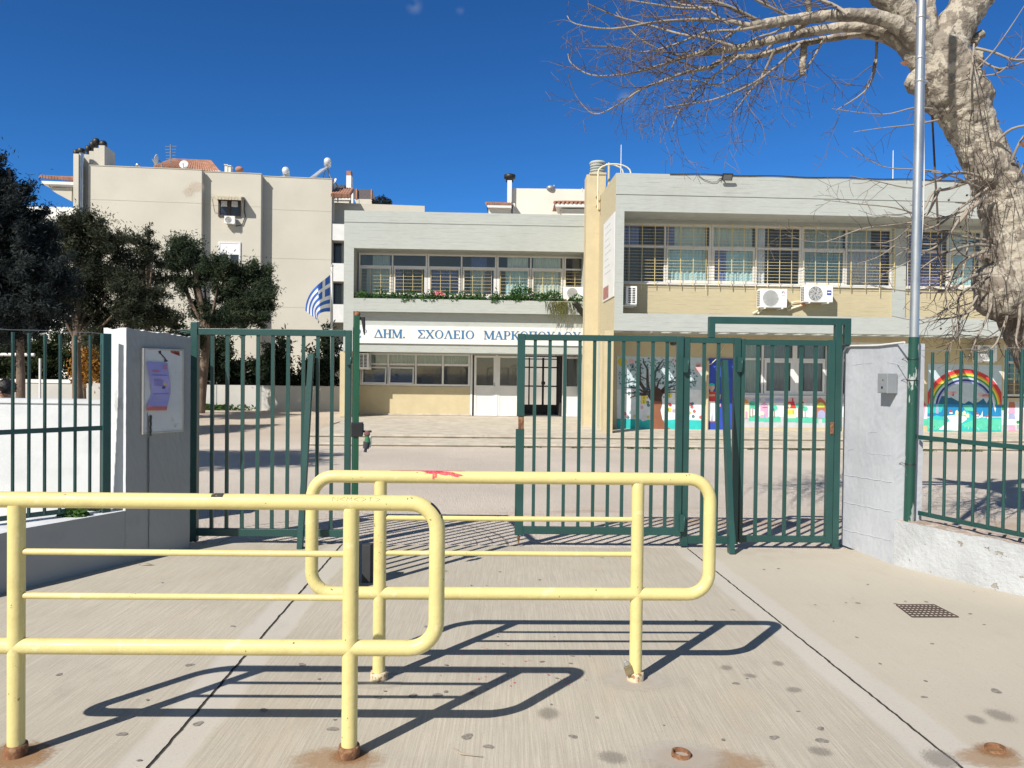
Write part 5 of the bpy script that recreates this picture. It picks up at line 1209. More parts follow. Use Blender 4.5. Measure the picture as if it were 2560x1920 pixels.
# school sign
t = thing('school_sign', 'long white school name sign with blue Greek capital letters over the entrance', 'sign', F2.w(q2(860, 1050)[0], -.16, q2(860, 1105)[1]))
sg0, sg1 = q2(207, 1050, -.1)[0], q2(1514, 1050, -.1)[0]; sz1, sz0 = q2(300, 998, -.1)[1], q2(300, 1101, -.1)[1]
MB().fbox(F2, sg0, sg1, -.158, -.10, sz0, sz1).build('board', 'white', t)
for x in (517, 945, 1230): MB().fbox(F2, q2(x, 1050, -.1)[0], q2(x, 1050, -.1)[0] + .012, -.0995, -.0965, sz0 + .01, sz1 - .01).build('board_joint', 'alu', t)
A_ = .17; T_ = .065      # thick and thin strokes, letters one unit high
def serif(x, y, w): return ('r', x - w, y - (.0 if y < .5 else .05), x + w, y + (.05 if y < .5 else 0))
GLY = {
 'Η': (.82, [('r', .09, 0, .09 + A_, 1), ('r', .56, 0, .56 + A_, 1), ('r', .09, .46, .7, .46 + T_), serif(.175, 0, .15), serif(.645, 0, .15), serif(.175, 1, .15), serif(.645, 1, .15)]),
 'Ι': (.42, [('r', .12, 0, .12 + A_, 1), serif(.205, 0, .16), serif(.205, 1, .16)]),
 'Μ': (1.0, [('l', .14, 0, .14, 1, T_), ('l', .16, .98, .5, .05, A_), ('l', .5, .05, .82, .98, T_), ('r', .76, 0, .76 + A_, 1), serif(.14, 0, .13), serif(.845, 0, .15), serif(.12, 1, .12), serif(.87, 1, .12)]),
 'Δ': (.86, [('l', .08, .02, .42, .98, T_), ('l', .42, .98, .76, .02, A_), ('r', .04, 0, .84, .07)]),
 'Σ': (.72, [('r', .06, 0, .66, .09), ('r', .06, .91, .64, 1), ('l', .12, .93, .42, .5, A_), ('l', .42, .52, .10, .07, T_), ('r', .60, 0, .66, .26), ('r', .58, .76, .64, 1)]),
 'Χ': (.82, [('l', .14, .97, .68, .03, A_), ('l', .14, .03, .68, .97, T_), serif(.14, 0, .12), serif(.68, 0, .14), serif(.14, 1, .14), serif(.68, 1, .12)]),
 'Ο': (.84, [('o', .42, .5, .38, .51, .235, .44)]),
 'Λ': (.82, [('l', .12, .02, .4, .98, T_), ('l', .4, .98, .68, .02, A_), serif(.12, 0, .12), serif(.69, 0, .15)]),
 'Ε': (.68, [('r', .10, 0, .10 + A_, 1), ('r', .04, 0, .62, .065), ('r', .04, .935, .60, 1), ('r', .2, .47, .48, .53), ('r', .56, 0, .62, .24), ('r', .54, .78, .60, 1), ('r', .43, .40, .48, .60)]),
 'Α': (.82, [('l', .12, .02, .4, .98, T_), ('l', .4, .98, .68, .02, A_), ('r', .2, .30, .6, .36), serif(.12, 0, .12), serif(.69, 0, .15)]),
 'Ρ': (.70, [('r', .10, 0, .10 + A_, 1), serif(.185, 0, .15), ('r', .04, .95, .4, 1), ('r', .2, .42, .4, .48), ('p', .38, .71, .27, .29, .13, .235)]),
 'Κ': (.82, [('r', .10, 0, .10 + A_, 1), serif(.185, 0, .15), serif(.185, 1, .15), ('l', .26, .46, .66, .97, T_), ('l', .36, .58, .70, .03, A_), serif(.66, 1, .11), serif(.70, 0, .13)]),
 'Π': (.82, [('r', .09, 0, .09 + A_, 1), ('r', .56, 0, .56 + A_, 1), ('r', .03, .93, .79, 1), serif(.175, 0, .15), serif(.645, 0, .15)]),
 'Υ': (.78, [('r', .31, 0, .31 + A_, .5), ('l', .13, .97, .39, .45, A_), ('l', .40, .45, .66, .97, T_), serif(.395, 0, .15), serif(.14, 1, .13), serif(.66, 1, .11)]),
 '2': (.66, [('2',)]), '.': (.3, [('r', .08, 0, .24, .16)]), }
LB = [0]
def letter(b, ch, s_, z_, h, wx=1.0, d=-.099):
    wd, st = GLY[ch]
    def p3(x, y, dd): return F2.w(s_ + x * h * wx, dd, z_ + y * h)
    for i, q in enumerate(st):
        dd = d + .004 + .0016 * i
        def pr(poly): b.prism([p3(x, y, d) for x, y in poly], F2.n * (dd - d + .004))
        if q[0] == 'r': pr([(q[1], q[2]), (q[3], q[2]), (q[3], q[4]), (q[1], q[4])])
        elif q[0] == 'l':
            x0, y0, x1, y1, w_ = q[1:]; dx = w_ / 2 / max(.5, abs(y1 - y0) / math.hypot(x1 - x0, y1 - y0)); pr([(x0 - dx, y0), (x0 + dx, y0), (x1 + dx, y1), (x1 - dx, y1)])
        elif q[0] in 'op':
            cx, cy, a, c, a2, c2 = q[1:]; n = 22; r0, r1 = (0, 360) if q[0] == 'o' else (-90, 90)
            for k in range(n):
                t0, t1 = R(r0 + (r1 - r0) * k / n), R(r0 + (r1 - r0) * (k + 1) / n)
                pr([(cx + a * math.cos(t0), cy + c * math.sin(t0)), (cx + a * math.cos(t1), cy + c * math.sin(t1)), (cx + a2 * math.cos(t1), cy + c2 * math.sin(t1)), (cx + a2 * math.cos(t0), cy + c2 * math.sin(t0))])
        elif q[0] == '2':
            pts = [(.10, .72), (.14, .88), (.28, .97), (.44, .93), (.52, .78), (.48, .6), (.34, .4), (.16, .2), (.08, .06)]; ws = [.12, .08, .06, .10, .17, .17, .13, .09, .08]
            for k in range(len(pts) - 1):
                (x0, y0), (x1, y1) = pts[k], pts[k + 1]; L = math.hypot(x1 - x0, y1 - y0); nx, ny = -(y1 - y0) / L / 2, (x1 - x0) / L / 2; w0, w1 = ws[k], ws[k + 1]
                pr([(x0 + nx * w0, y0 + ny * w0), (x1 + nx * w1, y1 + ny * w1), (x1 - nx * w1, y1 - ny * w1), (x0 - nx * w0, y0 - ny * w0)])
            pr([(.06, 0), (.60, 0), (.62, .22), (.56, .22), (.52, .12), (.06, .11)])
def word(b, text, xa, xb, yb, h):
    s0, z0 = q2(xa, yb, -.1)[0], None; s1 = q2(xb, yb, -.1)[0]; z0 = zbase
    tot = sum(GLY[c][0] for c in text); wx = (s1 - s0) / (tot * h)
    for c in text: letter(b, c, s0, z0, h, wx); s0 += GLY[c][0] * h * wx
hL = q2(400, 1022, -.1)[1] - q2(400, 1071, -.1)[1]; zbase = q2(400, 1071, -.1)[1]
b = MB(); word(b, '2', 207, 238, 1070, hL); word(b, 'ΔΗΜ.', 310, 492, 1070, hL); word(b, 'ΣΧΟΛΕΙΟ', 560, 890, 1070, hL); word(b, 'ΜΑΡΚΟΠΟΥΛΟΥ', 942, 1503, 1070, hL)
sv = zbase; zbase = zbase + hL * .55; word(b, 'Ο', 246, 271, 1020, hL * .42); zbase = sv
b.build('lettering', 'blue', t)

# ---- chimney, ladder, banner, lights, rods
c0 = P(1463, 900, 25.0); c1 = P(1508.5, 900, 25.0); ztc = P(1484, 427, 25).z
t = MB(); a_ = F1.ang
t.box(c0.x - .03, c1.x, 25.0, 25.7, PZ - .25, ztc - .12); t.box(c0.x + .06, c1.x + .01, 24.97, 25.72, ztc - .12, ztc - .06)
ch = t.build('chimney_shaft', 'ypl', S)
b = MB(); cc = Vector(((c0.x + c1.x) / 2 + .06, 25.35, ztc - .06)); prof = []
for k in range(4): prof += [(.20, .02 + k * .085), (.245, .03 + k * .085), (.245, .07 + k * .085), (.20, .08 + k * .085)]
b.lathe(cc, [(.2, -.02)] + prof + [(.27, .36), (.28, .40), (.24, .44), (.001, .45)], 18); b.build('chimney_pot', 'conc', ch)
MB().tube([(c1.x + .09, 24.95, PZ), (c1.x + .09, 24.95, ztc + .25)], .04, 8).build('downpipe', 'ypl', S)
b = MB(); b.tube([(c1.x + .04, 24.96, 1.6), (c1.x + .04, 24.96, .15)], .03, 8, 0); b.tube([(c1.x + .04, 24.96, .15), (c1.x + .04, 24.96, -.2)], .032, 8, 1); b.build('vent_pipe', ['cream2', 'green'], S)
t = thing('roof_ladder', 'cream tubular ladder hoops rising above the roof edge beside the yellow chimney', 'ladder', F1.w(-.15, -3, 5))
for s_, off in ((-.12, 0), (-.12, -1.3)):
    d0 = -2.6 + off; zz = F1.px(1515, 430, d0)[1]
    pts = [F1.w(s_, d0, ztop - .5), F1.w(s_, d0, zz)] + [F1.w(s_ + .0 + .55 * (1 - math.cos(R(a))) / 2 * 1.9, d0 - .0, zz + .26 * math.sin(R(a))) for a in range(20, 181, 20)] + [F1.w(s_ + 1.04, d0, zz - .3)]
    MB().tube(pts, .026, 8).build('hoop', 'pipe', t)
for z in np.arange(ztop - .3, ztop + .2, .3): MB().tube([F1.w(-.12, -2.6, z), F1.w(-.12, -3.9, z)], .02, 6).build('rung', 'pipe', t)
# banner on the side wall (plane s = -.02)
def side(x, y, s_=-.02):
    r = ray(x, y); q = F1.w(s_, 0, 0); nn = F1.u; k = (q - CP).dot(nn) / r.dot(nn); return CP + r * k
t = thing('wall_banner', 'tall white information banner on the yellow side wall, seen at a steep angle', 'banner', side(1525, 740))
q = [side(*p_) for p_ in ((1512, 562), (1538.5, 526), (1534.5, 737), (1506, 760))]
zt_, zb2 = (q[0].z + q[1].z) / 2, (q[2].z + q[3].z) / 2; ds_ = sorted(((v - F1.O).dot(F1.n)) for v in q); d0, d1 = (ds_[0] + ds_[1]) / 2, (ds_[2] + ds_[3]) / 2
MB().fbox(F1, -.035, -.010, d0, d1, zb2, zt_).build('sheet', 'white', t)
b = MB(); b.fbox(F1, -.038, -.0352, d0 + .1, d0 + (d1 - d0) * .55, zb2 + .05, zb2 + .42, 0)
for k in range(9): b.fbox(F1, -.038, -.0352, d0 + .3, d1 - .5 - .2 * (k % 3), zb2 + .8 + k * .2, zb2 + .83 + k * .2, 1)
b.build('print', [MT.setdefault('bpr', mat('banner_brown_print', (.36, .16, .14), .7, .2, 9)), MT.setdefault('bpg', mat('banner_grey_print', (.52, .53, .58), .7, .1, 9))], t)
# floodlight on the roof edge with its cable
fl = F1.px(*z3(985, 172), .15)
t = thing('floodlight', 'small black floodlight at the roof edge of the right wing', 'floodlight', F1.w(fl[0], .1, fl[1]))
b = MB(); o_ = F1.w(fl[0], .16, fl[1] + .02); u_, n_ = F1.u, (F1.n * .8 + Vector((0, 0, -.6))).normalized(); w_ = u_.cross(n_)
b.hexa([o_ + u_ * x * .15 + n_ * y * .03 + w_ * z * .1 for z in (-1, 1) for x, y in ((-1, -1), (1, -1), (1, 1), (-1, 1))]); b.build('lamp_head', 'black', t, bevel=.01)
b = MB(); o2 = o_ + n_ * .032; b.hexa([o2 + u_ * x * .12 + n_ * y * .003 + w_ * z * .075 for z in (-1, 1) for x, y in ((-1, -1), (1, -1), (1, 1), (-1, 1))]); b.build('lens', MT.setdefault('lens', mat('lamp_glass', (.20, .21, .22), .15, .05, 4)), t)
b = MB(); b.bar(o_ - u_ * .1, F1.w(fl[0] - .1, .0, fl[1] + .03), .03); b.build('bracket', 'black', t)
b = MB(); pts = [F1.w(*(lambda a: (a[0], .03, a[1]))(F1.px(*z3(x, y), .03))) for x, y in ((790, 155), (830, 185), (880, 202), (915, 200), (935, 178), (950, 172), (940, 195), (930, 180), (960, 175))]
b.tube(pts, .008, 5); b.build('lamp_cable', 'black', t)
b = MB(); pts = [F1.w(k, .02, ztop + .008 + .012 * math.sin(k * 3.1)) for k in np.arange(F1.px(*z3(600, 150))[0], LS - .2, .25)]; b.tube(pts, .012, 5)
b.build('roof_cable', 'black', label='black cable running along the roof edge of the right wing', cat='cable', loc=pts[0])
for i, (x, y0, y1, lab) in enumerate(((1552, 362, 440, 'thin white rod on the school roof beside the chimney'), (2232, 376, 450, 'thin white rod on the school roof behind the metal pole'))):
    p0, p1 = P(x, y1 + 25, 24 + i), P(x + 1, y0, 24 + i); b = MB(); b.tube([p0, p1], [.02, .012], 6); b.build('lightning_rod', 'white', label=lab, cat='rod', loc=p0)
# spotlight under the planter end
q = q2(1490, 905, .2); t = MB(); t.bar(F2.w(q[0] - .15, .35, q[1] + .22), F2.w(q[0] + .25, .1, q[1] - .25), .13, .16); t.bar(F2.w(q[0], .2, q[1]), F2.w(q[0], .12, q[1] - .1), .04)
t.build('floodlight', 'black', label='long dark floodlight at the right end of the planter', cat='floodlight', loc=F2.w(*(q[0], .2, q[1])))

# ---- air conditioners
def make_ac(loc, rz, label, w=.80, h=.56, dp=.30, logo=None, fan='guard', group='outdoor air conditioner units on the school'):
    t = thing('air_conditioner', label, 'air conditioner', (0, 0, 0), group)
    MB().box(-w / 2, w / 2, -dp / 2, dp / 2, 0, h).build('casing', 'acw', t, bevel=.012)
    cx, cz, rr = -w * .12, h * .5, h * .42
    b = MB(); y = -dp / 2
    b.lathe((cx, y - .001, cz), [(.0005, .0), (rr, .001)], 28, 0, (0, -1, 0))
    if fan == 'blades':
        for k in range(5):
            pts = []
            for j in range(6):
                a = R(72 * k + j * 13); q = .05 + (rr - .06) * j / 5; pts.append((cx + q * math.cos(a), y - .008, cz + q * math.sin(a)))
            for j in range(5, -1, -1):
                a = R(72 * k + 34 + j * 13); q = .05 + (rr - .06) * j / 5; pts.append((cx + q * math.cos(a), y - .008, cz + q * math.sin(a)))
            b.poly(pts, 1)
    fo = b.build('fan', ['acg2' if fan == 'blades' else 'acg', 'acg3'], t)
    b = MB()
    for k in range(1, 7): b.lathe((cx, y - .014, cz), [(rr * k / 6 - .004, 0), (rr * k / 6, .006), (rr * k / 6 + .002, 0)], 28, 0, (0, -1, 0))
    for k in range(12): a = R(30 * k); b.bar((cx + .03 * math.cos(a), y - .013, cz + .03 * math.sin(a)), (cx + rr * math.cos(a), y - .013, cz + rr * math.sin(a)), .005)
    b.build('fan_guard', 'acw' if fan == 'blades' else 'acg', t)
    b = MB()
    for i in range(2):
        for k in range(9): b.box(-w / 2 - .004, -w / 2 - .001, -dp * .34 + i * dp * .36, -dp * .34 + i * dp * .36 + dp * .26, h * (.09 + .093 * k), h * (.09 + .093 * k) + h * .06)
    b.build('side_louvre', 'black', t)
    for sx in (-.26, .26): MB().box(sx * w / .8 - .02, sx * w / .8 + .02, -dp / 2 - .02, dp / 2 + .12, -.04, -.002).build('bracket', 'acw', t)
    if logo == 'ring':
        b = MB(); n = 14
        for k in range(n):
            a0, a1 = R(-20 + 225 * k / n), R(-20 + 225 * (k + 1) / n); c0 = (w * .345, h * .79)
            b.poly([(c0[0] + q * math.cos(a), y - .012, c0[1] + q * math.sin(a)) for q, a in ((.030, a0), (.030, a1), (.045, a1), (.045, a0))], 0 if k < 7 else 1)
        b.box(w * .345 - .05, w * .345 + .05, y - .013, y - .010, h * .665, h * .68, 2); b.build('logo', ['red', MT.setdefault('lgk', mat('logo_black', (.06, .04, .06), .5, .05, 4)), 'acg'], t)
    if logo == 'blue':
        b = MB(); b.box(w * .28, w * .43, y - .013, y - .010, h * .44, h * .70, 0); b.box(w * .295, w * .415, y - .0165, y - .0138, h * .54, h * .60, 1); b.build('logo', ['dblue', 'acw'], t)
    t.location = loc; t.rotation_euler = (0, 0, rz); ROOT[t.name] = Vector(loc); return t
MT['acg2'] = mat('dark_fan_well', (.16, .165, .17), .6, .08, 6); MT['acg3'] = mat('fan_blade_grey', (.36, .37, .38), .5, .06, 6)
def at_ac(F, xa, xb, yt, yb, zf, d):      # bottom centre and size of a unit seen between these photo edges
    s0, z1 = F.px(*zf(xa, yt), d + .15); s1, z0 = F.px(*zf(xb, yb), d + .15); return F.w((s0 + s1) / 2, d, z0), s1 - s0, z1 - z0
p_, w_, h_ = at_ac(F1, 1207, 1385, 914, 1042, z3, DW + .27); make_ac(p_, F1.ang, 'white air conditioner with round grey guard and small red ring logo', w_, h_, .30, 'ring')
p_, w_, h_ = at_ac(F1, 1503, 1692, 889, 1006, z3, DW + .27); make_ac(p_, F1.ang, 'white air conditioner with dark fan blades and a blue label, higher of the pair', w_, h_, .30, 'blue', 'blades')
p_, w_, h_ = at_ac(F1, 298, 370, 902, 1026, z3, DW + .45); make_ac(F1.w((p_ - F1.O).dot(F1.u), DW + .45, p_.z), F1.ang + R(90), 'white air conditioner turned sideways showing its slotted end, in the corner of the right wing', .75, h_, w_, None)
p_, w_, h_ = at_ac(F2, 1408, 1530, 776, 850, z2, DE + .3); make_ac(p_, F2.ang, 'white air conditioner among the plants at the right end of the planter', w_ * 1.1, h_, .30, None)
p_, w_, h_ = at_ac(F2, 222, 284, 1158, 1246, z2, DD + .5); make_ac(F2.w((p_ - F2.O).dot(F2.u), DD + .5, p_.z), F2.ang + R(90), 'beige air conditioner turned sideways beside the entrance windows', .7, h_, w_, None)
p_, w_, h_ = at_ac(F1, 1300, 1425, 1290, 1400, zp, DG + .3); make_ac(p_, F1.ang, 'air conditioner on the ground floor above the rainbow painting, behind the bare tree', w_, h_, .30, None, 'blades')
t = thing('refrigerant_pipes', 'bundle of cream wrapped pipes between the two air conditioners', 'pipes', F1.w(*(lambda a: (a[0], DW, a[1]))(F1.px(*z3(1450, 1020), DW))))
for pts, r_ in ((((1390, 1060), (1420, 1045), (1500, 1020), (1520, 1000)), .035), (((1385, 1050), (1410, 1010), (1450, 1000), (1500, 998)), .02), (((1400, 1040), (1425, 1005), (1405, 990), (1420, 1030), (1490, 1025)), .016), (((1210, 1040), (1185, 1065), (1155, 1082)), .03), (((1225, 1045), (1200, 1070), (1190, 1082)), .03)):
    MB().tube([F1.w(*(lambda a: (a[0], DW + .07, a[1]))(F1.px(*z3(x, y), DW + .07))) for x, y in pts], r_, 8).build('pipe', 'pipe', t)
MB().box(*[v for p3 in [F1.w(F1.px(*z3(1495, 1020), DW + .1)[0], DW + .1, F1.px(*z3(1495, 1020), DW + .1)[1])] for v in (p3.x - .06, p3.x + .06, p3.y - .05, p3.y + .05, p3.z - .06, p3.z + .06)]).build('junction', 'terrac' if 'terrac' in MT else MT.setdefault('terrac', mat('terracotta_wrap', (.50, .24, .13), .8, .1, 8)), t)

# ---- steps and walkway
sl0 = F1.px(826, 1060, -2)[0]
b = MB(); b.fbox(F1, sl0, 40, -12, 1.0, -.6, PZ - .05); b.fbox(F1, sl0 - .02, 40, -12, 1.035, PZ - .05, PZ); b.build('walkway', 'step', kind='structure')
b = MB(); b.fbox(F1, sl0 + .2, 40, 1.002, 2.5, -.7, -.34); b.fbox(F1, sl0 + .18, 40, 1.002, 2.535, -.34, -.295); b.build('walkway_step', 'step', kind='structure')
b = MB(); b.fbox(F2, q2(80, 1540)[0], q2(1640, 1540)[0], -5, .9, -.3, PF - .014); b.build('entrance_landing', 'step', kind='structure')

# ---- planter plants
def tuft(b, c, r, n, h, size, droop=0):
    for k in range(n):
        a = random.uniform(0, 6.28); q = r * math.sqrt(random.random()); p = Vector((c[0] + q * math.cos(a), c[1] + q * math.sin(a) * .5, c[2] + random.uniform(-.15 if not droop else -droop, 1) * h * (1 - .5 * q / r)))
        u = Vector((random.gauss(0, 1), random.gauss(0, 1), random.gauss(0, 1))).normalized(); w_ = u.orthogonal().normalized(); s_ = size * random.uniform(.5, 1.3)
        b.poly([p - u * s_, p - w_ * s_ * .45, p + u * s_, p + w_ * s_ * .45])
b = MB()
for k in range(70):
    x = 215 + (1180 - 215) * k / 69; s_, z_ = q2(x, 835, 0); tuft(b, F2.w(s_, -.02 + random.uniform(-.2, .14), e_pt - .04), .17, 62, .36 + .1 * math.sin(k * .9) + random.uniform(-.08, .10), .06)
b.build('trailing_greenery', 'plant', label='long low row of green plants filling the planter under the entrance windows', cat='plants', loc=F2.w(q2(700, 835)[0], 0, e_pt), kind='stuff')
def bush(x, y, r, n, h, m, label, name='planter_shrub', cat='shrub', size=.06, dr=0):
    b = MB(); s_, z_ = q2(x, y, 0); c = F2.w(s_, .0, z_); tuft(b, c, r, n, h, size, dr); b.build(name, m, label=label, cat=cat, loc=c)
bush(1160, 840, .42, 520, .62, 'plant', 'tallest green shrub in the planter'); bush(1260, 855, .32, 320, .35, 'plant', 'green shrub drooping over the planter edge, in the middle of its right half')
bush(1340, 850, .38, 380, .4, 'plant', 'leafy shrub in the planter just left of the upper air conditioner'); bush(1480, 880, .32, 300, .45, 'plant', 'green shrub below the upper air conditioner')
bush(680, 825, .22, 90, .18, 'pink', 'cluster of pink flowers in the planter', 'flower_cluster', 'flowers', .05); bush(768, 838, .2, 90, .12, 'petal', 'left one of two white flower clusters in the planter', 'flower_cluster', 'flowers', .05); bush(975, 842, .14, 60, .12, 'petal', 'right one of two white flower clusters in the planter', 'flower_cluster', 'flowers', .05)
b = MB(); s_, z_ = q2(1380, 870, .2)
for k in range(90):
    x = s_ + random.gauss(0, .22); L = random.uniform(.2, .8); p0 = F2.w(x, .1, e_pt); p1 = F2.w(x + random.gauss(0, .05), .22, e_pt - L * .4); p2 = F2.w(x + random.gauss(0, .08), .2, e_pt - L); b.tube([p0, p1, p2], [.012, .012, .004], 3)
b.build('hanging_grass', MT.setdefault('drygr', leaf_mat('dry_hanging_grass', (.16, .17, .06), (.30, .28, .12), 4)), label='tuft of dry grass hanging over the planter edge', cat='grass', loc=F2.w(s_, .1, e_pt))
# weeds along the kerb
b = MB()
for k in range(420):
    s_ = random.uniform(F1.px(1180, 1117, 2.5)[0], F1.px(2600, 1117, 2.5)[0])
    if math.sin(s_ * 1.7) + math.sin(s_ * 4.3 + 1) < .1: continue
    tuft(b, F1.w(s_, 2.53, -.40), .09, 6, random.uniform(.02, .08), .028)
b.build('kerb_weeds', 'grass', kind='stuff')
# ------------------------------------------------------------------ yard: white wall, far wall, goal, person, flag
wl_ = P(-700, 993, 7.25); wr_ = P(300, 997, 7.25)
b = MB(); b.box(wl_.x, wr_.x, 7.25, 7.5, -.2, wl_.z * .5 + wr_.z * .5 - .035); b.box(wl_.x, wr_.x + .01, 7.235, 7.515, wl_.z * .5 + wr_.z * .5 - .035, wl_.z * .5 + wr_.z * .5)
b.build('garden_wall', 'wallw', label='bright white plastered wall inside the yard behind the left fence', cat='wall', loc=(wr_.x, 7.25, 0))
YW = 36.0
a0, a1 = P(-900, 960, YW), P(872, 968, YW); zt0 = P(350, 960, YW).z
t = thing('boundary_wall', 'long grey concrete wall at the far end of the yard under the trees', 'wall', (a1.x, YW, -.4))
MB().box(a0.x, a1.x, YW, YW + .25, -.6, zt0).build('wall_face', 'wallb', t)
w0 = P(28, 956, YW).x; w1 = P(178, 956, YW).x
MB().box(a0.x + .2, w1, YW - .04, YW + .29, zt0, zt0 + .16).build('coping', 'white', t)
b = MB()
for k in range(16): x = a0.x + (a1.x - a0.x) * k / 16; b.box(x, x + .05, YW - .012, YW - .001, -.5, zt0 - .01)
b.build('joint_strip', 'steel', t)
b = MB(); y = 24; p0, p1, p2 = P(-260, 884, y), P(86, 887, y), P(99, 990, y)
t = thing('goal_frame', 'thin white goal frame in the yard behind the left fence', 'goal', (p1.x, y, -.4))
MB().tube([p0, p1], .05, 8).build('crossbar', 'white', t)
MB().tube([P(100, 896, y), Vector((P(100, 950, y).x, y, -.4))], .035, 8).build('post', 'white', t); MB().tube([p0, Vector((p0.x, y, -.4))], .05, 8).build('post', 'white', t)
# child behind the white wall: one skinned body, hair and clothes
YC = 9.0; hx = P(14, 965, YC); ht = P(14, 949, YC).z; gz0 = yz(0, YC)
H = ht - gz0; bx_ = hx.x
t = thing('person', 'person with dark hair and light blue shirt behind the white wall', 'person', (bx_, YC, gz0))
def skin_body(name, m, pts, edges, parent, lv=2):
    me = bpy.data.meshes.new(name); me.from_pydata([tuple(Vector(p[0]) ) for p in pts], edges, []); o = bpy.data.objects.new(name, me); COL.objects.link(o); o.parent = parent
    me.materials.append(MT[m]); md = o.modifiers.new('skin', 'SKIN'); md.use_smooth_shade = True
    for i, p in enumerate(pts): me.skin_vertices[0].data[i].radius = (p[1], p[2] if len(p) > 2 else p[1])
    me.skin_vertices[0].data[0].use_root = True
    s_ = o.modifiers.new('sub', 'SUBSURF'); s_.levels = s_.render_levels = lv; return o
f = H / 1.35
def V_(x, y, z): return (x * f, y * f, z * f)
body = [(V_(0, 0, .66), .10 * f, .075 * f), (V_(0, 0, .80), .095 * f, .07 * f), (V_(0, 0, .98), .115 * f, .075 * f), (V_(0, 0, 1.07), .06 * f, .05 * f), (V_(0, .005, 1.12), .042 * f), (V_(0, -.005, 1.19), .066 * f, .07 * f), (V_(0, -.005, 1.29), .066 * f, .075 * f)]
ed = [(0, 1), (1, 2), (2, 3), (3, 4), (4, 5), (5, 6)]
for sx in (-1, 1):
    n = len(body); body += [(V_(sx * .13, 0, 1.04), .042 * f), (V_(sx * .17, .02, .86), .034 * f), (V_(sx * .17, -.04, .68), .026 * f), (V_(sx * .17, -.06, .60), .028 * f, .016 * f)]
    ed += [(2, n), (n, n + 1), (n + 1, n + 2), (n + 2, n + 3)]
    for k in range(4):
        m = len(body); body += [(V_(sx * (.155 + .010 * k), -.068 - .004 * k, .555), .0075 * f), (V_(sx * (.155 + .010 * k), -.055, .535 - .004 * (k % 3)), .006 * f)]; ed += [(n + 3, m), (m, m + 1)]
    m = len(body); body += [(V_(sx * .14, -.085, .585), .008 * f), (V_(sx * .142, -.09, .56), .007 * f)]; ed += [(n + 3, m), (m, m + 1)]
    n = len(body); body += [(V_(sx * .065, 0, .58), .065 * f), (V_(sx * .068, -.01, .35), .046 * f), (V_(sx * .07, .01, .08), .034 * f), (V_(sx * .075, -.10, .03), .032 * f, .022 * f)]; ed += [(0, n), (n, n + 1), (n + 1, n + 2), (n + 2, n + 3)]
skin_body('body', 'skin', body, ed, t)
shirt = [(V_(0, 0, .64), .108 * f, .084 * f), (V_(0, 0, .80), .104 * f, .08 * f), (V_(0, 0, .98), .122 * f, .085 * f), (V_(0, 0, 1.075), .055 * f, .052 * f)]
e2 = [(0, 1), (1, 2), (2, 3)]
for sx in (-1, 1): n = len(shirt); shirt += [(V_(sx * .13, 0, 1.04), .054 * f), (V_(sx * .165, .015, .90), .048 * f)]; e2 += [(2, n), (n, n + 1)]
skin_body('shirt', 'shirt', shirt, e2, t)
tr = [(V_(0, 0, .66), .106 * f, .082 * f)]; e3 = []
for sx in (-1, 1): n = len(tr); tr += [(V_(sx * .065, 0, .57), .072 * f), (V_(sx * .068, -.01, .35), .055 * f), (V_(sx * .07, .01, .07), .045 * f)]; e3 += [(0, n), (n, n + 1), (n + 1, n + 2)]
skin_body('trousers', 'trous', tr, e3, t)
b = MB(); hc = Vector((bx_, YC + .012, gz0 + 1.262 * f)); b.ball(hc, .098 * f, 12, sq=(.98, 1.02, 1.0))
for _ in range(300):
    d = Vector((random.gauss(0, 1), random.gauss(0, 1), random.gauss(.3, 1))).normalized()
    if d.z < -.5: continue
    p = hc + d * .094 * f; e_ = Vector((random.gauss(0, 1), random.gauss(0, 1), random.gauss(0, 1))).normalized() * .012; b.poly([p - e_, p + d * .016, p + e_])
b.build('hair', 'hair', t)
b = MB(); fc = Vector((bx_, YC - .075 * f, gz0 + 1.22 * f))
for sx in (-1, 1): b.ball(Vector((bx_ + sx * .076 * f, YC, gz0 + 1.23 * f)), .018 * f, 5, sq=(.5, .8, 1.3))
b.ball(fc + Vector((0, -.006, -.01)), .013 * f, 5, sq=(.8, 1, 1.2)); b.build('ears_and_nose', 'skin', t)
b = MB()
for sx in (-1, 1): b.ball(fc + Vector((sx * .028, .004, .018)), .009 * f, 5, sq=(1.2, .5, .8))
b.box(fc.x - .02, fc.x + .02, fc.y - .002, fc.y + .004, fc.z - .045, fc.z - .040); b.build('eyes_and_mouth', 'black', t)

# flag
YF = 34.0
t = thing('flagpole', 'white flagpole in front of the cream apartment block', 'flagpole', P(829, 1010, YF))
zf = lambda x, y: (700 + x / 6.9125, 640 + y / 6.9125)
fp0, fp1 = P(*zf(897, 180), YF), P(*zf(893, 1260), YF); bot = fp1 + (fp1 - fp0).normalized() * 4.2
MB().tube([fp0, bot], .055, 10).build('pole', 'white', t)
b = MB(); b.tube([P(*zf(880, 200), YF), P(*zf(878, 260), YF - .06), P(*zf(905, 310), YF - .06), P(*zf(912, 800), YF - .06), P(*zf(905, 1250), YF - .06)], .012, 5); b.ball(P(*zf(900, 170), YF), .07, 6); b.build('halyard', 'steel', t)
def bez(p, u):
    n = len(p) - 1; x = y = 0
    for i, (a, c) in enumerate(p): k = math.comb(n, i) * u ** i * (1 - u) ** (n - i); x += a * k; y += c * k
    return x, y
topc = [(866, 322), (760, 430), (560, 520), (440, 700), (438, 945)]; botc = [(866, 962), (700, 950), (600, 1010), (640, 1090), (700, 1148)]
MT['fblue'] = mat('flag_blue', (.03, .13, .50), .8, .05, 6); MT['fwhite'] = mat('flag_white', (.78, .79, .82), .8, .03, 6)
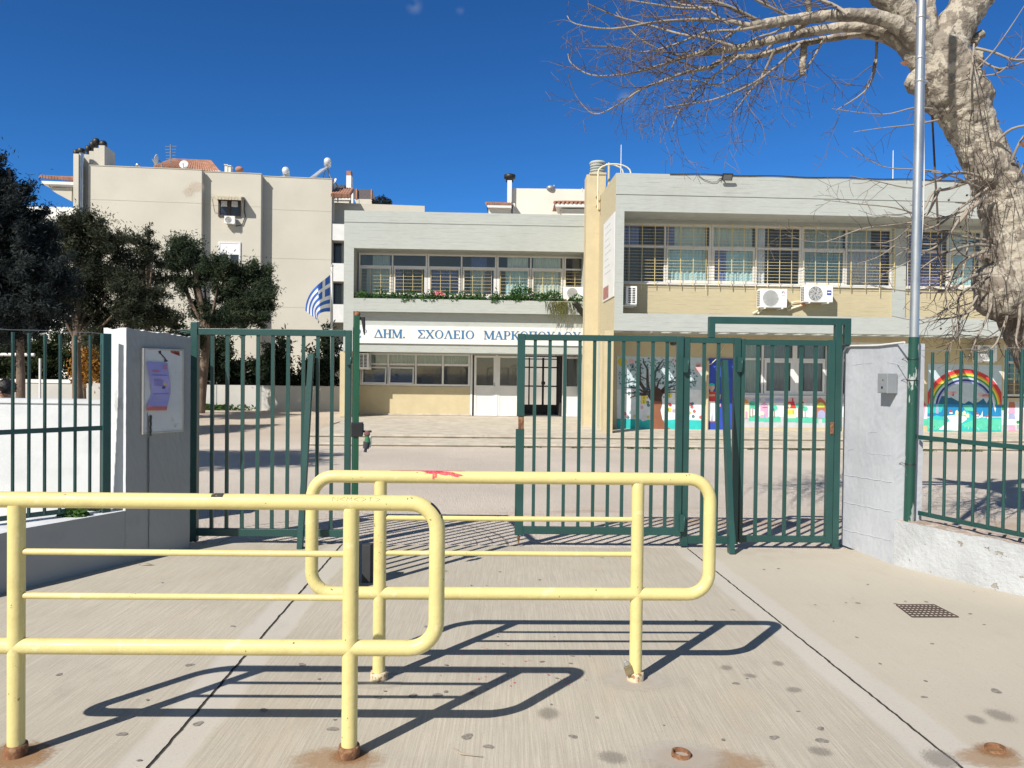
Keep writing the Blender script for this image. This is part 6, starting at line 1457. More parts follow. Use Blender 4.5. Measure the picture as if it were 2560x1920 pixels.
b = MB(); NU, NV = 36, 27; vs = []
for j in range(NV + 1):
    v = j / NV
    for i in range(NU + 1):
        u = i / NU; x0, y0 = bez(topc, u); x1, y1 = bez(botc, u)
        fold = 1 - abs(u - .42) / .42 if u < .42 else 0
        dep = -.55 * math.sin(min(1, u / .42) * math.pi / 2) + (1.35 * (u - .42) if u > .42 else 0) + .10 * math.sin(u * 9 + v * 2)
        vs.append(P(*zf(x0 + (x1 - x0) * v, y0 + (y1 - y0) * v), YF - .06 + dep))
for j in range(NV):
    row = j // 3
    for i in range(NU):
        m = 0 if row % 2 == 0 else 1
        if i < 14 and row < 5: m = 1 if (row == 2 or 6 <= i < 9) else 0
        b.add([vs[j * (NU + 1) + i], vs[j * (NU + 1) + i + 1], vs[(j + 1) * (NU + 1) + i + 1], vs[(j + 1) * (NU + 1) + i]], [(0, 1, 2, 3)], m, True)
b.build('flag', ['fblue', 'fwhite'], label='blue and white striped flag hanging from the white flagpole', cat='flag', loc=P(*zf(868, 640), YF))

# ------------------------------------------------------------------ apartment block
AP = Fac(220, 413.5, 46.0, 6.6)
Q = lambda x, y, d=0.0: AP.px(x / 2.44, 320 + y / 2.44, d)
T = thing('apartment_building', 'large cream apartment block with blind side wall, roof tiles and one awning window', 'apartment block', AP.w(6, 0, -.4))
dB, dC = -.45, -1.05
sA0, sA1 = AP.px(220, 600)[0], Q(1230, 400)[0]; zA0 = Q(560, 229)[1]; zA1 = Q(1228, 258)[1]
sB1 = Q(1592, 400, dB)[0]; sC1 = Q(2024, 400, dC)[0]
zB1 = Q(1400, 273, dB)[1]; zC1 = Q(1850, 305, dC)[1]; GB = -.6
b = MB(); b.fbox(AP, sA0, sA1, -13, 0, GB, zA0); b.fbox(AP, sA1, sB1, -13, dB, GB, zB1); b.fbox(AP, sB1, sC1, dC - 1.25, dC, GB, zC1); b.fbox(AP, sB1, sC1 - 1.6, -13, dC - 1.25, GB, zC1 - .02); b.build('wall', 'cream', T)
b = MB()
for s0, s1, d, z in ((sA0, sA1, 0, zA0), (sA1, sB1, dB, zB1), (sB1, sC1, dC, zC1)):
    for zz in np.arange(2.4, z - 1, 3.05): b = MB(); b.fbox(AP, s0 + .02, s1 - .02, d, d + .010, zz, zz + .035); b.build('floor_line', MT.setdefault('crl', mat('render_joint', (.52, .485, .41), .9, .05, .5)), T)
    b = MB(); b.fbox(AP, s0, s1 + .03, d - .3, d + .03, z, z + .04); b.build('coping', 'crl', T)
# patched render
MT['patch'] = stain_mat('faded_patch', (.62, .50, .40), .32, 5, 1.4)
for x, y, rx, ry in ((1195, 360, .7, .5), (1150, 392, .5, .45)):
    d = 0 if x < 1230 else dC; s_, z_ = Q(x, y, d); o = MB().poly([(math.cos(k * .262), 0, math.sin(k * .262)) for k in range(24)]).build('render_patch', 'patch', T, loc=(0, 0, 0))
    o.location = AP.w(s_, d + .014, z_) - ROOT[T.name]; o.scale = (rx, 1, ry); o.rotation_euler = (0, 0, AP.ang)
# left edge: wall fin, steel flue, stepped chimney
def zs7(x, y, d): return AP.px(80 + x / 7.212, 330 + y / 7.212, d)
f0, f1 = zs7(745, 700, .5)[0], zs7(838, 700, .5)[0]
MB().fbox(AP, f0, f1, -2, .5, GB, zs7(790, 390, .5)[1]).build('wall_fin', 'cream', T)
MB().fbox(AP, f1, sA0 - .002, -3, -.6, GB, zs7(980, 590, -.6)[1]).build('recessed_wall', 'cream', T)
s_, z_ = zs7(886, 360, .25); b = MB(); b.tube([AP.w(s_, .25, 2), AP.w(s_, .25, z_)], .88 * (zs7(930, 600, .25)[0] - zs7(842, 600, .25)[0]) / 2, 14); b.lathe(AP.w(s_, .25, z_ - .05), [(.20, 0), (.22, .04), (.22, .2), (.17, .25), (.001, .26)], 14, 1); b.build('steel_flue', ['galv', 'black'], T)
c_ = MB()
for xa, xb, y in ((940, 1030, 405), (1030, 1112, 345), (1112, 1205, 290), (1205, 1308, 243)):
    c_.fbox(AP, zs7(xa, 500, -.3)[0], zs7(xb, 500, -.3)[0] - .004, -1.9, -.3, zA0 - .5 if xa > 1000 else zs7(960, 580, -.3)[1] - 3, zs7(xb, y, -.3)[1])
ch = c_.build('chimney', 'cream', T)
for x, y, r_ in ((1155, 160, .20), (1092, 215, .18), (1012, 290, .17), (1282, 205, .22), (795, 362, .16)):
    s_, z_ = zs7(x, y, -.6); b = MB(); b.lathe(AP.w(s_, -.6, z_), [(r_ * .5, -.55), (r_ * .5, -.25), (r_, -.2), (r_ * 1.05, 0), (r_ * .7, .14), (.001, .17)], 12); b.build('chimney_cowl', 'black', ch)
# tiled eave on the left with its curved soffit
e0, ez0 = zs7(165, 850, 0); e1, ez1 = zs7(745, 880, 0); zT0, zT1 = zs7(230, 828, -2.2)[1], zs7(740, 806, -2.2)[1]
b = MB(); b.hexa([AP.w(e0, .3, ez0), AP.w(f0, .3, ez1 - .1), AP.w(f0, -2.2, zT1 - .12), AP.w(e0 + .6, -2.2, zT0 - .12), AP.w(e0, .3, ez0 + .1), AP.w(f0, .3, ez1), AP.w(f0, -2.2, zT1), AP.w(e0 + .6, -2.2, zT0)])
n = 12
for k in range(n):
    s_ = e0 + .15 + (f0 - e0 - .2) * k / (n - 1); b.tube([AP.w(s_, .34, ez0 + .08 + (ez1 - ez0 - .1) * k / n), AP.w(s_ + .3 * (1 - k / n), -2.2, zT0 + .02 + (zT1 - zT0) * k / n)], .10, 6)
b.build('roof_tiles', 'tile', T)
b = MB(); zq = zs7(450, 985, 0)[1]; b.fbox(AP, e0 + .15, f0 + .3, -2, .28, zs7(450, 962, 0)[1], zs7(450, 910, 0)[1]); b.fbox(AP, e0 + .5, f0, -2, .1, zq, zs7(450, 960, 0)[1]); b.build('eave_cornice', 'white', T)
pts = [zs7(*p_, .0) for p_ in ((320, 1002), (722, 1002), (715, 1250), (600, 1190), (450, 1110), (360, 1050))]
MB().prism([AP.w(s_, .02, z_) for s_, z_ in pts], -AP.n * 2.0).build('curved_soffit', 'cream', T)
# windows of the middle section
def apwin(xa, xb, ya, yb, d, m='dkfr'):
    s0, z1_ = Q(xa, ya, d); s1, z0_ = Q(xb, yb, d); return s0, s1, z0_, z1_
MT['dkfr'] = mat('dark_wood_frame', (.06, .035, .025), .6, .2, 6); MT['lace'] = mat('lace_curtain', (.66, .66, .65), .9, .2, 9)
s0, s1, z0_, z1_ = apwin(1333, 1468, 432, 545, dB)
b = MB(); dw = dB + .02
for q in ((s0, s1, z0_, z0_ + .09), (s0, s1, z1_ - .09, z1_), (s0, s0 + .09, z0_ + .09, z1_ - .09), (s1 - .09, s1, z0_ + .09, z1_ - .09), ((s0 + s1) / 2 - .07, (s0 + s1) / 2 + .07, z0_ + .09, z1_ - .09)): b.fbox(AP, q[0], q[1], dw - .01, dw + .06, q[2], q[3])
w = b.build('window', 'dkfr', T)
MB().fbox(AP, s0 + .09, s1 - .09, dw - .012, dw + .002, z0_ + .09, z1_ - .09).build('pane', MT.setdefault('dpane', mat('dark_pane', (.03, .035, .05), .1, .05, 3)), w)
b = MB()
for a, c in ((s0 + .16, (s0 + s1) / 2 - .14), ((s0 + s1) / 2 + .12, s1 - .16)): b.fbox(AP, a, c, dw + .004, dw + .012, z0_ + .62, z1_ - .12)
b.build('lace_curtain', 'lace', w)
s2, s3 = Q(1312, 430, dB)[0], Q(1490, 430, dB)[0]; za_, zb2 = Q(1400, 418, dB)[1], Q(1400, 438, dB)[1]
b = MB(); b.hexa([AP.w(s2, dB + .02, za_ - .04), AP.w(s3, dB + .02, za_ - .04), AP.w(s3, dB + .75, zb2), AP.w(s2, dB + .75, zb2), AP.w(s2, dB + .02, za_), AP.w(s3, dB + .02, za_), AP.w(s3, dB + .75, zb2 + .05), AP.w(s2, dB + .75, zb2 + .05)])
for k in range(9): a = s2 + (s3 - s2) * k / 9; b.fbox(AP, a + .01, a + (s3 - s2) / 9 - .01, dB + .74, dB + .76, zb2 - .16, zb2 - .002)
for s_ in (s2, s3 - .03): b.bar(AP.w(s_, dB + .03, za_ - 1.0), AP.w(s_, dB + .74, zb2), .03)
b.build('awning', MT.setdefault('awn', mat('faded_canvas', (.50, .45, .34), .9, .2, 9)), T)
s0, s1, z0_, z1_ = apwin(1333, 1468, 693, 830, dB); zm_ = Q(1400, 772, dB)[1]
b = MB()
for q in ((s0, s1, z1_ - .1, z1_), (s0, s0 + .1, z0_, z1_ - .1), (s1 - .1, s1, z0_, z1_ - .1), ((s0 + s1) / 2 - .05, (s0 + s1) / 2 + .05, z0_, zm_)): b.fbox(AP, q[0], q[1], dw - .01, dw + .05, q[2], q[3])
w = b.build('window', 'white', T); MB().fbox(AP, s0 + .1, s1 - .1, dw - .008, dw + .03, zm_, z1_ - .1).build('roller_shutter', MT.setdefault('shut', mat('white_slats', (.74, .75, .78), .6, .04, 3, stretch=(1, 1, 12))), w)
MB().fbox(AP, s0 + .1, s1 - .1, dw - .012, dw + .002, z0_, zm_).build('pane', 'dpane', w)
# its little air conditioner and cable
s_, z_ = Q(1410, 590, dB); make_ac(AP.w(s_, dB + .25, z_), AP.ang, 'small white air conditioner below the awning window of the apartment block', .62, .46, .30, None, 'blades', 'small air conditioner units on far walls')
b = MB(); b.tube([AP.w(Q(x, y, dB)[0], dB + .06, Q(x, y, dB)[1]) for x, y in ((1440, 600), (1480, 590), (1498, 540), (1490, 500), (1495, 440))], .03, 5); b.build('wall_cable', 'black', T)
# balconies on the far right flank
dV = dC - .06
b = MB(); sv0 = sC1 + .04; sv1 = Q(2300, 600, dV)[0]
b.fbox(AP, sv0 - .04, sv1 + 3, -13, dV - 1.25, GB, Q(2060, 430, dV)[1]); b.build('balcony_wall', 'cream', T)
for ya, yb in ((585, 685), (825, 935), (1075, 1185), (1320, 1430)):
    z1_, z0_ = Q(2060, ya, dV)[1], Q(2060, yb, dV)[1]; o = MB().fbox(AP, sv0, sv1, dV - .1, dV, z0_, z1_).build('balcony_parapet', 'white', T); MB().fbox(AP, sv0, sv1, dV - 1.2, dV - .1, z0_, z0_ + .15).build('balcony_slab', 'cream', o)
b = MB()
for ya in (700, 950): s0_, zz = Q(2035, ya, dV - 1.15); b.fbox(AP, s0_, s0_ + .5, dV - 1.2, dV - 1.16, zz - 2.2, zz)
b.build('balcony_door', 'dpane', T)
zt_ = Q(2080, 400, dV)[1]; zr_ = Q(2080, 430, dV)[1]
b = MB(); e0_, e1_ = Q(2024, 420, dV)[0], Q(2140, 420, dV)[0]; b.hexa([AP.w(e0_, dV + .4, zr_), AP.w(e1_, dV + .4, zr_), AP.w(e1_ - .4, dV - 2, zr_ + .9), AP.w(e0_, dV - 2, zr_ + .9), AP.w(e0_, dV + .4, zr_ + .12), AP.w(e1_, dV + .4, zr_ + .12), AP.w(e1_ - .4, dV - 2, zr_ + 1.05), AP.w(e0_, dV - 2, zr_ + 1.05)])
for k in range(7): s_ = e0_ + .1 + (e1_ - e0_ - .2) * k / 6; b.tube([AP.w(s_, dV + .45, zr_ + .1), AP.w(s_, dV - 2, zr_ + 1.05)], .13, 6)
b.build('roof_tiles', 'tile', T)
# tiled roof and little chimneys set back on the top
dR = -6.0
r0, rz0 = Q(945, 240, dR); r1, rz1 = Q(1345, 240, dR); rt_ = Q(1200, 203, dR - 2.4)[1]; base_ = rz0 - 1.2
b = MB(); b.hexa([AP.w(r0, dR, rz0), AP.w(r1, dR, rz0 - .25), AP.w(r1, dR - 6, rz0), AP.w(r0, dR - 6, rz0), AP.w(r0 + .4, dR - 2.4, rt_ + .05), AP.w(r1 - 1.3, dR - 2.4, rt_), AP.w(r1 - 1.3, dR - 3.5, rt_), AP.w(r0 + .4, dR - 3.5, rt_)])
for k in range(26):
    u = k / 25; b.tube([AP.w(r0 + (r1 - r0) * u, dR + .06, rz0 + .04 - .25 * u), AP.w(r0 + .4 + (r1 - r0 - 1.7) * u, dR - 2.4, rt_ + .05)], .1, 5)
b.build('roof_tiles', 'tile', T)
b = MB(); b.fbox(AP, r0 + .3, r1 - .2, dR - 5.5, dR - .3, zA0 - .3, rz0 - .02); b.fbox(AP, r0 + .02, r1 - .02, dR - .3, dR - .05, rz0 - .35, rz0 - .02); b.build('penthouse_wall', 'cream2', T)
b = MB(); r2_, _ = Q(1560, 270, dR); b.hexa([AP.w(r1 - .2, dR, rz0 - 1.0), AP.w(r2_, dR, rz0 - 1.5), AP.w(r2_, dR - 4, rz0 - 1.5), AP.w(r1 - .2, dR - 4, rz0 - 1.0), AP.w(r1 - .2, dR - 1.5, rz0 - .35), AP.w(r2_ - 2, dR - 1.5, rz0 - .6), AP.w(r2_ - 2, dR - 3, rz0 - .6), AP.w(r1 - .2, dR - 3, rz0 - .35)]); b.build('roof_tiles', 'tile', T)
for xa, xb, y in ((1370, 1388, 226), (1392, 1408, 232)):
    b = MB(); b.fbox(AP, Q(xa, y, -4)[0], Q(xb, y, -4)[0], -4.5, -4, zB1 - .5, Q(xa, y, -4)[1]); b.fbox(AP, Q(xa - 3, y, -4)[0], Q(xb + 3, y, -4)[0], -4.56, -3.94, Q(xa, y, -4)[1], Q(xa, y - 4, -4)[1]); b.build('vent_stack', 'cream2', T)
s_, z_ = Q(1460, 252, -3); b = MB(); b.ball(AP.w(s_, -3, z_), .24, 8, sq=(1.1, 1, .8)); b.build('clay_pot', 'tile', label='round clay pot on the roof of the cream apartment block', cat='pot', loc=AP.w(s_, -3, z_))
def dish(x, y, r, d, fac, label, tilt=0):
    s_, z_ = Q(x, y, d); c = AP.w(s_, d, z_); t = thing('satellite_dish', label, 'satellite dish', c - Vector((0, 0, r + .5)), 'satellite dishes on the apartment roof')
    ax = Vector(fac).normalized(); b = MB(); b.lathe(c, [(.001, -.12 * r)] + [(r * k / 6, -.12 * r + .30 * r * (k / 6) ** 2) for k in range(1, 7)] + [(r * .98, .2 * r), (.02, -.06 * r)], 20, ax=ax); b.build('dish', 'bwhite', t)
    b = MB(); b.tube([c - ax * .1, c - Vector((0, 0, r * .6)) - ax * .3, c - Vector((0, 0, r + .9)) - ax * .3], .04, 6); b.tube([c - Vector((0, 0, r * .9)) + ax * .1, c + ax * r * .9], .025, 5); b.build('mount', 'steel', t)
dish(958, 195, .34, -1, (-1, -.12, .2), 'satellite dish on the apartment roof turned edge-on')
dish(1123, 224, .27, -1.5, (.1, -1, .25), 'satellite dish on the apartment roof facing the street')
dish(2040, 328, .24, -2, (-.7, -.7, .5), 'satellite dish on the right corner of the apartment roof')
b = MB(); s_, z_ = Q(1040, 100, -5); s2, z2_ = Q(1037, 215, -5); b.tube([AP.w(s_, -5, z2_), AP.w(s_, -5, z_)], .03, 5)
for k in range(6): b.tube([AP.w(s_ - .35 + .02 * k, -5, z_ - .15 - .2 * k), AP.w(s_ + .35 - .02 * k, -5.1, z_ - .08 - .2 * k)], .018, 4)
b.build('tv_antenna', 'steel', label='television antenna on the apartment roof', cat='antenna', loc=AP.w(s_, -5, z2_))
b = MB(); s_, z_ = Q(840, 228, -3); b.ball(AP.w(s_, -3, z_), .14, 6); b.build('roof_vent', 'galv', label='shiny small metal roof vent on the apartment block, glinting', cat='vent', loc=AP.w(s_, -3, z_))
def heater(x, y, d, label, px1, py1):
    s_, z_ = Q(x, y, d); c = AP.w(s_, d, z_); t = thing('solar_water_heater', label, 'solar heater', c - Vector((0, 0, 1.2)), 'solar water heaters on the apartment roof')
    ax = Vector((.25, -1, 0)).normalized(); b = MB(); b.lathe(c - ax * .6, [(.001, 0), (.19, .03), (.23, .10), (.23, 1.1), (.19, 1.18), (.001, 1.2)], 14, ax=ax); b.build('tank', MT.setdefault('tank', mat('bright_tank', (.75, .77, .78), .25, .05, 3, metal=.3)), t)
    s2, z2_ = Q(px1, py1, d + .6); p = AP.w(s2, d + .6, z2_); u_ = (p - c).normalized(); b = MB(); b.bar(c + u_ * .3 - Vector((0, .0, .15)), p, 1.0, .08, up=(0, 1, 0) if False else (0, 0, 1)); b.build('panel', MT.setdefault('panel', mat('panel_glass', (.42, .45, .48), .25, .05, 3)), t)
    b = MB(); b.tube([c - Vector((0, 0, .2)), c - Vector((-.2, 0, 1.3))], .035, 5); b.tube([c - Vector((0, 0, .2)), c - Vector((.4, 0, 1.3))], .035, 5); b.tube([c - Vector((.0, .4, .2)), c - Vector((-.4, .4, 1.3))], .035, 5); b.build('stand', 'steel', t)
heater(1998, 214, dC - 1.2, 'solar water heater with a tilted panel on the right end of the apartment roof', 1910, 300)
heater(1745, 270, dC - 1.2, 'solar water heater half hidden behind the parapet of the apartment roof', 1700, 300)
# lower white house at far left
a_ = P(120, 517, 52); c_ = P(190, 520, 52); b = MB(); b.box(a_.x - 8, c_.x, 52, 60, -.6, a_.z); o = b.build('house', 'white', label='plain white house behind the left end of the apartment block', cat='house', loc=(c_.x, 52, -.6))
# terraced house between the block and the school
YB = 58.0
zb_ = lambda x, y: (820 + x / 10.37, 400 + y / 10.37)
Pb = lambda x, y, Y=YB: P(*zb_(x, y), Y)
T2 = thing('apartment_building', 'terraced cream house top with brown railings behind the entrance wing', 'house', Vector((Pb(900, 1300).x, YB, -.6)))
def pbox(b, x0, x1, y0, y1, Y, dep, mi=0):
    p, q = Pb(x0, y1, Y), Pb(x1, y0, Y); b.box(p.x, q.x, Y, Y + dep, p.z, q.z, mi)
b = MB(); pbox(b, 110, 545, 1030, 2400, YB, 8); pbox(b, 800, 1180, 1015, 2400, YB, 5)
p = [Pb(680, 1015), Pb(800, 1015), Pb(800, 1290)]; b.prism(p, (0, 5, 0)); b.build('wall', 'cream', T2)
b = MB(); p = [Pb(110, 985), Pb(580, 985), Pb(580, 930), Pb(360, 860), Pb(120, 940)]; b.prism(p, (0, .3, 0))
for k in range(6): b.tube([Pb(130 + 85 * k, 975) + Vector((0, -.15, 0)), Pb(230 + 55 * k, 880) + Vector((0, .4, .1))], .16, 6)
b.build('roof_tiles', 'tile', T2)
b = MB(); pbox(b, 110, 580, 985, 1025, YB - .1, .3); pbox(b, 600, 652, 860, 1300, YB - 1, .3); b.build('white_trim', 'white', T2)
b = MB()
for x0, x1, y0, y1 in ((715, 755, 745, 1010), (1105, 1140, 760, 1010), (1585, 1615, 1090, 1330)): pbox(b, x0, x1, y0, y1, YB - .05, .2)
b.build('railing_post', 'tile', T2)
b = MB()
for k in range(10): y = 760 + 25 * k; pbox(b, 560, 1110, y, y + 19, YB + .1, .05)
for k in range(9): y = 1090 + 25 * k; pbox(b, 1520, 1590, y, y + 19, YB + .1, .05)
p = [Pb(1140, 770), Pb(1280, 1110), Pb(1160, 1330), Pb(1140, 1015)]; b.prism(p, (0, .1, 0)); b.build('railing_screen', MT.setdefault('rscr', mat('brown_slat_screen', (.10, .085, .095), .7, .15, 9)), T2)
b = MB(); pbox(b, 100, 430, 640, 1000, YB + 2, 3); b.build('dark_loft', MT.setdefault('loft', mat('dark_roof_sheet', (.065, .07, .075), .8, .2, 5)), T2)
b = MB(); pbox(b, 470, 600, 400, 900, YB + 1, .7, 0); pbox(b, 476, 594, 280, 390, YB + 1.05, .6, 1); b.build('chimney', ['white', 'tile'], T2)
b = MB(); c = Pb(1400, 1190, YB - .3); tuft(b, c, .75, 500, .9, .12); tuft(b, Pb(1380, 1270, YB - .3), .4, 100, .4, .1); b.build('roof_shrub', 'pined', label='dark potted shrub on the terrace above the school roof', cat='shrub', loc=c)
b = MB(); c = Pb(1255, 1270, YB - .6); b.ball(c, .18, 6, sq=(1, 1, 1.7)); b.build('terrace_lamp', 'white', label='small white lamp on the terrace beside the dark shrub', cat='lamp', loc=c)
# pale block right behind the entrance wing
YD = 62.0
D2 = lambda x, y, Y=YD: P(*z2(x, y), Y)
T3 = thing('apartment_building', 'pale house with two tiled eaves and a slim chimney behind the school roof', 'house', Vector((D2(1300, 360).x, YD, -.6)))
b = MB(); p, q = D2(1100, 420), D2(1700, 216); b.box(p.x, q.x, YD, YD + 8, -.6, q.z); p, q = D2(970, 420, YD - 1), D2(1100, 312, YD - 1); b.box(p.x, q.x, YD - 1, YD + 5, -.6, q.z); p, q = D2(1345, 420, YD - 3), D2(1700, 330, YD - 3); b.box(p.x + .6, q.x, YD - 3, YD, -.6, q.z); b.build('wall', 'cream2', T3)
b = MB(); p, q = D2(1077, 380, YD - .5), D2(1105, 163, YD - .5); b.box(p.x, q.x, YD - .5, YD + .4, p.z, q.z); b.lathe(Vector(((p.x + q.x) / 2, YD, q.z)), [(.3, 0), (.3, .2), (.46, .25), (.46, .55), (.001, .7)], 10, 1); p, q = D2(1110, 370, YD - .6), D2(1124, 295, YD - .6); b.box(p.x, q.x, YD - .6, YD, p.z, q.z); b.build('chimney', ['white', 'black'], T3)
for xa, xb, ya, yb, Y in ((958, 1103, 300, 275, YD - 1.4), (1350, 1620, 295, 264, YD - 3.4)):
    p, q, r_ = D2(xa, ya, Y), D2(xb, ya + 3, Y), D2((xa + xb) / 2 - 10, yb, Y); b = MB()
    b.hexa([p, q, q + Vector((0, 3, 0)), p + Vector((0, 3, 0)), Vector((p.x + (q.x - p.x) * .3, Y + 1.6, r_.z)), Vector((q.x, Y + 1.6, r_.z)), Vector((q.x, Y + 2, r_.z)), Vector((p.x + (q.x - p.x) * .3, Y + 2, r_.z))])
    for k in range(12): u = k / 11; b.tube([p + (q - p) * u + Vector((0, -.05, .05)), Vector((p.x + (q.x - p.x) * (.3 + .7 * u), Y + 1.6, r_.z + .03))], .12, 5)
    b.build('roof_tiles', 'tile', T3); b = MB(); b.hexa([p + Vector((.1, 0, -.25)), q + Vector((0, 0, -.25)), q + Vector((0, 2.6, -.25)), p + Vector((.4, 2.6, -.25)), p + Vector((.0, 0, -.02)), q + Vector((0, 0, -.02)), q + Vector((0, 2.6, -.02)), p + Vector((.3, 2.6, -.02))]); b.build('eave_board', 'white', T3)
b = MB(); p = D2(1331, 218, YD); b.tube([p, D2(1331, 195, YD)], .03, 5); b.ball(D2(1328, 208, YD), .3, 6, sq=(1.2, 1, .8)); b.build('roof_lamp', 'steel', label='small grey dish on the pale house roof behind the school', cat='dish', loc=p)
for x in (1348, 1511): b = MB(); b.tube([D2(x, 225, YD), D2(x, 190 if x < 1400 else 208, YD)], .04, 5); b.build('roof_mast', 'white', label='thin mast on the pale house roof, ' + ('left of the pair' if x < 1400 else 'near the yellow chimney'), cat='mast', loc=D2(x, 225, YD))

# ------------------------------------------------------------------ trees with crowns of leaf clumps
RG = np.random.default_rng(11)
def leaf_mesh(name, cents, size, m, parent, elong=1.6, loc=None, up=0.0):
    n = len(cents); u = RG.normal(size=(n, 3)); u[:, 2] += up; u /= np.linalg.norm(u, axis=1)[:, None]; r_ = RG.normal(size=(n, 3)); w_ = np.cross(u, r_); w_ /= np.linalg.norm(w_, axis=1)[:, None] + 1e-9
    s_ = (size * RG.uniform(.5, 1.4, n))[:, None]; a = cents - u * s_ * elong; c = cents + w_ * s_ * .55; e = cents + u * s_ * elong; g = cents - w_ * s_ * .55
    v = np.stack([a, c, e, g], 1).reshape(-1, 3); o0 = np.array(ROOT[parent.name]); v = v - o0
    me = bpy.data.meshes.new(name); me.vertices.add(4 * n); me.loops.add(4 * n); me.polygons.add(n); me.vertices.foreach_set('co', v.astype(np.float32).ravel()); me.loops.foreach_set('vertex_index', np.arange(4 * n, dtype=np.int32)); me.polygons.foreach_set('loop_start', np.arange(0, 4 * n, 4, dtype=np.int32)); me.polygons.foreach_set('loop_total', np.full(n, 4, dtype=np.int32))
    me.materials.append(MT[m]); me.update(calc_edges=True); o = bpy.data.objects.new(name, me); COL.objects.link(o); o.parent = parent; ROOT[o.name] = ROOT[parent.name]; return o
def blob_points(blobs, per, clump=.22, sub=26, shell=.55, spray=None):
    """leaf centres set on sprays that radiate from each blob's middle and end at different lengths: ragged, with gaps"""
    out = []
    for c, r_ in blobs:
        c = np.array(c); r_ = np.array(r_ if hasattr(r_, '__len__') else (r_,) * 3); vol = r_[0] * r_[1] * r_[2]
        n = max(8, int(per * vol ** .66)); m = max(7, int(n / 7))
        dv = RG.normal(size=(m, 3)); dv[:, 2] += .18; dv /= np.linalg.norm(dv, axis=1)[:, None]; L = RG.uniform(.7, 1.32, m)
        k = RG.integers(0, m, n); t_ = .28 + .72 * RG.random(n) ** .75
        cc = c + dv[k] * r_ * (L[k] * t_)[:, None] + RG.normal(0, .05, (n, 3)) * r_
        tip = (t_ > .8)
        sz = clump * RG.uniform(.55, 1.35, n) * np.where(tip, .62, 1.0)
        q = RG.normal(size=(n, sub, 3)) * sz[:, None, None] * .9
        along = RG.normal(size=(n, sub, 1)) * sz[:, None, None] * 1.1
        out.append((cc[:, None, :] + q * .8 + dv[k][:, None, :] * along).reshape(-1, 3))
    return np.concatenate(out)
def tree(name, label, base, trunk, tr, blobs, per, size, m, cat='tree', clump=.22, sub=26, shell=.55, limbs=(), group=None, spray=None, elong=1.6):
    t = thing(name, label, cat, base, group); n = len(trunk)
    MB().tube(trunk, [tr * (1 - .65 * i / (n - 1)) for i in range(n)], 10, wob=.06).build('trunk', 'wood', t)
    for c, r_ in [(c, r_) for c, r_ in blobs if not hasattr(r_, '__len__') or True][:14]:
        k = max(1, int((n - 1) * .65)); a = Vector(trunk[k]); c = Vector(c); mid = a.lerp(c, .5) + Vector((0, 0, -.25))
        MB().tube([a, mid, c], [tr * .38, tr * .25, tr * .1], 6, wob=.05).build('limb', 'wood', t)
    leaf_mesh('crown', blob_points(blobs, per, clump, sub, shell, spray), size, m, t, elong); return t
def B_(px, py, Y, rpx, rz=None, dep=None): p = P(px, py, Y); k = Y / FPX; return ((p.x, Y + RG.uniform(-.5, .5), p.z), (rpx * k, (dep or rpx) * k, (rz or rpx) * k))
gpt = lambda px, Y: Vector((P(px, 960, Y).x, Y, yz(0, Y)))
# tall dark cypress-like pine at the left edge
Y1 = 20.0
tree('pine_tree', 'tall dark bluish pine at the left picture edge', gpt(50, Y1), [gpt(50, Y1), P(52, 940, Y1), P(50, 840, Y1), P(40, 650, Y1), P(20, 420, Y1)], .13,
     [B_(-12, 420, Y1, 48, 70), B_(0, 500, Y1, 72, 62), B_(38, 590, Y1, 84, 72), B_(-30, 560, Y1, 110), B_(80, 665, Y1, 92, 80), B_(0, 680, Y1, 120), B_(60, 760, Y1, 110, 70), B_(130, 720, Y1, 70, 80), B_(-60, 760, Y1, 120), B_(20, 810, Y1, 90, 40), B_(-90, 640, Y1, 110)], 340, .027, 'pined', clump=.15, sub=70, shell=.3, elong=2.2)
Y2 = 27.0
tree('pine_tree', 'broad olive green pine right of the tallest one', gpt(193, Y2), [gpt(196, Y2), P(193, 960, Y2), P(190, 850, Y2), P(200, 740, Y2), P(215, 620, Y2)], .19,
     [B_(215, 575, Y2, 62, 38), B_(170, 590, Y2, 45, 40), B_(265, 610, Y2, 62, 45), B_(200, 650, Y2, 70, 55), B_(290, 680, Y2, 62, 50), B_(230, 710, Y2, 70, 45), B_(330, 740, Y2, 55, 45), B_(160, 740, Y2, 55, 55), B_(260, 785, Y2, 75, 40), B_(340, 800, Y2, 62, 34), B_(250, 840, Y2, 45, 28), B_(175, 820, Y2, 40, 30), B_(385, 770, Y2, 45, 45)], 165, .031, 'pine', clump=.20, sub=66, shell=.45, elong=2.2)
Y3 = 30.0
tree('conifer_tree', 'slim conifer with a pointed top in front of the cream block', gpt(368, Y3), [gpt(368, Y3), P(368, 900, Y3), P(370, 750, Y3), P(372, 640, Y3), P(371, 575, Y3)], .15,
     [B_(371, 585, Y3, 10, 18), B_(370, 612, Y3, 20, 16), B_(350, 606, Y3, 16, 8), B_(388, 622, Y3, 14, 8), B_(372, 645, Y3, 28, 16), B_(345, 640, Y3, 16, 10), B_(392, 655, Y3, 16, 9), B_(365, 680, Y3, 34, 18), B_(385, 700, Y3, 26, 14), B_(345, 705, Y3, 28, 14), B_(370, 735, Y3, 44, 20), B_(360, 770, Y3, 48, 22), B_(395, 800, Y3, 50, 24)], 190, .031, 'pine', clump=.15, sub=50, shell=.3, elong=2.2)
Y4 = 33.0
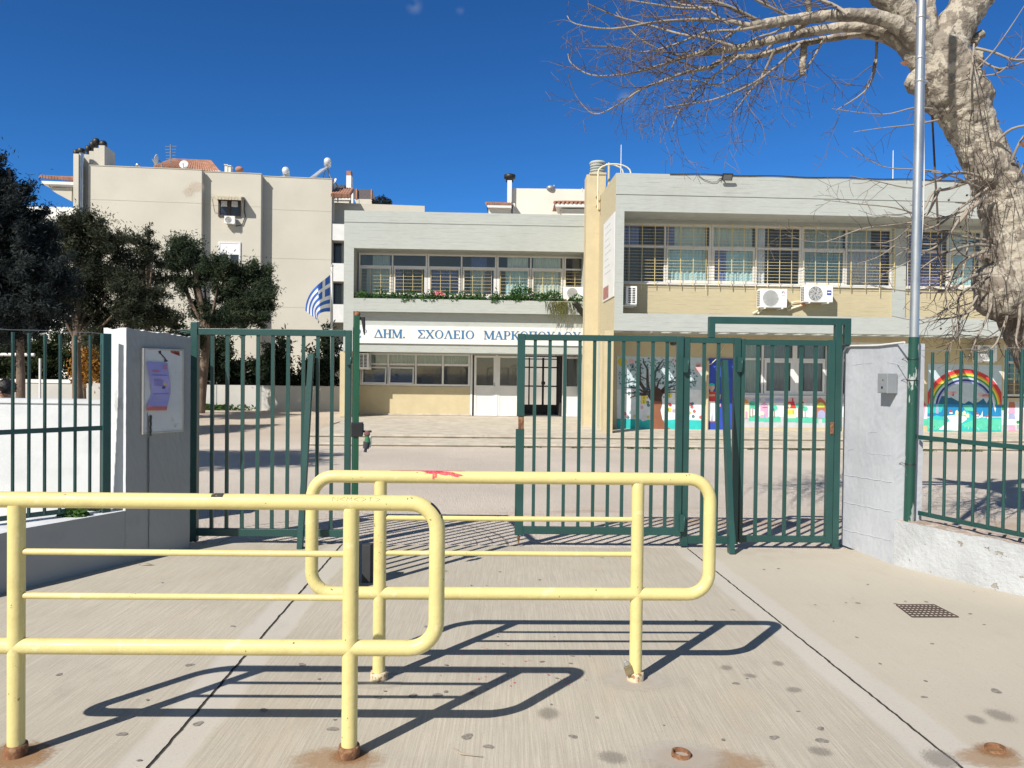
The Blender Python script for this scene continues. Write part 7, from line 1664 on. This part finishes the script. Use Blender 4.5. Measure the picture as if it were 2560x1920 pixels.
tree('cypress_tree', 'leaning green cypress with two rounded lobes behind the left gate panel', gpt(502, Y4), [gpt(498, Y4), P(503, 980, Y4), P(512, 900, Y4), P(520, 830, Y4), P(500, 740, Y4), P(478, 640, Y4)], .24,
     [B_(455, 620, Y4, 38, 26), B_(478, 650, Y4, 46, 40), B_(440, 660, Y4, 32, 34), B_(500, 690, Y4, 34, 40), B_(465, 705, Y4, 30, 30), B_(560, 675, Y4, 40, 28), B_(600, 690, Y4, 50, 32), B_(640, 700, Y4, 38, 40), B_(570, 740, Y4, 62, 44), B_(640, 760, Y4, 46, 44), B_(665, 720, Y4, 22, 24), B_(535, 790, Y4, 50, 26), B_(610, 800, Y4, 56, 26), B_(670, 765, Y4, 22, 13), B_(480, 780, Y4, 24, 34), B_(500, 850, Y4, 34, 26)], 205, .034, 'pineg', clump=.18, sub=62, shell=.45, elong=2.0)
Y5 = 38.0
for i, (x, y, rx, rz, m, lab) in enumerate(((560, 905, 66, 62, 'hedged', 'dark shrub behind the far wall, left of the middle of the left gate panel'), (700, 900, 42, 72, 'hedged', 'tall narrow dark shrub behind the far wall near the leaning brace'), (818, 895, 52, 68, 'hedged', 'dark shrub behind the far wall beside the school corner'), (640, 935, 52, 40, 'hedged', 'low dark shrub between two taller ones behind the far wall'), (760, 940, 40, 40, 'hedged', 'lowest dark shrub behind the far wall under the flagpole'))):
    tree('shrub', lab, gpt(x, Y5), [gpt(x, Y5), P(x, 960, Y5), P(x, y, Y5)], .12, [B_(x, y, Y5, rx * .8, rz * .8), B_(x - rx * .4, y + rz * .3, Y5, rx * .6, rz * .5), B_(x + rx * .4, y + rz * .3, Y5, rx * .6, rz * .5), B_(x + rx * .1, y - rz * .6, Y5, rx * .35, rz * .4), B_(x - rx * .2, y + rz * .8, Y5, rx * .7, rz * .4)], 120, .07, m, 'shrub', clump=.22, sub=24, shell=.4)
for x, y, rx, rz, m, lab in ((30, 900, 90, 62, 'hedge', 'olive hedge tree behind the far wall at the left picture edge'), (130, 890, 70, 66, 'hedge', 'olive hedge tree behind the far wall next to the thin goal post'), (250, 880, 62, 74, 'hedge', 'olive hedge tree behind the far wall next to the orange shrub'), (210, 912, 26, 46, 'orange', 'orange autumn shrub behind the far wall'), (340, 890, 80, 72, 'hedged', 'dark hedge tree behind the left pillar'), (440, 890, 70, 70, 'hedged', 'dark hedge tree behind the left gate post')):
    YY = Y5 if m != 'orange' else 34.5
    tree('hedge_tree' if m != 'orange' else 'shrub', lab, gpt(x, YY), [gpt(x, YY), P(x, 960, YY), P(x, y, YY)], .12, [B_(x, y, YY, rx * .8, rz * .8), B_(x - rx * .5, y + rz * .2, YY, rx * .6, rz * .6), B_(x + rx * .5, y + rz * .2, YY, rx * .6, rz * .6), B_(x, y + rz * .7, YY, rx * .9, rz * .4), B_(x + rx * .2, y - rz * .6, YY, rx * .4, rz * .4)], 90, .075, m, 'tree' if m != 'orange' else 'shrub', clump=.25, sub=22, shell=.4)
# grass tufts at the far wall's foot
b = MB()
for k in range(60):
    p = PG(random.uniform(560, 672), random.uniform(1012, 1022), -.4); tuft(b, (p.x, min(p.y, 35.6), -.4), .35, 12, .35, .08)
b.build('wall_foot_grass', 'grass', kind='stuff')
# the pine standing left of the picture that throws the shade over the yard
tb = Vector((-10.5, 9.2, -.1))
bl = [((tb.x + dx, tb.y + dy, tb.z + dz), (rx, rx, rz)) for dx, dy, dz, rx, rz in ((0, 0, 7.4, 1.3, .9), (-1.2, .4, 6.4, 1.4, .8), (1.2, -.3, 6.2, 1.3, .8), (.3, 1.1, 5.6, 1.4, .8), (-.4, -1.2, 5.4, 1.5, .8), (1.8, .6, 5.0, 1.0, .6), (-1.8, -.3, 4.8, 1.2, .7))]
tree('pine_tree', 'pine standing left of the picture whose shade lies across the yard', tb, [tb, tb + Vector((.1, 0, 2.5)), tb + Vector((0, .1, 5)), tb + Vector((.1, 0, 7))], .2, bl, 150, .06, 'pine', clump=.24, sub=26, shell=.5)

# ------------------------------------------------------------------ the bare plane tree
YT = 7.65
def TP(x, y, dy=0.0): return P(x, y, YT + dy)
k_ = YT / FPX
tbase = Vector((TP(2745, 1330).x, YT, yz(0, YT)))
PT = thing('plane_tree', 'bare plane tree with mottled pale bark leaning over the right fence', 'tree', tbase)
def smooth(pts, n=5):
    out = []
    for i in range(len(pts) - 1):
        p0 = pts[max(0, i - 1)]; p1 = pts[i]; p2 = pts[i + 1]; p3 = pts[min(len(pts) - 1, i + 2)]
        for k in range(n):
            t_ = k / n; out.append(tuple(.5 * ((2 * b_) + (-a + c) * t_ + (2 * a - 5 * b_ + 4 * c - d) * t_ * t_ + (-a + 3 * b_ - 3 * c + d) * t_ ** 3) for a, b_, c, d in zip(p0, p1, p2, p3)))
    out.append(tuple(pts[-1])); return out
def limb(b, pts, n=18, wob=.04, lump=.0):       # pts: (px, py, width px, dy)
    sp = smooth(pts, 6); b.tube([TP(x, y, dy) for x, y, w_, dy in sp], [max(.004, w_ * .95 * k_ / 2 * (1 + lump * math.sin(i * 1.7) * math.sin(i * .6 + 1))) for i, (x, y, w_, dy) in enumerate(sp)], n, wob=wob)
b = MB()
limb(b, [(2755, 1340, 250, 0), (2700, 1150, 190, 0), (2662, 1000, 160, 0), (2606, 854, 152, 0), (2550, 740, 154, 0), (2534, 690, 148, 0), (2530, 600, 130, 0), (2508, 510, 120, 0), (2487, 450, 118, 0), (2443, 350, 112, 0), (2418, 295, 124, 0), (2400, 250, 150, 0), (2372, 205, 146, 0), (2356, 150, 132, 0), (2350, 112, 120, 0), (2348, 88, 84, 0)], 30, .045, .05)
for x, y, r_, dy, sq in ((2292, 205, 27, -.02, (1, 1, 1.2)), (2462, 240, 24, 0, (1, 1, 1.4)), (2478, 420, 40, -.16, (1, .6, 1.2)), (2476, 705, 46, -.02, (1, 1, 1)), (2500, 740, 62, -.12, (1, .8, 1)), (2470, 640, 24, 0, (1, 1, 1)), (2330, 150, 50, 0, (1, 1, 1.2)), (2440, 150, 20, 0, (1, 1, 1.5))):
    c = TP(x, y, dy); o0 = len(b.v); b.ball(c, r_ * k_, 8, sq=sq)
    for q in range(o0, len(b.v)): v = Vector(b.v[q]); b.v[q] = tuple(c + (v - c) * random.uniform(.86, 1.12))
trunk = b.build('trunk', 'bark', PT)
sm_ = trunk.modifiers.new('remesh', 'REMESH'); sm_.mode = 'VOXEL'; sm_.voxel_size = .014; sm_.use_smooth_shade = True
sv = trunk.modifiers.new('smooth', 'SMOOTH'); sv.factor = .5; sv.iterations = 4
tex = bpy.data.textures.new('bark_lumps', 'CLOUDS'); tex.noise_scale = .10; tex.noise_depth = 3
dm = trunk.modifiers.new('lumps', 'DISPLACE'); dm.texture = tex; dm.strength = .035; dm.mid_level = .5; dm.texture_coords = 'LOCAL'
LIMBS = [[(2362, 128, 104, 0), (2390, 66, 98, .01), (2418, 20, 94, .02), (2448, -20, 88, .03), (2500, -90, 78, .05), (2560, -190, 60, .1), (2600, -300, 40, .15)],
 [(2338, 135, 84, 0), (2300, 88, 76, -.03), (2252, 28, 70, -.06), (2200, -25, 64, -.1), (2130, -110, 50, -.15), (2080, -220, 34, -.2)],
 [(2336, 120, 50, -.02), (2327, 50, 30, -.03), (2325, -60, 25, -.03), (2335, -180, 26, -.1)],
 [(2330, 150, 66, -.05), (2286, 98, 52, -.12), (2239, 60, 40, -.16), (2176, 40, 35, -.2), (2108, 38, 31, -.22), (2019, 45, 28, -.25), (1924, 58, 25, -.3), (1879, 67, 23, -.3)],
 [(2330, 190, 70, 0), (2286, 142, 50, -.02), (2239, 96, 36, 0), (2187, 72, 30, .02), (2108, 68, 26, .05), (2029, 79, 25, .08), (1924, 102, 22, .1), (1846, 120, 20, .12), (1788, 128, 19, .13), (1745, 133, 18, .13)],
 [(2300, 165, 42, .08), (2239, 108, 28, .12), (2160, 87, 20, .15), (2082, 95, 18, .2), (1992, 113, 17, .22), (1898, 139, 15, .25), (1820, 145, 14, .26), (1774, 171, 14, .26)],
 [(2010, 112, 17, .2), (2008, 140, 19, .2), (2006, 165, 19, .2), (2005, 188, 17, .2)],
 [(2432, 110, 24, 0), (2444, 92, 22, 0), (2456, 84, 20, 0)], [(1990, 70, 16, -.1), (2022, 50, 16, -.2), (2020, 10, 13, -.25), (2012, -30, 11, -.3)]]
for L in LIMBS:
    b = MB(); limb(b, L, 16, .035, .08); o = b.build('limb', 'bark', PT)
# branches and twigs
tw = random.Random(21)
BR = [[(1879, 64, 13), (1800, 50, 10), (1720, 50, 8), (1640, 55, 6), (1530, 72, 4.5), (1440, 60, 3), (1418, 40, 2)], [(1745, 132, 11), (1690, 150, 9), (1630, 170, 7), (1560, 186, 5), (1480, 188, 4), (1430, 160, 3), (1420, 135, 2)],
 [(1774, 170, 10), (1720, 180, 8), (1650, 205, 6), (1600, 225, 5), (1545, 262, 4), (1485, 285, 3), (1440, 240, 2), (1420, 185, 1.6)], [(1900, 55, 11), (1830, 20, 9), (1760, -5, 7), (1680, -30, 5)], [(1830, 115, 9), (1760, 95, 7), (1700, 85, 6), (1620, 62, 5), (1540, 40, 4), (1470, 10, 3)],
 [(1850, 138, 8), (1790, 185, 6), (1740, 225, 5), (1705, 265, 3.5), (1678, 322, 2.2)], [(1935, 128, 8), (1905, 190, 6), (1870, 235, 4), (1822, 296, 2.2)], [(2000, 112, 8), (1930, 175, 6), (1870, 215, 5), (1780, 250, 4), (1700, 262, 3), (1660, 268, 2)], [(2192, 105, 8), (2186, 180, 6), (2160, 230, 4), (2090, 276, 2.4)],
 [(1990, 50, 9), (1930, 20, 7), (1870, -10, 6), (1800, -40, 4)], [(1920, 62, 8), (1850, 75, 7), (1770, 80, 6), (1690, 110, 5), (1610, 130, 4), (1540, 118, 3), (1465, 115, 2)], [(1780, 20, 7), (1700, 20, 6), (1600, 5, 4), (1500, -10, 3)], [(2120, 36, 9), (2080, 10, 7), (2020, -10, 6), (1950, -40, 4)], [(2060, 95, 7), (2030, 150, 5), (1990, 200, 4), (1930, 190, 3), (1870, 185, 2)],
 [(1940, 100, 7), (1880, 160, 5), (1800, 210, 4), (1730, 200, 3), (1640, 205, 2)], [(1860, 62, 8), (1790, 110, 6), (1720, 140, 5), (1640, 120, 4), (1580, 80, 3), (1540, 30, 2)], [(2000, 45, 8), (1940, 80, 6), (1880, 100, 5), (1800, 160, 4), (1740, 165, 3), (1660, 145, 2)], [(1820, 60, 6), (1760, 20, 5), (1700, 10, 4), (1640, -20, 3)]]
LOW = [[(2475, 482, 13), (2425, 525, 11), (2392, 562, 9), (2345, 608, 7), (2290, 612, 4), (2240, 640, 2)], [(2485, 480, 12), (2432, 512, 10), (2396, 552, 9), (2362, 600, 7), (2318, 626, 5), (2260, 620, 3), (2190, 612, 2)], [(2480, 615, 11), (2437, 612, 10), (2382, 625, 8), (2338, 646, 5), (2290, 680, 3)], [(2478, 622, 12), (2422, 645, 10), (2392, 670, 9), (2372, 712, 7), (2364, 742, 5), (2382, 812, 3), (2376, 880, 2)],
 [(2470, 682, 12), (2432, 690, 10), (2390, 715, 8), (2342, 731, 6), (2270, 728, 4), (2200, 718, 3), (2130, 700, 2)], [(2445, 735, 8), (2430, 762, 7), (2397, 800, 6), (2386, 850, 4), (2340, 870, 2.5)], [(2440, 448, 11), (2372, 472, 9), (2332, 482, 8), (2305, 530, 6), (2235, 600, 4), (2150, 606, 3), (2060, 604, 2)], [(2350, 470, 9), (2310, 545, 7), (2250, 560, 6), (2155, 572, 4), (2060, 605, 3), (1990, 596, 2), (1962, 585, 1.6)],
 [(2350, 430, 7), (2300, 424, 5), (2205, 416, 3), (2130, 370, 2)], [(2345, 300, 7), (2282, 312, 5), (2205, 320, 3), (2135, 330, 2)], [(2330, 272, 7), (2282, 270, 5), (2205, 286, 3), (2080, 272, 2)], [(2450, 440, 9), (2395, 430, 8), (2340, 452, 6), (2280, 470, 4), (2200, 455, 3), (2125, 440, 2)], [(2455, 500, 9), (2390, 535, 7), (2330, 545, 6), (2240, 520, 4), (2150, 510, 3), (2060, 500, 1.8)],
 [(2470, 470, 9), (2400, 520, 8), (2350, 560, 6), (2270, 590, 4), (2200, 640, 3), (2140, 660, 2)], [(2465, 600, 8), (2400, 590, 7), (2340, 575, 5), (2260, 540, 3), (2180, 545, 2)], [(2440, 120, 9), (2485, 131, 8), (2540, 150, 7), (2610, 140, 5)], [(2445, 145, 8), (2500, 172, 6), (2570, 150, 4)], [(2490, 355, 9), (2530, 322, 8), (2590, 310, 6)], [(2430, 185, 5), (2482, 130, 4), (2530, 62, 3), (2570, 0, 2)], [(2435, 110, 6), (2430, 170, 7), (2425, 200, 6)],
 [(2440, 190, 5), (2500, 180, 4), (2560, 120, 3)], [(2530, 400, 9), (2560, 340, 7), (2620, 300, 5)], [(2540, 450, 8), (2570, 400, 6), (2640, 380, 4)], [(2480, 760, 9), (2465, 800, 7), (2440, 850, 5), (2420, 900, 3)], [(2520, 780, 10), (2505, 830, 8), (2480, 870, 5), (2440, 880, 3)], [(2550, 740, 12), (2548, 800, 9), (2540, 850, 6), (2552, 880, 3)], [(2470, 730, 8), (2420, 720, 7), (2370, 770, 5), (2300, 800, 3), (2230, 790, 2)],
 [(2440, 770, 7), (2400, 790, 6), (2340, 800, 4), (2290, 812, 2.5)], [(2460, 700, 7), (2400, 740, 6), (2395, 800, 5), (2400, 860, 3)], [(2350, 610, 6), (2300, 640, 5), (2240, 670, 3), (2200, 690, 2)], [(2450, 470, 8), (2380, 440, 6), (2330, 430, 4)], [(2420, 610, 6), (2400, 690, 5), (2330, 700, 3), (2260, 700, 2)]]
tub = {'big': MB(), 'small': MB()}
fruit = MB()
def twig(px, py, dy, ang, L, w_, lvl, rr, left=True):
    """a wandering twig in the tree's own depth; ang in picture degrees (180 = left)"""
    pts = [(px, py, w_, dy)]; n = max(3, int(L / 16)); a = ang; d_ = rr.uniform(-.006, .006) * 2
    for k in range(n):
        a += rr.gauss(0, 11); x = pts[-1][0] + math.cos(R(a)) * L / n; y = pts[-1][1] - math.sin(R(a)) * L / n
        pts.append((x, y, w_ * (1 - .7 * (k + 1) / n), pts[-1][3] + d_ * L / n * 1.2 + rr.gauss(0, .012)))
    tub['small'].tube([TP(x, y, q) for x, y, ww, q in pts], [max(.0017, ww * k_ / 2) for x, y, ww, q in pts], 4, cap=False)
    if lvl > 0:
        for i in range(1, len(pts) - 1):
            if rr.random() < (.58 if lvl > 1 else .46):
                x, y, ww, q = pts[i]; twig(x, y, q, a + rr.choice((-1, 1)) * rr.uniform(25, 60), L * rr.uniform(.25, .55), max(.5, ww * .7), lvl - 1, rr)
    elif rr.random() < .035:
        x, y, ww, q = pts[-1]; fruit.ball(TP(x, y + 3, q), .010, 5)
    return pts
for grp, lvl in ((BR, 2), (LOW, 1)):
    for bi, Bp in enumerate(grp):
        dy0 = tw.uniform(-.35, .3); dep = [(x, y, w_, dy0 + .12 * math.sin(i * 1.1 + bi)) for i, (x, y, w_) in enumerate(Bp)]
        if grp is LOW: dep = [(x, y, w_, (-.22 if i == 0 else -.22 + tw.uniform(-.05, .05) - .08 * i) if x > 2380 else -.35 - .05 * i) for i, (x, y, w_) in enumerate(Bp)]
        sp = smooth(dep, 4)
        MB().tube([TP(x, y, q) for x, y, w_, q in sp], [max(.0022, w_ * k_ / 2 * (1 if grp is BR else .78)) for x, y, w_, q in sp], 7).build('branch', 'twig2', PT)
        for i in range(2, len(sp) - 1):
            pr = .86 if grp is BR else .38
            if tw.random() < pr:
                x, y, w_, q = sp[i]; dx, dy_ = sp[i + 1][0] - sp[i - 1][0], sp[i + 1][1] - sp[i - 1][1]; a = math.degrees(math.atan2(-dy_, dx))
                twig(x, y, q, a + tw.choice((-1, 1)) * tw.uniform(18, 55), tw.uniform(60, 165) * (.55 if x < 1600 else 1) if grp is BR else tw.uniform(30, 90), max(1.0, min(4.0, w_ * .5)), lvl - (0 if grp is BR else 0), tw)
# shaggy shoots on the trunk's burls
for cx, cy, n, sx_, sy_, L in ((2470, 440, 30, 50, 24, 75), (2490, 735, 30, 45, 50, 60), (2400, 280, 10, 50, 40, 60), (2475, 625, 12, 10, 25, 50), (2540, 480, 10, 30, 40, 60), (2450, 330, 12, 40, 60, 60), (2525, 830, 12, 40, 60, 60), (2395, 830, 18, 18, 30, 60), (2385, 770, 12, 20, 20, 70)):
    for k in range(n): twig(cx + tw.gauss(0, sx_ * .6), cy + tw.gauss(0, sy_ * .6), -.27 + tw.uniform(-.08, .05), tw.uniform(0, 360), L * tw.uniform(.4, 1.4), tw.uniform(1.0, 2.6), 1 if k % 3 == 0 else 0, tw)
o = tub['small'].build('twigs', 'twig', PT, kind='stuff'); fruit.build('seed_balls', MT.setdefault('fruit', mat('dry_seed_ball', (.10, .055, .04), .9, .2, 40)), PT, kind='stuff')
# dead leaves caught in the twigs, a hanging rope
b = MB()
for x, y, s_ in ((2262, 157, 12), (2500, 172, 11), (2560, 360, 14), (1490, 70, 8), (1712, 30, 8), (1720, 50, 7), (1548, 178, 6)):
    c = TP(x, y, -.2); b.poly([c + Vector((-s_ * k_, 0, 0)), c + Vector((0, .01, -s_ * k_ * .6)), c + Vector((s_ * k_, .01, .005)), c + Vector((0, 0, s_ * k_ * .5))])
b.build('dead_leaves', MT.setdefault('dleaf', mat('dead_leaf', (.24, .11, .06), .8, .2, 30)), PT, kind='stuff')
b = MB(); pts = [TP(x, y, -.05 + .5 * (i > 0)) for i, (x, y) in enumerate(((2330, 285), (2333, 340), (2338, 440), (2343, 520), (2346, 600), (2352, 660), (2357, 700)))]; b.tube(pts, .011, 6); b.build('hanging_rope', MT.setdefault('rope', mat('dark_rope', (.10, .07, .06), .9, .2, 30)), label='dark rope hanging from the bare tree beside the metal pole', cat='rope', loc=pts[0])
